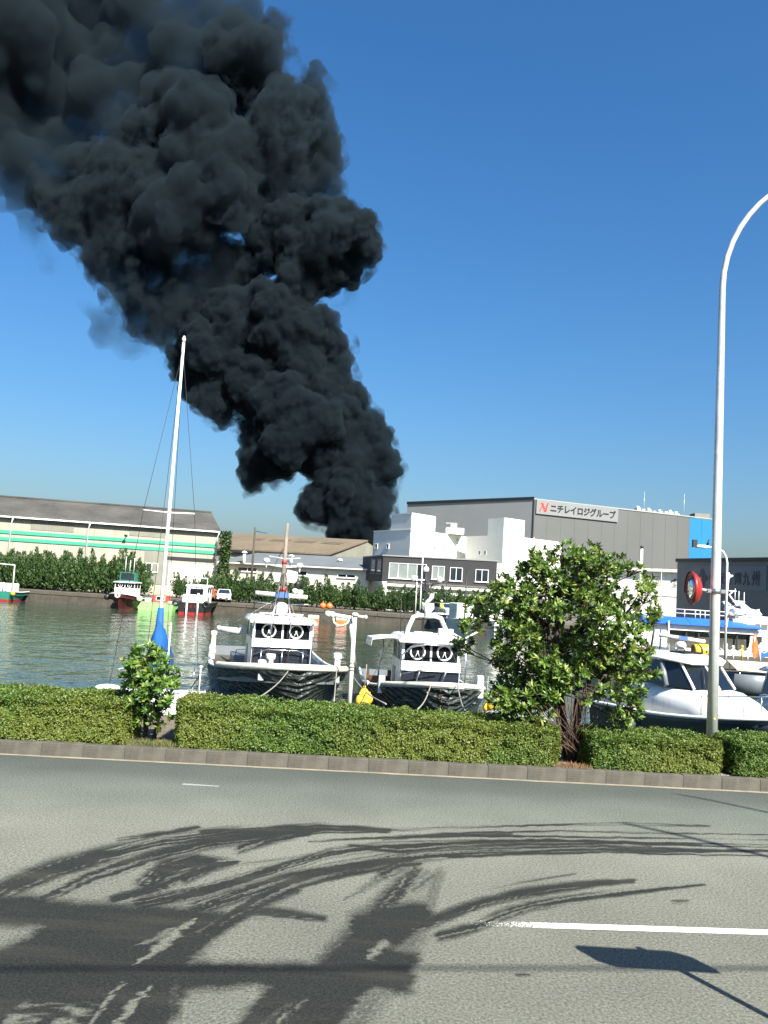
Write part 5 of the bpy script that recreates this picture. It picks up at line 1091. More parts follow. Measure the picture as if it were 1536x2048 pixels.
def wheelhouse(root, x0, x1, w, z0, zs, ze, zr, wallm=None, ring=True, lower=None, slope=.12):
    """front at x1; z0 deck, zs sill, ze window top, zr roof top"""
    h = w / 2; wm = wallm or M_WHITE
    v = MB(); v.prism([(x0, -h), (x1, -h), (x1, h), (x0, h)], z0, zs - .26); body = v.build('wheelhouse', wm, root)
    v = MB(); A = [(x1 - .01, -h, zs - .26), (x1 + .1, -h, zs - .26), (x1 + .1, h, zs - .26), (x1 - .01, h, zs - .26), (x1 - .3, -h, zs + .0), (x1 - .02, -h, zs + .0), (x1 - .02, h, zs + .0), (x1 - .3, h, zs)]
    v.add(A, [(0, 3, 2, 1), (4, 5, 6, 7), (1, 2, 6, 5), (0, 1, 5, 4), (2, 3, 7, 6)]); v.box(x0, x1 - .3, -h + .003, h - .003, zs - .26, zs - .002); v.build('dashboard_sill', wm, root)
    for x_ in (x0 + .04, x0 + (x1 - x0) * .5, x1 - .07):
        for y_ in (-h + .045, h - .045): MB().box(x_ - .045, x_ + .045, y_ - .04, y_ + .04, zs - .003, ze).build('window_post', wm, root)
    MB().box(x1 - .1, x1 - .03, -.03, .03, zs - .003, ze).build('window_post', wm, root)
    MB().box(x0, x0 + .04, -h + .09, h - .09, zs, ze).build('rear_wall', wm, root)
    for a, b in ((-h + .085, -.03), (.03, h - .085)): MB().box(x1 - .075, x1 - .06, a, b, zs, ze).build('pane', M_GLASS, root)
    for y_ in (-h + .03, h - .045):
        for a, b in ((x0 + .085, x0 + (x1 - x0) * .5 - .045), (x0 + (x1 - x0) * .5 + .045, x1 - .115)): MB().box(a, b, y_, y_ + .015, zs, ze).build('pane', M_GLASS, root)
    ro = MB(); ro.loft([[(x, y, z) for x, y in ((x0 - .12 + i, -h - .12 + i), (x1 + .22 - i, -h - .12 + i), (x1 + .22 - i, h + .12 - i), (x0 - .12 + i, h + .12 - i))] for i, z in ((.02, ze - .003), (0, ze + .03), (0, ze + .07), (.12, zr - .03), (.3, zr))], smooth=False); ro.build('roof', wm, root)
    if ring:
        for y_ in (-h * .46, h * .46): W = MB(); ring_window(W, None, (x1 - .04, y_, (zs + ze) / 2 + .01), min(.22, (ze - zs) * .43)); W.build('clear_view_screen', M_WHITEP, root)
    if lower: MB().box(x1 + .002, x1 + .03, -h + .02, h - .02, z0, zs - .3).build('front_tarp', lower, root)
    # side door with window
    v = MB(); v.box(x0 + .25, x0 + .85, -h - .018, -h - .002, z0 + .05, zs - .3); v.build('side_panel', M_GREYH, root)
    return body
def rails(root, pts, posts, r=.018, m=None):
    v = MB(); v.tube(pts, r, 6)
    for p, z in posts: v.tube([p, (p[0], p[1], z)], r, 6)
    return v.build('rail', m or M_CHROME, root)
def pose(bow, stern):
    d = Vector((bow.x - stern.x, bow.y - stern.y)); return (stern.x, stern.y, WZ), math.atan2(d.y, d.x), d.length

# ---- first fishing boat ------------------------------------------------------------------
bow, st = at(598, 1345, 23.8), at(520, 1300, 34.5)
loc, rz, L1 = pose(bow, st)
f1 = thing('fishing_boat', 'grey fishing boat with black wrapped bow, cluttered mast and dark front tarp', 'boat', loc, rz)
hl = Hull(L1, 4.5, 1.0, 1.55, 1.3, 2.3, .88, .45, 2.3, 1.25, .05); hl.build(f1, M_GREYH, M_CONC, None, M_WHITE, .05); hl.sheet(f1, M_SHEET, .37, .05, .99)
v = MB(); tsx = [t for t in np.linspace(.66, 1, 16)]; v.tube([hl.pt(t, 1, 1) + Vector((0, 0, .08)) for t in tsx] + [hl.pt(t, 1, -1) + Vector((0, 0, .08)) for t in tsx[::-1]][1:], .105, 10); v.build('fender_tube', M_TUBE, f1)
v = MB(); v.add([hl.pt(t, h, -1, .03) for t, h in ((.545, .15), (.6, .15), (.585, .85))], [(0, 1, 2)]); v.build('red_mark', M_REDP, f1)
cx1 = L1 * .62; cx0 = cx1 - 2.3
wheelhouse(f1, cx0, cx1, 2.0, .7, 2.12, 2.64, 2.86, M_WHITE, True, M_NAVY)
rails(f1, [(cx1 + .12, -.95, 1.6), (cx1 + .22, -.5, 1.78), (cx1 + .22, .5, 1.78), (cx1 + .12, .95, 1.6)], [((cx1 + .2, y_, 1.1), 1.78) for y_ in (-.7, 0, .7)])
rails(f1, [(cx0, -1.0, 1.55), (cx0 - .9, -1.25, 1.45), (cx0 - .9, -1.3, .9)], [])
# roof gear and mast
mx = cx1 - .9; mx1 = mx
v = MB(); v.tube([(mx, 0, 2.6), (mx, 0, 4.4), (mx - .05, .02, 6.1)], [.1, .085, .055], 8); v.tube([(mx, .6, 2.6), (mx, .08, 3.9)], .03, 6); v.tube([(mx, -.6, 2.6), (mx, -.08, 3.9)], .03, 6); v.tube([(mx - .9, 0, 2.6), (mx, 0, 4.1)], .03, 6); v.build('mast', pm('weathered_mast', (.34, .27, .22), .7, 0, .3, 5), f1)
for zz, wd in ((3.25, .95), (4.55, .62), (4.85, .55)):
    MB().tube([(mx, -wd, zz + .06), (mx, 0, zz), (mx, wd, zz + .06)], .022, 6).build('spreader', M_STEEL, f1)
v = MB(); v.tube([(mx + .25, -.95, 3.62), (mx + .25, .85, 3.56)], .075, 12); v.build('boom_tube', M_OFFW, f1)
v = MB(); v.box(mx + .16, mx + .34, -.25, .2, 3.5, 3.69); v.build('boom_band', pm('blue_band', (.12, .25, .55), .5), f1)
v = MB(); v.tube([(mx + .3, -.02, 2.66), (mx + .3, -.02, 2.9)], [.14, .1], 10); v.ball((mx + .3, -.02, 3.12), .23, 14, 9, (1, 1, 1.05)); v.build('radar_dome', M_WHITE, f1)
v = MB(); v.bbox(mx + .0, mx + .55, -.62, -.12, 2.64, 2.76, .02); v.bbox(mx + .1, mx + .6, .15, .65, 2.64, 2.84, .02); v.build('roof_box', M_WHITE, f1)
v = MB(); v.box(mx + .2, mx + .3, -.75, .75, 2.92, 2.97).box(mx + .2, mx + .3, -.9, -.35, 2.78, 2.83).box(mx + .2, mx + .3, .25, .75, 2.8, 2.86); v.build('roof_shelf', M_OFFW, f1)
v = MB(); v.ball((mx, -.0, 4.72), .1, 8, 6); v.ball((mx, .02, 3.78), .12, 8, 6, (1, 1.2, .8)); v.build('red_lantern', M_REDP, f1)
for y_, z_ in ((-.62, 4.75), (.55, 4.65), (.45, 3.75), (.62, 3.72)):
    v = MB(); v.ball((mx, y_, z_), .12, 10, 7, (1, 1, .8)); v.tube([(mx, y_, z_ - .25), (mx, y_, z_)], .03, 6); v.build('deck_lamp', M_WHITE, f1)
v = MB(); v.ball((mx, .52, 4.0), .12, 8, 6); v.tube([(mx, .52, 3.7), (mx, .52, 4.2)], .05, 6); v.build('loud_hailer', M_DARKM, f1)
v = MB(); v.add([(mx + .02, .12, 4.05), (mx + .02, .5, 4.02), (mx + .02, .48, 4.42), (mx + .02, .12, 4.48)], [(0, 1, 2, 3)]); v.add([(mx + .0, .12, 4.05), (mx + .0, .5, 4.02), (mx + .0, .48, 4.42), (mx + .0, .12, 4.48)], [(3, 2, 1, 0)]); v.build('pennant', pm('faded_cloth', (.62, .5, .42), .9), f1)
for y_ in (-.9, .9): MB().tube([(mx - .3, y_ * .05, 5.2), (cx0 + .1, y_ * 1.15, 2.6)], .012, 5).build('stay_wire', M_DARKM, f1)
for y_ in (-.45, .2): MB().tube([(cx1 + .28, y_, 1.2), (cx1 + .25, y_ + .02, 2.7), (mx + .2, y_ * .2, 4.4)], .016, 5).build('stay_pole', M_CHROME, f1)
MB().tube([(mx, -.1, 3.5), (cx0 - .1, -1.5, 2.45), (cx0 - .2, -1.75, 2.3)], .018, 5).build('outrigger', M_CHROME, f1)
v = MB(); v.tube([(cx0 + .3, -1.25, 2.2), (cx0 + .25, -1.95, 2.26)], [.13, .1], 10); v.ball((cx0 + .25, -2.0, 2.28), .1, 8, 6); v.box(cx0 + .15, cx0 + .4, -1.3, -1.02, 2.12, 2.42); v.build('net_winch', M_STEEL, f1)
# bollards, gear on deck
for t_, sd, hh in ((.0, -1, .42), (.5, -1, .0), (.3, -1, .28), (.87, 1, .42), (.93, -1, .12)):
    if hh == 0: continue
    p = hl.pt(t_, 1, sd); v = MB(); v.bbox(p.x - .09, p.x + .09, p.y - .09 - sd * .1, p.y + .09 - sd * .1, p.z - .3, p.z + hh, .02); v.bbox(p.x - .12, p.x + .12, p.y - .12 - sd * .1, p.y + .12 - sd * .1, p.z + hh, p.z + hh + .16, .03); v.build('bollard', M_OFFW, f1)
v = MB(); v.tube([(L1 * .7, -.45, 1.2), (L1 * .7, -.45, 1.5), (L1 * .7, -.45, 1.55), (L1 * .7, -.45, 1.7)], [.16, .1, .16, .16], 10); v.build('capstan', M_WHITE, f1)
v = MB(); v.bbox(1.2, 3.2, -1.3, 1.2, .7, 1.2, .04); v.build('fish_hatch', M_GREYH, f1)
v = MB(); p = hl.pt(.45, 1, -1); v.add([p + Vector((-.18, -.03, -.35)), p + Vector((.2, -.03, -.35)), p + Vector((.2, -.03, .1)), p + Vector((-.18, -.03, .12))], [(0, 1, 2, 3)]); v.bbox(p.x - .2, p.x + .2, p.y - .04, p.y + .12, p.z - .34, p.z + .14, .03); v.build('white_cleat_block', M_WHITE, f1)
MB().tube([hl.pt(t, .62, -1, .02) for t in np.linspace(.02, .5, 10)], .028, 6).build('rub_strake', M_WHITE, f1)

# ---- second fishing boat ----------------------------------------------------------------------
bow, st = at(898, 1380, 22.2), at(806, 1335, 30.8)
loc, rz, L2b = pose(bow, st)
f2 = thing('fishing_boat', 'white fishing boat with black wrapped bow, roof arch and steel pipe frame', 'boat', loc, rz)
h2 = Hull(L2b, 3.6, .95, 1.5, 1.05, 1.9, .9, .45, 2.3, 1.25, .05); h2.build(f2, M_GREYH, M_CONC, None, M_WHITE, .045); h2.sheet(f2, M_SHEET, .45, .05, .99)
tsx = np.linspace(.7, 1, 14); v = MB(); v.tube([h2.pt(t, 1, 1) + Vector((0, 0, .07)) for t in tsx] + [h2.pt(t, 1, -1) + Vector((0, 0, .07)) for t in tsx[::-1]][1:], .075, 10); v.build('fender_tube', M_TUBE, f2)
cx1 = L2b * .66; cx0 = cx1 - 2.1
wheelhouse(f2, cx0, cx1, 1.8, .6, 1.9, 2.46, 2.68, M_WHITE, True, M_NAVY)
MB().box(cx1 - .35, cx1 - .15, -.7, .7, 1.91, 2.1).build('blue_gear', pm('blue_gear', (.03, .06, .3), .6), f2)
ax = cx1 - 1.0
v = MB(); v.tube([(ax, -.66, 2.5), (ax + .02, -.6, 2.85), (ax + .05, -.46, 3.2), (ax + .05, -.3, 3.27), (ax + .05, .2, 3.27), (ax + .05, .42, 3.2), (ax + .02, .6, 2.85), (ax, .66, 2.5)], .07, 10); v.build('roof_arch', M_WHITE, f2)
v = MB(); v.tube([(ax + .1, -.02, 3.25), (ax + .1, -.02, 3.36), (ax + .1, -.02, 3.5), (ax + .1, -.02, 3.66)], [.15, .09, .2, .18], 14); v.build('searchlight', M_WHITE, f2)
v = MB(); v.loft([[(ax + .1 + r * math.cos(a), -.0 + r * .9 * math.sin(a), z + .12 * math.sin(a)) for a in np.linspace(0, 5.5, 10)] for r, z in ((.14, 3.7), (.17, 3.75), (.15, 3.83), (.04, 3.86))]); v.build('searchlight_lid', M_WHITE, f2)
v = MB(); v.tube([(ax - .2, -.1, 2.6), (ax - .2, -.1, 4.75)], [.045, .025], 8); v.box(ax - .28, ax - .1, -.2, .02, 4.05, 4.25); v.tube([(ax - .2, -.45, 4.35), (ax - .2, -.1, 4.2), (ax - .2, .35, 4.3)], .02, 5); v.build('mast', M_DARKM, f2)
v = MB(); 
for y_, z_ in ((-.48, 4.42), (.36, 4.42), (-.1, 4.72)): v.ball((ax - .2, y_, z_), .1, 8, 6)
v.build('mast_lights', M_WHITE, f2)
v = MB(); v.box(ax + .3, ax + .55, .3, .42, 2.6, 2.9).box(ax + .3, ax + .55, .62, .74, 2.6, 2.9); v.tube([(ax + .6, .52, 2.76), (ax + .3, .52, 2.76)], .13, 14); v.build('roof_lamp', M_OFFW, f2)
v = MB(); v.bbox(cx1 - .5, cx1 - .1, -.5, .05, 2.62, 2.78, .02); v.build('roof_box', M_WHITE, f2)
v = MB(); v.loft([[(x_, y_, z_) for x_, z_ in ((cx0 - .2, 2.5 + dz_), (cx0 - .2, 2.56 + dz_), (cx0 + 1.5, 2.61 + dz_), (cx0 + 1.5, 2.55 + dz_))] for y_, dz_ in ((-.95, -.02), (-1.3, -.03), (-1.75, -.1), (-1.78, -.3))], smooth=False); v.build('side_awning', M_WHITE, f2)
v = MB(); v.tube([(cx0 + .6, -1.3, 2.45), (cx0 + .6, -1.28, 2.1), (cx0 + .6, -1.4, 1.7), (cx0 + .6, -1.4, 1.25)], .025, 6); v.build('awning_strut', M_CHROME, f2)
v = MB(); v.tube([(cx0 + .6, -1.75, 1.15), (cx0 + .6, -1.05, 1.15)], .12, 10); v.box(cx0 + .5, cx0 + .7, -1.8, -1.7, 1.0, 1.45).box(cx0 + .5, cx0 + .7, -1.1, -1.0, 1.0, 1.45); v.build('line_hauler', M_RUST, f2)
px_ = cx1 + .35
v = MB(); v.tube([(px_, -.9, 1.15), (px_ + .05, -1.0, 1.55), (px_ + .05, -.95, 2.1), (px_ + .05, -.7, 2.35), (px_ + .05, -.2, 2.45), (px_ + .05, .6, 2.43)], .025, 6); v.tube([(px_, -.55, 1.05), (px_ - .05, -.3, 1.9)], .02, 6); v.tube([(px_, -.9, 1.55), (px_ + .05, .3, 1.85)], .02, 6); v.tube([(px_, .2, 1.05), (px_ + .0, .5, 1.9)], .02, 6); v.build('pipe_frame', M_CHROME, f2)
MB().tube([(cx1 + .1, 1.05, 1.0), (cx1 + .1, 1.05, 2.5)], .02, 6).build('rail_post', M_CHROME, f2)
MB().tube([(cx1 - .6, 1.1, 2.5), (cx1 - .6, 1.1, 4.8)], .022, 6).build('antenna', M_DARKM, f2)
v = MB(); v.tube([(cx1 - .6, .5, 2.9), (cx1 - .6, 1.1, 2.6), (cx1 - .6, 1.7, 2.95)], .03, 6); v.box(cx1 - .68, cx1 - .52, 1.03, 1.17, 2.3, 2.62); v.build('antenna_bracket', M_OFFW, f2)
v = MB(); v.box(cx1 + .2, cx1 + .3, .32, .58, .95, 1.1); v.build('number_plate', pm('pale_blue_plate', (.25, .6, .68), .5), f2)
for t_, sd, hh in ((.72, -1, .3), (.86, 1, .42)):
    p = h2.pt(t_, 1, sd); v = MB(); v.bbox(p.x - .09, p.x + .09, p.y - .09, p.y + .09, p.z - .2, p.z + hh, .02); v.build('bollard', M_WHITEP, f2)
p = h2.pt(.55, 1, -1); v = MB(); v.bbox(p.x - .2, p.x + .2, p.y - .05, p.y + .03, p.z - .3, p.z + .1, .02); v.build('name_board', M_WHITE, f2); v = MB(); v.box(p.x - .15, p.x + .15, p.y - .056, p.y - .052, p.z - .2, p.z - .02); v.build('red_mark', M_REDP, f2)
v = MB(); 
for k in range(8): q = h2.pt(.995, .95 - k * .1, -1, .05); v.torus(q + Vector((.03, 0, 0)), .035, .012, (k % 2, (k + 1) % 2, .3), 10, 5)
v.build('anchor_chain', M_RUST, f2)

for k_, (x_, y_, z_) in enumerate(((cx0 + .2, .7, 4.3), (cx0 + .5, -.75, 3.9), (cx1 - .3, -.8, 3.5))): MB().tube([(x_, y_, 2.6), (x_ - .05, y_ * 1.05, z_)], [.014, .007], 5).build('whip_antenna', M_DARKM, f2)
for y_ in (-1., 1.): MB().tube([(ax - .2, -.1, 4.6), (cx0 - .8, y_ * 1.4, 1.1)], .008, 4).build('stay_wire', M_DARKM, f2); MB().tube([(ax - .2, -.1, 4.4), (L2b * .9, y_ * .6, 1.5)], .008, 4).build('stay_wire', M_DARKM, f2)
_c1 = L1 * .62
for y_, z_ in ((-.85, 4.6), (.8, 4.2), (.3, 5.0)): MB().tube([(_c1 - 1.6, y_, 2.8), (_c1 - 1.7, y_ * 1.1, z_)], [.016, .008], 5).build('whip_antenna', M_DARKM, f1)
for y_ in (-1., 1.): MB().tube([(mx, 0, 4.4), (L1 * .93, y_ * .9, 1.6)], .009, 4).build('stay_wire', M_DARKM, f1); MB().tube([(_c1 + .3, y_ * .98, 1.3), (_c1 + .28, y_ * .98, 2.75)], .02, 5).build('rail_post', M_CHROME, f1)
# ---- ropes, buoys ---------------------------------------------------------------------------------
def rope(pa, pb_, da, db, label, sag=.12, r=.016):
    A = at(*pa, da); B2 = at(*pb_, db); pts = [A.lerp(B2, k / 8) - Vector((0, 0, sag * math.sin(math.pi * k / 8))) for k in range(9)]
    return tag(MB().tube(pts, r, 6).build('mooring_rope', M_ROPE), label, 'rope', 'mooring ropes')
rope((586, 1328), (518, 1395), 25.5, 17, 'pale mooring rope slanting down from the grey fishing boat toward the small bush')
rope((674, 1330), (668, 1402), 24.4, 17, 'pale mooring rope hanging straight down from the grey fishing boat beside the white post')
rope((704, 1350), (772, 1408), 24.6, 16.6, 'pale mooring rope running from behind the white post past the yellow buoys')
rope((863, 1366), (836, 1418), 22.8, 16.6, 'pale mooring rope slanting down from the bow of the white fishing boat')
rope((915, 1368), (932, 1424), 22.2, 16.6, 'pale mooring rope dropping from the stem of the white fishing boat')
rope((972, 1370), (1004, 1400), 23, 17, 'pale mooring rope from the white fishing boat toward the big tree')
rope((426, 1304), (383, 1375), 33.5, 21, 'dark taut rope between the sailing boat and the grey fishing boat', .05, .022).data.materials[0] = M_DARKM
v = None
for (pp, lbl) in (([(728, 1390, 12), (720, 1402, 11), (732, 1406, 11), (738, 1398, 9)], 'cluster of yellow buoys hanging beside the white post'), ([(972, 1414, 8), (982, 1410, 9)], 'pair of yellow buoys below the bow near the big tree')):
    q = at(pp[0][0], pp[0][1], 20.5); t = thing('buoy_cluster', lbl, 'buoy', tuple(q))
    for (x_, y_, r_) in pp:
        c = at(x_, y_, 20.5 + random.uniform(-.1, .1)) - q; b_ = MB(); rr = r_ * 20.5 / F; b_.ball(c, rr, 12, 9, (.85, .85, 1.15)); b_.tube([c + Vector((0, 0, rr)), c + Vector((0, 0, rr * 1.5))], rr * .25, 6); b_.build('buoy', M_YELLOW, t)
    MB().tube([(0, 0, .1), (.02, 0, .75)], .012, 5).build('cord', M_ROPE, t)
# white pipe boom with hanging hose, on the stern of a boat between
q = at(690, 1232, 24); t = thing('boom_pipe', 'white horizontal pipe with knob ends and a hanging hose behind the white post', 'pipe', tuple(q))
A, B2 = at(656, 1228, 24) - q, at(704, 1236, 24) - q
v = MB(); v.tube([A, B2], .06, 12); v.ball(A, .1, 10, 7); v.ball(A.lerp(B2, .18), .1, 10, 7); v.tube([B2, B2 + Vector((.02, 0, 0))], .13, 12); v.build('pipe', M_OFFW, t)
c = [at(x_, y_, 24) - q for x_, y_ in ((666, 1234), (668, 1245), (676, 1251), (685, 1252), (695, 1246), (698, 1238))]; MB().tube(c, .03, 8).build('hose', M_TUBE, t)
v = MB(); v.tube([B2.lerp(A, .1), at(712, 1345, 24.6) - q], .045, 8); v.build('stanchion', M_STEEL, t)

# ---- sailing boat ---------------------------------------------------------------------------------------
mb_, mt_ = at(315, 1250, 20.3), at(360, 676, 20.3)
q = Vector((mb_.x + .05, mb_.y, WZ)); hd = R(-80)
sb = thing('sailing_boat', 'small white sailing boat with tall mast and blue sail cover behind the bush', 'boat', (q.x - math.cos(hd) * 3.4, q.y - math.sin(hd) * 3.4, WZ), hd)
hs_ = Hull(6.6, 2.5, .85, 1.0, .8, 2.0, .75, .45); hs_.build(sb, M_WHITE, M_WHITE, M_REDP, M_WHITE, .03, .1)
zm = mt_.z - WZ
v = MB(); v.tube([(3.4, 0, .7), (3.4, 0, zm * .6), (3.4, 0, zm - .1)], [.048, .043, .034], 12); v.build('mast', M_WHITEP, sb)
v = MB(); v.tube([(3.4, 0, zm - .1), (3.4, 0, zm)], [.042, .048], 10); v.ball((3.4, 0, zm + .03), .035, 8, 6); v.build('masthead', M_OFFW, sb)
zsp = zat(333, 1025, 20.3) - WZ
v = MB(); v.tube([(3.4, -.62, zsp + .02), (3.4, 0, zsp), (3.4, .62, zsp + .02)], .018, 6); v.build('spreader', M_WHITEP, sb)
for y_ in (-1., 1.):
    MB().tube([(3.4, 0, zm - .3), (3.4, y_ * .62, zsp), (3.4, y_ * 1.1, .85)], .006, 4).build('shroud', M_DARKM, sb)
MB().tube([(3.4, 0, zm - .1), (6.5, 0, 1.0)], .006, 4).build('forestay', M_DARKM, sb); MB().tube([(3.4, 0, zm - .1), (.05, 0, .9)], .006, 4).build('backstay', M_DARKM, sb)
# sail cover: canvas hung over mast foot and boom, boom runs aft
zt_ = zat(317, 1240, 20.3) - WZ
v = MB(); v.loft([[(x_, wv * math.cos(a) + yo, zc_ + hv * math.sin(a)) for a in np.linspace(0, 5.78, 12)] for x_, wv, hv, zc_, yo in ((3.56, .05, .3, zt_ - .3, 0), (3.5, .14, .55, zt_ - .6, 0), (3.3, .24, .66, zt_ - .8, .02), (2.9, .3, .58, zt_ - .98, .03), (2.2, .3, .5, zt_ - 1.1, -.03), (1.4, .24, .4, zt_ - 1.2, .05), (.7, .14, .22, zt_ - 1.25, 0))]); v.loft([[(3.4 + r * math.cos(a), r * math.sin(a), z) for a in np.linspace(0, 5.5, 9)] for r, z in ((.16, zt_ - .7), (.1, zt_ - .2), (.075, zt_ + .3))]); v.build('sail_cover', M_BLUEC, sb)
MB().tube([(3.4, 0, zt_ - 1.2), (.6, 0, zt_ - 1.25)], .05, 8).build('boom', M_WHITEP, sb)
v = MB(); v.loft([[(x_, y_ * w_, .8 + z_) for y_, z_ in ((-1, 0), (-.85, h_), (.85, h_), (1, 0))] for x_, w_, h_ in ((2.3, .75, .28), (3.0, .8, .34), (4.4, .65, .3), (5.2, .35, .12))], smooth=False); v.build('cabin_top', M_WHITE, sb)
for (x_, s_) in ((6.3, 1), (.25, -1)):
    v = MB(); w_ = .35 if s_ > 0 else .8
    v.tube([(x_ - s_ * .9, -w_ - .35, 1.45), (x_ - s_ * .1, -w_, 1.5), (x_ + s_ * .1, 0, 1.52), (x_ - s_ * .1, w_, 1.5), (x_ - s_ * .9, w_ + .35, 1.45)], .014, 6)
    for y_ in (-w_, w_): v.tube([(x_ - s_ * .1, y_, .85), (x_ - s_ * .1, y_, 1.5)], .014, 6)
    v.build('pulpit', M_CHROME, sb)
for y_ in (-.95, 1.0):
    v = MB(); v.tube([(1.1, y_, .8), (1.1, y_, 1.55)], .02, 6); v.ball((1.1, y_, 1.6), .05, 8, 6); v.build('stanchion', M_STEEL, sb)
q = at(342, 1245, 19.5); MB().tube([((sb.matrix_basis.inverted() @ Vector((q.x, q.y, q.z)))), (sb.matrix_basis.inverted() @ Vector((q.x, q.y, -.6)))], .018, 6).build('flag_staff', M_WHITEP, sb)
# round white fenders
for (x_, y_, r_, lbl) in ((216, 1376, 13, 'round pale float on the sailing boat beside the yellow hedge'), (268, 1346, 8, 'round pale float behind the leaves of the small bush')):
    q = at(x_, y_, 21); rr = r_ * 21 / F; t = thing('float', lbl, 'float', tuple(q)); MB().ball((0, 0, 0), rr, 14, 10, (2., 1.2, .6)).build('body', M_TUBE, t); MB().tube([(0, 0, -rr), (0, 0, -rr - .4)], .015, 5).build('cord', M_ROPE, t)

# ---- white cabin cruiser ---------------------------------------------------------------------------------------
bow, st = at(1556, 1452, 17.2), at(1190, 1400, 22.3)
loc, rz, L3b = pose(bow, st)
loc = (loc[0] + .28, loc[1], WZ + .26)
loc = (loc[0] + .35, loc[1] - .1, loc[2])
cr1 = thing('cabin_cruiser', 'white cabin cruiser with dark hull and big tinted windscreen behind the lamp post', 'boat', loc, rz)
h3 = Hull(L3b, 2.5, 1.15, 1.5, 1.1, 2.1, .8, .5); h3.build(cr1, M_SLATEH, M_WHITE, None, M_WHITE, .045, .1)
def cab(rows, name, m, parent, smooth=True):
    v = MB(); v.loft([[(x_, y_ * w_, z_) for y_ in (-1, -.92, -.6, 0, .6, .92, 1) for x_ in [xx + (0 if abs(y_) < .7 else bk_)]] for xx, w_, z_, bk_ in rows], closed=False, caps=False, smooth=smooth); return v.build(name, m, parent)
L_ = L3b; xw = L_ * .62      # windscreen foot
# trunk / foredeck moulding
v = MB(); v.loft([[(x_, y_ * w_, z_) for y_, z_ in ((-1, 1.1), (-.97, 1.1 + h_ * .6), (-.85, 1.1 + h_ * .92), (-.5, 1.1 + h_), (.5, 1.1 + h_), (.85, 1.1 + h_ * .92), (.97, 1.1 + h_ * .6), (1, 1.1))] for x_, w_, h_ in ((L_ * .22, 1.05, .75), (L_ * .45, 1.07, .78), (xw, 1.02, .75), (L_ * .72, .9, .58), (L_ * .82, .65, .36), (L_ * .89, .38, .2))], smooth=True); v.build('foredeck', M_WHITE, cr1)
zs, zr = 1.86, 2.5
v = MB()
rows = [(L_ * .24, .98, zs - .02), (L_ * .24, .9, zr - .02)]
bs = [(-.98, L_ * .26), (-.98, xw - .75), (-.7, xw - .1), (0, xw + .06), (.7, xw - .1), (.98, xw - .75), (.98, L_ * .26)]
tp = [(-.86, L_ * .28), (-.86, xw - 1.05), (-.66, xw - .62), (0, xw - .5), (.66, xw - .62), (.86, xw - 1.05), (.86, L_ * .28)]
for i in range(6):
    m_ = M_GLASS; a0 = Vector((bs[i][1], bs[i][0], zs)); a1 = Vector((bs[i + 1][1], bs[i + 1][0], zs)); c0 = Vector((tp[i][1], tp[i][0], zr - .05)); c1 = Vector((tp[i + 1][1], tp[i + 1][0], zr - .05))
    g_ = MB(); ins = .05; nn = (a1 - a0).cross(c0 - a0).normalized() * .02
    g_.add([a0, a1, c1, c0], [(0, 1, 2, 3)]); g_.add([a0 - nn, a1 - nn, c1 - nn, c0 - nn], [(3, 2, 1, 0)]); g_.build('window', m_, cr1)
    pp = MB(); pp.tube([a0, c0], .035 if i not in (1, 5) else .075, 6); pp.build('window_pillar', M_WHITE if i in (0, 2, 3, 4) else M_GREYH, cr1)
v = MB(); v.loft([[(x_, y_ * w_, z_ + zz_) for y_, zz_ in ((-1, -.03), (-1.02, .02), (-.8, .1), (0, .14), (.8, .1), (1.02, .02), (1, -.03))] for x_, w_, z_ in ((L_ * .2, .86, zr - .02), (L_ * .3, .95, zr), (xw - 1.1, .95, zr), (xw - .55, .86, zr - .02), (xw - .35, .55, zr - .06))]); v.build('roof', M_WHITE, cr1)
v = MB(); v.box(xw - 1.35, xw - .85, -.3, .3, zr + .1, zr + .165); v.build('roof_hatch', M_GLASS, cr1)
v = MB(); v.tube([(xw + .0, -.45, zs + .06), (xw - .3, -.2, zr - .2)], .012, 5); v.build('wiper', M_DARKM, cr1)
v = MB(); v.tube([h3.pt(t, 1, -1) + Vector((0, .1, .5)) for t in np.linspace(.7, .98, 6)], .014, 6); 
for t in np.linspace(.7, .98, 6): v.tube([h3.pt(t, 1, -1) + Vector((0, .1, 0)), h3.pt(t, 1, -1) + Vector((0, .1, .5))], .012, 5)
v.build('bow_rail', M_CHROME, cr1)
MB().tube([(L_ * .5, .6, zr + .05), (L_ * .49, .6, zr + 1.2)], .012, 5).build('antenna', M_DARKM, cr1); MB().tube([(L_ * .34, -.75, zr), (L_ * .36, -.72, zr + .8)], .03, 6).build('mast', M_DARKM, cr1)
v = MB(); p = h3.pt(.34, .75, -1, .12); v.tube([p + Vector((0, 0, -.35)), p + Vector((0, 0, -.1)), p + Vector((0, 0, .12)), p + Vector((0, 0, .16))], [.06, .075, .07, .035], 10); v.tube([p + Vector((0, 0, .14)), p + Vector((.04, .03, .3)), p + Vector((.14, .08, .42))], .014, 5); v.build('fender', M_WHITEP, cr1)
v = MB(); v.bbox(.3, L_ * .2, -.9, .9, 1.1, 1.55, .05); v.build('stern_bench', M_OFFW, cr1)
cr1.scale = (.93, .93, .98); cr1.location.z += .08; cr2 = copy_tree(cr1); cr2['label'] = 'grey white cabin boat cut off beside the cruiser'; 
q0 = at(1600, 1400, 21); cr2.location = (q0.x + .6, q0.y + 3.2, WZ); cr2.rotation_euler = (0, 0, R(-84))

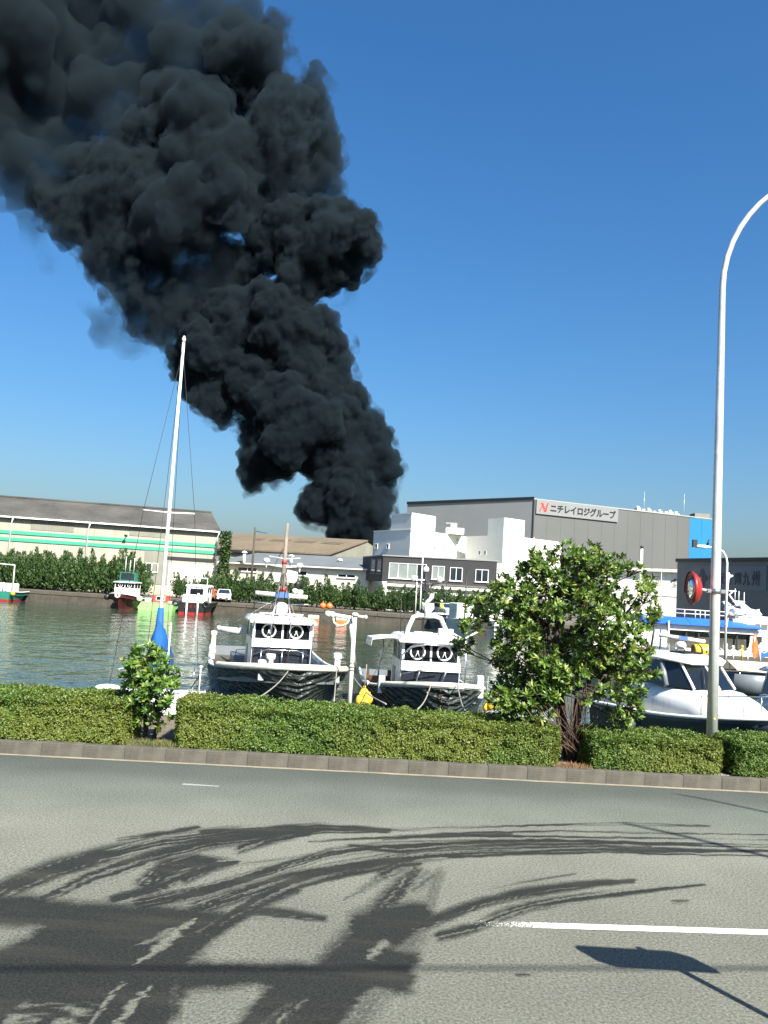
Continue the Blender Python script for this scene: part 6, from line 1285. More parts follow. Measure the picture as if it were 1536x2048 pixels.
# ---- pier with blue roofed ferry behind -----------------------------------------------------------------------------
pz = .05; pa, pb_ = gz(1180, 1300, pz), gz(1536, 1326, pz); yP = pb_.y
pier = tag(MB().box(pa.x, 60, yP, yP + 5, -3, pz).build('pier', M_CONC), 'weathered concrete pier behind the cabin cruiser', 'pier')
blk = None
for k in range(24):
    if blk is None: blk = MB().bbox(.01, 1.49, -.06, .3, -.42, .06, .03).build('pier_coping', capm, pier); ob = blk
    else: ob = blk.copy(); COL.objects.link(ob)
    ob.location = (pa.x + k * 1.5, yP, pz)
fy = yP + 9.5
fl, fr_ = at(1292, 1260, fy), at(1620, 1270, fy)
fe = thing('ferry', 'long white passenger ferry with bright blue roof and curtained windows behind the pier', 'ferry', (fl.x, fl.y, WZ)); fb = fe.location
def fx(px_): return xat(px_, 1250, fy) - fb.x
def fz(py, px_=1400): return zat(px_, py, fy) - WZ
W2 = 4.2
v = MB(); v.prism([(-3.5, 0), (fx(1560), -.1), (fx(1640), 1.6), (fx(1640) + .6, 2.4), (fx(1560), W2), (-3.5, W2)], -.6, fz(1318)); v.build('hull', M_WHITE, fe)
zw0, zw1, zf = fz(1298), fz(1263), fz(1252)
v = MB(); v.box(-3.3, fx(1520), .25, W2 - .25, fz(1318), zw0); v.build('cabin_wall', M_WHITE, fe)
v = MB(); v.box(-3.3, fx(1338), .25, W2 - .25, zw0 + .001, zf); v.build('aft_cabin', M_WHITE, fe)
v = MB(); v.box(fx(1338) + .002, fx(1500), .5, W2 - .5, zw0 + .002, zw1); v.build('curtains', M_CURT, fe)
xs_ = [1338, 1376, 1401, 1440, 1478, 1504]
for a, b in zip(xs_[:-1], xs_[1:]):
    v = MB(); 
    if b == 1504: v.add([(fx(a) + .08, .3, zw0), (fx(b) - .4, .3, zw0), (fx(b), .3, (zw0 + zw1) / 2 + .1), (fx(b) - .25, .3, zw1), (fx(a) + .08, .3, zw1)], [(0, 1, 2, 3, 4)])
    else: v.add([(fx(a) + .08, .3, zw0), (fx(b) - .02, .3, zw0), (fx(b) - .02, .3, zw1), (fx(a) + .08, .3, zw1)], [(0, 1, 2, 3)])
    gm = bpy.data.materials.get('clear_pane')
    if gm is None:
        gm = bpy.data.materials.new('clear_pane'); gm.use_nodes = True; n_ = gm.node_tree.nodes; l_ = gm.node_tree.links; tp_ = n_.new('ShaderNodeBsdfTransparent'); tp_.inputs[0].default_value = (.75, .78, .78, 1); gl_ = n_.new('ShaderNodeBsdfGlossy'); gl_.inputs['Roughness'].default_value = .05; mx_ = n_.new('ShaderNodeMixShader'); mx_.inputs[0].default_value = .12
        l_.new(tp_.outputs[0], mx_.inputs[1]); l_.new(gl_.outputs[0], mx_.inputs[2]); l_.new(mx_.outputs[0], n_['Material Output'].inputs['Surface'])
    v.build('pane', gm, fe)
v = MB(); 
for a in xs_[1:-1]: v.box(fx(a) - .03, fx(a) + .06, .27, .34, zw0, zw1)
v.build('mullions', M_DARKM, fe)
v = MB(); v.box(fx(1338), fx(1515), .15, W2 - .15, zw1 + .002, zf); v.build('fascia', M_WHITE, fe)
v = MB(); v.add([(fx(1500), .28, zw0), (fx(1536), .28, zw0), (fx(1536), .28, zw1), (fx(1505), .28, zw1), (fx(1504), .28, (zw0 + zw1) / 2)], [(0, 1, 2, 3, 4)]); v.box(fx(1515) + .002, fx(1600), .3, W2 - .3, fz(1318), zf - .1); v.build('bow_cabin', M_WHITE, fe)
for a, b in zip((1286, 1380, 1440), (1380, 1440, 1516)):
    z0_, z1_ = zf + .02, fz(1238); v = MB(); x0_, x1_ = fx(a) + .015, fx(b) - .015; dp = .35 if b == 1516 else 0
    v.add([(x0_, -.15, z0_), (x1_ + dp, -.15, z0_), (x1_ + dp, W2 + .15, z0_), (x0_, W2 + .15, z0_), (x0_, .75, z1_), (x1_ - dp * 3.4, .75, z1_), (x1_ - dp * 3.4, W2 - .75, z1_), (x0_, W2 - .75, z1_), (x0_, -.15, z0_ + .1), (x1_ + dp, -.15, z0_ + .1), (x1_ + dp, W2 + .15, z0_ + .1), (x0_, W2 + .15, z0_ + .1)], [(0, 3, 2, 1), (0, 1, 9, 8), (1, 2, 10, 9), (2, 3, 11, 10), (3, 0, 8, 11), (8, 9, 5, 4), (9, 10, 6, 5), (10, 11, 7, 6), (11, 8, 4, 7), (4, 5, 6, 7)]); v.build('blue_roof', M_BLUER, fe)
zr_ = fz(1238)
v = MB()
for z_ in (fz(1221), fz(1229)): v.tube([(fx(1350), 1.0, z_), (fx(1470), 1.0, z_)], .028, 6)
for x_ in (1352, 1380, 1402, 1412, 1422, 1445, 1468): v.tube([(fx(x_), 1.0, zr_ - .02), (fx(x_), 1.0, fz(1221))], .026, 6)
v.build('roof_rail', M_WHITEP, fe)
# wheelhouse and radar arch toward the bow
zd = fz(1236)
v = MB(); v.loft([[(x_, y_, z_) for y_ in (.6, W2 - .6)] + [(x2, y_, z2) for y_ in (W2 - .6, .6) for x2, z2 in [(x_ + .001, zd - .25)]] for x_, z_ in ((fx(1474), zd + .05), (fx(1500), zd + .12), (fx(1536), fz(1226)), (fx(1600), fz(1226)))], smooth=False); v.build('bridge_deck', M_WHITE, fe)
v = MB(); v.prism([(fx(1518), .58), (fx(1600), .58), (fx(1600), W2 - .6), (fx(1518), W2 - .6)], fz(1262), fz(1232)); v.build('bridge', M_WHITE, fe)
for a, b in ((1519, 1529), (1531, 1544)): MB().box(fx(a), fx(b), .55, .575, fz(1253), fz(1241)).build('bridge_window', M_CURT, fe)
v = MB(); ap = [(1486, 1205), (1494, 1203), (1512, 1218), (1524, 1221), (1530, 1219), (1530, 1223), (1536, 1231), (1508, 1234)]
for y_ in (.8, W2 - 1.0):
    v.add([(fx(x_), y_, fz(yy, x_)) for x_, yy in ap] + [(fx(x_), y_ + .2, fz(yy, x_)) for x_, yy in ap], [tuple(range(7, -1, -1)), tuple(range(8, 16))] + [(i, (i + 1) % 8, (i + 1) % 8 + 8, i + 8) for i in range(8)])
v.box(fx(1488), fx(1500), .98, W2 - 1.0, fz(1208), fz(1206)); v.build('radar_arch', M_WHITE, fe)
v = MB(); c = (fx(1499), W2 / 2 - .4, fz(1200)); v.tube([(c[0], c[1], c[2] - .25), (c[0], c[1], c[2] - .12), (c[0], c[1], c[2])], [.25, .2, .1], 10); v.box(c[0] - .4, c[0] + .4, c[1] - .06, c[1] + .06, c[2] + .02, c[2] + .12); v.build('radar', M_WHITE, fe)
v = MB(); v.tube([(fx(1466), 1.4, zr_), (fx(1474), 1.4, fz(1140))], [.08, .06], 8); v.box(fx(1470), fx(1478), 1.35, 1.45, fz(1145), fz(1143)); v.tube([(fx(1476), 1.4, fz(1150)), (fx(1482), 1.4, fz(1145))], .05, 6); v.box(fx(1475), fx(1489), 1.3, 1.5, fz(1178), fz(1176)); v.tube([(fx(1476), 1.4, fz(1186)), (fx(1492), 1.4, fz(1207))], .05, 6); v.tube([(fx(1474), 1.4, fz(1186)), (fx(1484), 1.4, fz(1178))], .04, 6); v.build('mast', M_WHITEP, fe)
for x_, y0_, y1_ in ((1497, 1196, 1171), (1505, 1196, 1176), (1516, 1208, 1178)): MB().tube([(fx(x_), W2 / 2, fz(y0_ + 4)), (fx(x_), W2 / 2, fz(y1_))], .022, 5).build('antenna', M_WHITEP, fe)
v = MB(); v.box(fx(1462), fx(1482), .9, 2.0, zr_ - .02, zr_ + .35); v.build('dark_locker', M_DARKM, fe)
v = MB(); v.ball((fx(1482), 1.6, fz(1222)), .3, 10, 8, (1, 1, 1.2)); v.ball((fx(1492), 1.6, fz(1229)), .22, 10, 8); v.build('deck_gear', M_WHITE, fe)
for a, b, y_ in ((1348, 1405, 1278),):
    v = MB(); v.tube([(fx(1312), -.6, fz(1274)), (fx(1403), -.6, fz(1282))], .13, 10); v.build('boom', M_OFFW, fe)
MB().box(fx(1350), fx(1368), -.75, -.45, fz(1281), fz(1274)).build('boom_band', pm('blue_band', (.12, .25, .55), .5), fe)
v = MB(); v.tube([(fx(1336), -.3, fz(1318)), (fx(1334), -.3, fz(1245))], .05, 6); v.tube([(fx(1440), -.3, fz(1318)), (fx(1452), -.3, fz(1232))], .03, 6); v.build('davit', M_STEEL, fe)
v = MB(); v.ball((fx(1357), -.5, fz(1292)), .34, 12, 8, (1, 1, .9)); v.build('life_raft', M_WHITE, fe)
v = MB(); v.box(fx(1517), fx(1526), .1, .25, fz(1278), fz(1266)); v.build('side_lamp', M_DARKM, fe)
v = MB(); v.box(fx(1522), fx(1536), -.2, .24, fz(1306), fz(1294)); v.build('blue_box', M_BLUER, fe)

# pier clutter
def pier_pt(px_, dy=.6): p = at(px_, 1310, yP + dy); p.z = pz; return p
q = pier_pt(1404, .9); t = thing('drum', 'large yellow drum lying on its side on the pier edge', 'drum', tuple(q)); rr = .37
v = MB(); v.tube([(-.48, 0, rr), (-.44, 0, rr), (-.2, 0, rr), (.2, 0, rr), (.44, 0, rr), (.48, 0, rr)], [rr * .85, rr, rr, rr, rr, rr * .85], 20); v.build('shell', M_YELLOW, t)
v = MB(); v.tube([(-.5, .0, rr), (-.49, 0, rr)], rr * .84, 20); v.build('end_cap', pm('brown_drum_end', (.4, .24, .06), .7, 0, .2, 4), t)
v = MB(); v.disc((.1, -rr - .005, rr * 1.0), .06, (0, -1, 0), .01, 10); v.build('bung', M_DARKM, t)
q = pier_pt(1508, .5); t = thing('flag', 'orange flag drooping from a short staff on the pier', 'flag', tuple(q)); zf_ = zat(1508, 1266, yP + .5) - pz
MB().tube([(0, 0, 0), (.03, 0, zf_)], .02, 6).build('staff', M_STEEL, t)
v = MB(); rr_ = []
for k, (z_, x0_, x1_) in enumerate(((zf_, .0, .05), (zf_ - .35, -.05, .16), (zf_ - .7, -.12, .22), (zf_ - 1.05, -.1, .26), (zf_ - 1.3, -.06, .18))):
    rr_.append([(x0_ + (x1_ - x0_) * u, .05 * math.sin(u * 7 + k), z_ - .06 * math.sin(u * 5)) for u in np.linspace(0, 1, 8)])
v.loft(rr_, closed=False, caps=False); v.loft([[(p[0], p[1] + .01, p[2]) for p in r_[::-1]] for r_ in rr_], closed=False, caps=False); v.build('cloth', M_ORANGE, t)
for px_, hh, m_ in ((1452, .9, M_WHITEP), (1466, .8, M_WHITEP), (1484, .85, M_YELLOW), (1495, .7, M_WHITEP), (1520, .8, M_WHITEP)):
    q = pier_pt(px_, .7); t = thing('guard_post', ('yellow' if m_ is M_YELLOW else 'short white') + ' guard post on the pier ' + {1452: 'beside the slim lamp', 1466: 'second from the slim lamp', 1484: 'among the white posts', 1495: 'between the yellow post and the orange flag', 1520: 'beyond the orange flag'}[px_], 'post', tuple(q), group='guard posts on the pier')
    MB().tube([(0, 0, 0), (0, 0, hh * .85)], .05, 8).build('post', m_, t); MB().ball((0, 0, hh * .88), .075, 10, 7).build('cap', m_, t)
v = MB()
A = [pier_pt(x_, .7) + Vector((0, 0, .6)) for x_ in (1440, 1452, 1466, 1484, 1495, 1520, 1536)]
for a, b in zip(A[:-1], A[1:]): v.tube([a, a.lerp(b, .5) - Vector((0, 0, .14)), b], .025, 5)
tag(v.build('chain', M_OFFW), 'pale sagging chain strung between the posts on the pier', 'chain')
q = pier_pt(1330, .5); t = thing('pipe_rack', 'low rack of thin pipes and hoops along the pier edge', 'rack', tuple(q)); v = MB()
v.tube([(-1.4, 0, .3), (2.0, 0, .3)], .025, 6); v.tube([(-1.4, 0, .12), (2.0, 0, .12)], .025, 6)
for x_ in (-1.4, -.6, .2, 1.0, 2.0): v.tube([(x_, 0, 0), (x_, 0, .3)], .022, 6)
v.build('pipes', M_RUST, t); v = MB(); v.torus((.85, .05, .3), .22, .03, (0, 1, 0), 16, 6); v.build('hoop', M_DARKM, t); v = MB(); v.tube([(-.3, 0, .3), (-.3, 0, .85), (.1, 0, .9), (.1, 0, .7)], .025, 6); v.build('hook', M_DARKM, t)
q = pier_pt(1283, .5); tag(MB().bbox(q.x - .15, q.x + .15, q.y - .1, q.y + .1, pz, pz + .38, .03).build('red_canister', M_REDP), 'small red canister on the pier beside the big tree', 'canister')
q = at(1500, 1336, yP - 3.5); t = thing('skiff', 'small moored skiff under a flat tan awning below the pier', 'boat', (q.x, q.y, WZ)); v = MB()
v.loft([[(x_, y_ * w_, z_ + .0) for y_, z_ in ((-1, 1.0), (-.8, .2), (0, -.2), (.8, .2), (1, 1.0), (.9, 1.0), (0, .3), (-.9, 1.))] for x_, w_ in ((-1., .6), (0, .9), (2, .95), (3.6, .7), (4.6, .1))]); v.build('hull', M_GREYH, t)
zq = q.z - WZ
v = MB(); v.add([(-.9, -.6, zq - .1), (3.4, -.7, zq - .22), (3.4, 1.0, zq + .2), (-.7, 1.0, zq + .22), (-.9, -.6, zq - .06), (3.4, -.7, zq - .18), (3.4, 1.0, zq + .24), (-.7, 1.0, zq + .26)], [(0, 3, 2, 1), (4, 5, 6, 7), (0, 1, 5, 4), (1, 2, 6, 5), (2, 3, 7, 6), (3, 0, 4, 7)]); v.build('awning', pm('tan_tarp', (.62, .53, .37), .85, 0, .12, 2, .3, 8), t)
v = MB(); 
for x_, y_ in ((-.7, -.5), (3.2, -.6), (3.2, .9), (-.6, .9)): v.tube([(x_, y_, .5), (x_, y_, zq - .1 + (y_ + .6) * .22)], .025, 6)
v.build('awning_poles', M_CHROME, t)

# ---- boats on the far quay --------------------------------------------------------------------------------------------
def far_boat(name, label, pxl, pxr, wl_py, yoff, L, hm, bottom, zb=1.3, zm=1.0, heading=-90, full=2.4):
    xm = (pxl + pxr) / 2; y = far_edge(xat(xm, wl_py, 92)) - yoff; p = gz(xm, wl_py, WZ); p = at(xm, wl_py, y)
    B = (pxr - pxl) * y / F; lk = 0 if heading > 0 else L; t = thing(name, label, 'boat', (p.x - math.cos(R(heading)) * lk, y - math.sin(R(heading)) * lk, WZ), R(heading))
    h_ = Hull(L, B, zm, zb, zm + .1, full); h_.build(t, hm, M_CONC, bottom, M_WHITE if hm is not M_BLACKH else M_DARKM, .06); return t, h_, B, y
t, h_, B, y = far_boat('moored_boat', 'maroon bowed boat with white wheelhouse moored at the far quay', 203, 262, 1215, 7.5, 8.5, M_MAROON, None, 1.75, 1.15)
wheelhouse(t, 4.0, 6.2, 2.2, .8, 2.35, 2.9, 3.05, M_WHITE, True, M_WHITE)
v = MB(); v.box(4.4, 5.6, -.85, .85, 3.06, 3.2); 
for y_ in (-.8, .8): v.box(4.5, 5.5, y_ - .05, y_ + .05, 3.2, 4.0)
v.box(4.5, 5.5, -.85, .85, 4.0, 4.08); v.build('flybridge', M_TEAL, t); MB().box(5.5, 5.55, -.7, .7, 3.25, 3.9).build('flybridge_window', M_GLASSB, t)
for y_, z_ in ((-.5, 5.8), (.0, 5.4), (.45, 5.7)): MB().tube([(4.9, y_, 4.05), (4.9, y_, z_)], .035, 5).build('antenna', M_WHITEP, t)
v = MB(); v.torus((8.5, 0, 1.55), .2, .12, (1, 0, 0), 14, 7); v.build('bow_fender', M_TUBE, t)
for y_ in (-1.8, 1.75): MB().ball((6.3, y_, 1.25), .34, 10, 8).build('fender', M_DARKM if y_ < 0 else M_TUBE, t)
t, h_, B, y = far_boat('moored_boat', 'black boat with red waterline and white cabin moored at the far quay', 350, 412, 1228, 7, 8.5, M_BLACKH, M_REDP, 1.5, 1.2, 90)
wheelhouse(t, 2.3, 4.6, 2.3, .9, 2.2, 2.95, 3.2, M_WHITE, False)
bx_ = MB(); bx_.bbox(.9, 2.3, -1.25, 1.25, .9, 2.1, .1); bx_.build('aft_cabin', M_WHITE, t)
v = MB(); v.loft([[(2.2 - .02 + x_, .95 * math.cos(a), 2.1 + .95 * math.sin(a)) for a in np.linspace(0, math.pi, 12)] for x_ in (0, .06)], closed=False, caps=False); v.build('arched_front', M_WHITE, t); MB().box(2.14, 2.17, -.7, .7, 2.1, 2.75).build('aft_window', M_GLASS, t)
v = MB(); v.tube([(3, -.9, 3.1), (3, -.9, 3.9), (3, .9, 3.9), (3, .9, 3.1)], .05, 6); v.tube([(3, -.3, 3.9), (3, -.3, 5.6)], .04, 5); v.tube([(3, .5, 3.9), (3, .5, 5.2)], .04, 5); v.ball((3, 1.0, 3.95), .22, 8, 6); v.build('mast', M_WHITEP, t)
for y_ in (-1.6, 1.65): MB().torus((-.05, y_, 1.15), .28, .12, (1, 0, .2), 14, 7).build('tyre_fender', M_DARKM, t)
for y_ in (.42, -.72): MB().tube([(-.28, y_, -.6), (-.22, y_, 2.3)], .11, 8).build('white_pole', M_WHITEP, t)
# name on the transom
tm = t.matrix_basis; P0 = tm @ Vector((-.04, .75, 0)); e9 = (tm @ Vector((-.04, -.75, 0)) - P0).normalized()
nb = text('lettering', 'さくら', M_REDP, None, (P0.x, P0.y), (e9.x, e9.y), .55 + WZ + .1, (0, -1), .42, 1.5, .02, .03, .01)
nb.data.transform(tm.inverted()); nb.parent = t
# green punt with red cabin
p0, p1_ = at(270, 1215, far_edge(-28) - 3.5), at(346, 1221, far_edge(-24) - 3.5); d = (p1_ - p0); t = thing('work_punt', 'light green work punt with small red cabin between the two moored boats', 'boat', (p0.x, p0.y, WZ), math.atan2(d.y, d.x)); Lp = math.hypot(d.x, d.y)
v = MB(); v.loft([[(x_, y_, z_) for x_, z_ in ((.5, -.2), (0, .9 + dz_), (Lp, .75 + dz_), (Lp - .2, -.2))] for y_, dz_ in ((0, 0), (2.4, 0))], smooth=False); v.build('hull', M_GREENB, t)
v = MB(); v.box(.05, Lp - .05, .05, 2.35, .8, .95); v.build('deck', pm('pale_deck', (.42, .5, .33), .8), t)
v = MB(); v.bbox(1.7, 3.3, .5, 1.9, .95, 1.75, .06); v.build('cabin', pm('red_orange_paint', (.62, .09, .05), .5), t)
v = MB(); v.box(2.15, 3.2, .47, .495, 1.15, 1.65); v.build('window_frame', M_WHITEP, t)
for a in (2.25, 2.75): MB().box(a, a + .4, .45, .468, 1.22, 1.58).build('pane', M_GLASS, t)
MB().ball((-.05, -.35, .85), .42, 12, 9).build('red_fender', M_MAROON, t); v = MB(); v.ball((-.1, -.7, .85), .22, 10, 7); v.build('white_float', M_TUBE, t)
v = MB(); v.box(.9, 1.5, .4, 1.3, .95, 1.35).box(3.6, 4.0, .4, .9, .95, 1.15); v.build('crates', M_OFFW, t)
# green boat cut by the left edge
t, h_, B, y = far_boat('moored_boat', 'teal green boat with pale net frame at the far quay beside the dense junipers', -40, 22, 1204, 5, 7, M_TEAL, M_REDP, 1.2, 1.0, 90)
v = MB(); v.tube([(.4, -1.6, 1.0), (.4, -1.55, 4.1), (.4, 1.5, 4.2), (.4, 1.5, 1.0)], .07, 6); v.build('net_frame', M_WHITEP, t)
v = MB(); v.bbox(1, 3, -1.2, 1.2, .9, 2.0, .08); v.build('cabin', M_OFFW, t); v = MB(); v.ball((.2, -1.75, .9), .26, 10, 7); v.build('float', M_YELLOW, t); v = MB(); 
for k in range(7): v.tube([(.3, -1.3 + k * .35, .9), (.3, -1.25 + k * .35, 1.5 + .3 * (k % 3))], .07, 6)
v.build('deck_gear', M_OFFW, t)
# white boats near the pines on the right
t, h_, B, y = far_boat('moored_boat', 'small pale blue boat with dark hull bottom moored below the parked van', 872, 915, 1258, 3.5, 6, M_GREYH, None, 1.3, 1.0, -80); wheelhouse(t, 2.2, 3.6, 1.3, .6, 1.2, 1.6, 1.75, M_WHITE, False)
t, h_, B, y = far_boat('moored_boat', 'white boat with boxy cabin moored behind the leaves of the big tree', 925, 968, 1270, 8, 7, M_WHITE, None, 1.6, 1.2, -75); v = MB(); v.bbox(2, 4.5, -.9, .9, 1.0, 3.0, .08); v.build('cabin', M_WHITE, t)
t, h_, B, y = far_boat('moored_boat', 'white boat with low canopy moored nearest the pier behind the tree', 965, 1010, 1272, 10, 7, M_WHITE, None, 1.5, 1.2, -100); v = MB(); v.bbox(2, 4.5, -.8, .9, 1.0, 2.6, .08); v.build('cabin', M_OFFW, t); MB().tube([(3, 0, 2.5), (3, 0, 5)], .04, 5).build('mast', M_WHITEP, t)

# ---- vehicles and people on the far quay -----------------------------------------------------------------------------
M_TYRE = pm('tyre', (.015, .015, .015), .9); M_LAMP = pm('headlamp', (.7, .72, .72), .15)
M_CARW = pm('car_white', (.76, .77, .77), .25, 0, .03)
def car(label, px_, yo, rz, van=False):
    p = at(px_, 1205, far_edge(xat(px_, 1205, 92)) + yo); t = thing('parked_van' if van else 'parked_car', label, 'van' if van else 'car', (p.x, p.y, 0), rz)
    W = .85; prof = [(-2.1, .35, 1), (-2.1, .85, .98), (-1.95, 1.0, .95), (1.05, .98, .97), (1.75, .82, .95), (2.1, .7, .88), (2.15, .4, .88)]
    v = MB(); v.loft([[(x_, y_ * W, z_) for x_, z_, w_ in prof] for y_ in (-1, -.96, .96, 1)] if False else [[(x_, s_ * W * w_, z_) for x_, z_, w_ in prof] for s_ in (-1, -.9, .9, 1)], smooth=False); v.build('body', M_CARW, t)
    h = 1.85 if van else 1.48; r0 = [(-2.0, .97), (1.0, .95)]; 
    lo = [(-2.0, -.8, .96), (1.05, -.8, .96), (1.05, .8, .96), (-2.0, .8, .96)]; hi = [(-1.75, -.66, h), (.2, -.66, h), (.2, .66, h), (-1.75, .66, h)]
    v = MB(); v.add(lo + hi, [(4, 5, 6, 7), (3, 2, 1, 0), (0, 1, 5, 4), (1, 2, 6, 5), (2, 3, 7, 6), (3, 0, 4, 7)]); v.build('roof', M_CARW, t)
    def pane(a, b, c, d, nm):
        A = [Vector(x) for x in (a, b, c, d)]; ce = sum(A, Vector()) / 4; n_ = (A[1] - A[0]).cross(A[3] - A[0]).normalized() * .012; MB().add([ce + (q - ce) * .86 + n_ for q in A], [(0, 1, 2, 3)]).build(nm, M_GLASSB, t)
    pane(lo[1], lo[2], hi[2], hi[1], 'windscreen'); pane(lo[0], lo[1], hi[1], hi[0], 'side_window'); pane(lo[2], lo[3], hi[3], hi[2], 'side_window'); pane(lo[3], lo[0], hi[0], hi[3], 'rear_window')
    for x_ in (-1.35, 1.35):
        for s_ in (-1, 1):
            wl_ = MB().tube([(x_, s_ * .66, .31), (x_, s_ * .86, .31)], .31, 16).build('wheel', M_TYRE, t); MB().tube([(x_, s_ * .861, .31), (x_, s_ * .875, .31)], .19, 12).build('rim', M_STEEL, wl_)
    for s_ in (-1, 1): MB().bbox(2.05, 2.13, s_ * .55 - .17, s_ * .55 + .17, .6, .76, .03).build('headlight', M_LAMP, t)
    MB().box(2.13, 2.165, -.5, .5, .42, .56).build('grille', M_DARKM, t); MB().box(2.166, 2.172, -.2, .2, .44, .55).build('number_plate', M_OFFW, t)
    return t
car('white car parked beside the orange net heap on the far quay', 447, 1.9, R(-80)); car('white car parked beside the workers in yellow vests', 893, 1.9, R(-70))
def person(label, px_, yo, vest, pose_=0):
    p = at(px_, 1225, far_edge(xat(px_, 1225, 90)) + yo); t = thing('person', label, 'person', (p.x, p.y, 0), R(20 * pose_))
    a = .12 + .1 * pose_
    V_ = [(0, 0, .95), (0, 0, 1.2), (0, 0, 1.42), (0, 0, 1.52), (0, 0, 1.64), (-.1, 0, .9), (-.12, -.03, .5), (-.12, .02, .08), (-.12, -.14, .04), (.1, 0, .9), (.13, -.05 - a, .5), (.12, .04, .08), (.12, -.12, .04), (-.2, 0, 1.4), (-.29, 0, 1.12), (-.27, -.12 - a, .88), (.2, 0, 1.4), (.29, 0, 1.12), (.26, -.14 - a, .9)]
    E_ = [(0, 1), (1, 2), (2, 3), (3, 4), (0, 5), (5, 6), (6, 7), (7, 8), (0, 9), (9, 10), (10, 11), (11, 12), (2, 13), (13, 14), (14, 15), (2, 16), (16, 17), (17, 18)]
    rad = [.15, .14, .15, .06, .11, .1, .07, .05, .045, .1, .07, .05, .045, .075, .05, .04, .075, .05, .04]
    me = bpy.data.meshes.new('body'); me.from_pydata(V_, E_, []); ob = bpy.data.objects.new('body', me); COL.objects.link(ob)
    md = ob.modifiers.new('skin', 'SKIN'); ob.modifiers.new('sub', 'SUBSURF').levels = 1
    for i, s_ in enumerate(me.skin_vertices[0].data): s_.radius = (rad[i], rad[i]); s_.use_root = i == 0
    bpy.context.view_layer.update(); m2 = bpy.data.meshes.new_from_object(ob.evaluated_get(bpy.context.evaluated_depsgraph_get())); ob.modifiers.clear(); ob.data = m2; m2.materials.clear(); m2.materials.append(pm('work_clothes', (.05, .055, .07), .9)); ob.parent = t
    v = MB(); v.loft([[(r1 * math.cos(q), r2 * math.sin(q), z) for q in np.linspace(0, 5.78, 12)] for r1, r2, z in ((.21, .17, .82), (.2, .17, 1.1), (.225, .18, 1.38), (.14, .12, 1.49))]); v.build('vest', vest, t)
    v = MB(); v.loft([[(r * math.cos(q), r * 1.1 * math.sin(q), z) for q in np.linspace(0, 5.78, 12)] for r, z in ((.15, 1.68), (.135, 1.72), (.12, 1.79), (.03, 1.84))]); v.build('helmet', M_WHITEP, t)
    return t
HV = pm('hi_vis_yellow', (.5, .75, .05), .8); HV2 = pm('teal_vest', (.05, .5, .4), .8)
person('worker in yellow green vest and white helmet facing the water', 846, .9, HV, 1); person('worker in teal vest beside the two yellow vests', 853, 1.3, HV2, 0); person('worker in yellow green vest standing beside the parked white car', 882, .9, HV, 2)
# heaps, buoys, poles
def heap(name, label, cat, px_, yo, m, n, w_, h_, r_):
    p = at(px_, 1200, far_edge(xat(px_, 1200, 92)) + yo); p.z = 0; rg = np.random.default_rng(int(px_)); t = thing(name, label, cat, tuple(p)); v = MB()
    for k in range(n):
        x_ = rg.normal() * w_ * .4; y_ = rg.normal() * .5; z_ = max(.1, (h_ * math.exp(-(x_ / w_) ** 2 * 2)) * rg.random()); v.torus((x_, y_, z_ + .1), r_, r_ * .35, rg.normal(size=3), 10, 5)
    v.build('coils', m, t); return t
heap('net_heap', 'rusty orange heap of nets behind the black boat', 'nets', 421, 2.6, pm('orange_net', (.4, .14, .06), .95, 0, .4, 6), 80, 1.9, 1.1, .34)
heap('net_heap', 'dark red heap of nets beside the white car and workers', 'nets', 922, 2.2, pm('red_net', (.2, .025, .025), .95, 0, .4, 6), 60, 1.7, .7, .3)
for px_, lbl in ((646, 'orange ball buoy on the far quay edge, beside its twin'), (659, 'orange ball buoy on the far quay edge, beside its twin')):
    p = at(px_, 1208, far_edge(-5) + .6); t = thing('ball_buoy', lbl, 'buoy', (p.x, p.y, .02), group='orange buoys on the far quay'); MB().ball((0, 0, .34), .36, 14, 9, (1.05, 1, .95)).build('ball', M_ORANGE, t); MB().tube([(0, 0, .66), (0, 0, .8)], .07, 8).build('eye', M_ORANGE, t)
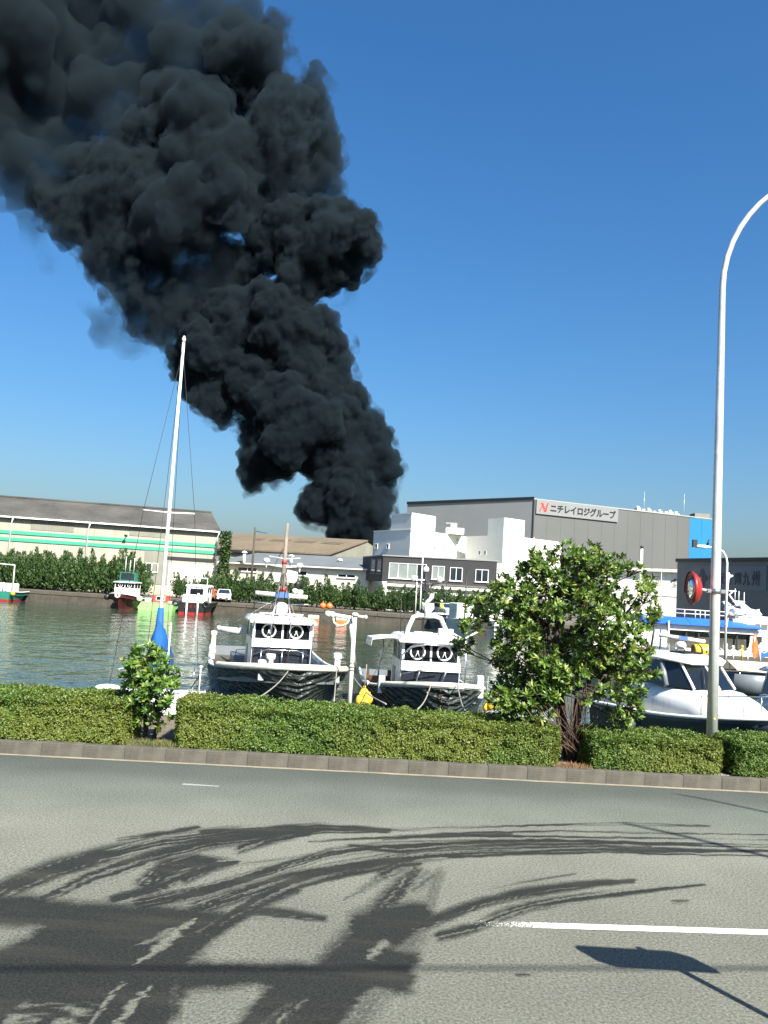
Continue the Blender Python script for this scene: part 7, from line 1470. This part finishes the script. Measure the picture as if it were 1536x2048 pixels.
for px_ in (627, 683):
    p = at(px_, 1236, far_edge(-4) - 1.2); t = thing('marker_float', 'orange and white float below the quay wall' + (' near the white pipe' if px_ == 683 else ' beside the grey fishing boat cabin'), 'float', (p.x, p.y, WZ)); v = MB(); v.bbox(-.62, .62, -.3, .3, -.1, .3, .08); v.build('orange_base', M_ORANGE, t); v = MB(); v.bbox(-.6, .6, -.28, .28, .3, .62, .06); v.build('white_top', M_WHITEP, t); MB().tube([(0, 0, .6), (0, 0, 1.9)], .05, 6).build('stick', M_RUST, t)
def pole(label, px_, ytop, y, r, m, name='utility_pole', cat='utility pole'):
    b = at(px_, 1180, y); tp_ = zat(px_ + 4, ytop, y); t = thing(name, label, cat, (b.x, b.y, 0)); MB().tube([(0, 0, 0), (0, 0, tp_)], [r, r * .7], 10).build('pole', m, t); return t, tp_
t, zz = pole('leaning grey utility pole before the tan roofed shed', 501, 1054, 106, .17, M_CONC); MB().tube([(0, 0, zz - .5), (1.6, 0, zz - .7)], .04, 5).build('crossarm', M_DARKM, t)
t, zz = pole('thin white flagpole before the charcoal office', 842, 1114, 93.5, .09, M_WHITEP, 'flagpole', 'pole')
t, zz = pole('short white pole beside the thin flagpole', 833, 1152, 94, .07, M_WHITEP, 'flagpole', 'pole')
t, zz = pole('white chimney pipe with black cap behind the big tree', 1281, 1097, 104, .22, M_WHITEP, 'chimney_pipe', 'pipe'); MB().tube([(0, 0, zz), (0, 0, zz + .35)], .2, 10).build('cap', M_DARKM, t)
t, zz = pole('slim lamp pole with bent arm before the white warehouse', 1322, 1145, 98, .06, M_STEEL, 'street_lamp', 'street lamp'); MB().tube([(0, 0, zz), (-.3, 0, zz + .3), (-1.3, 0, zz + .35)], .04, 6).build('arm', M_STEEL, t)
# small post by the bush
q = at(268, 1470, 13.4); t = thing('concrete_bollard', 'small grey concrete bollard in the gap beside the bush', 'bollard', (q.x, q.y, .15)); MB().bbox(-.07, .07, -.07, .07, 0, .36, .02).build('shaft', M_CONC, t); MB().bbox(-.085, .085, -.085, .085, .36, .42, .02).build('cap', M_CONC, t)
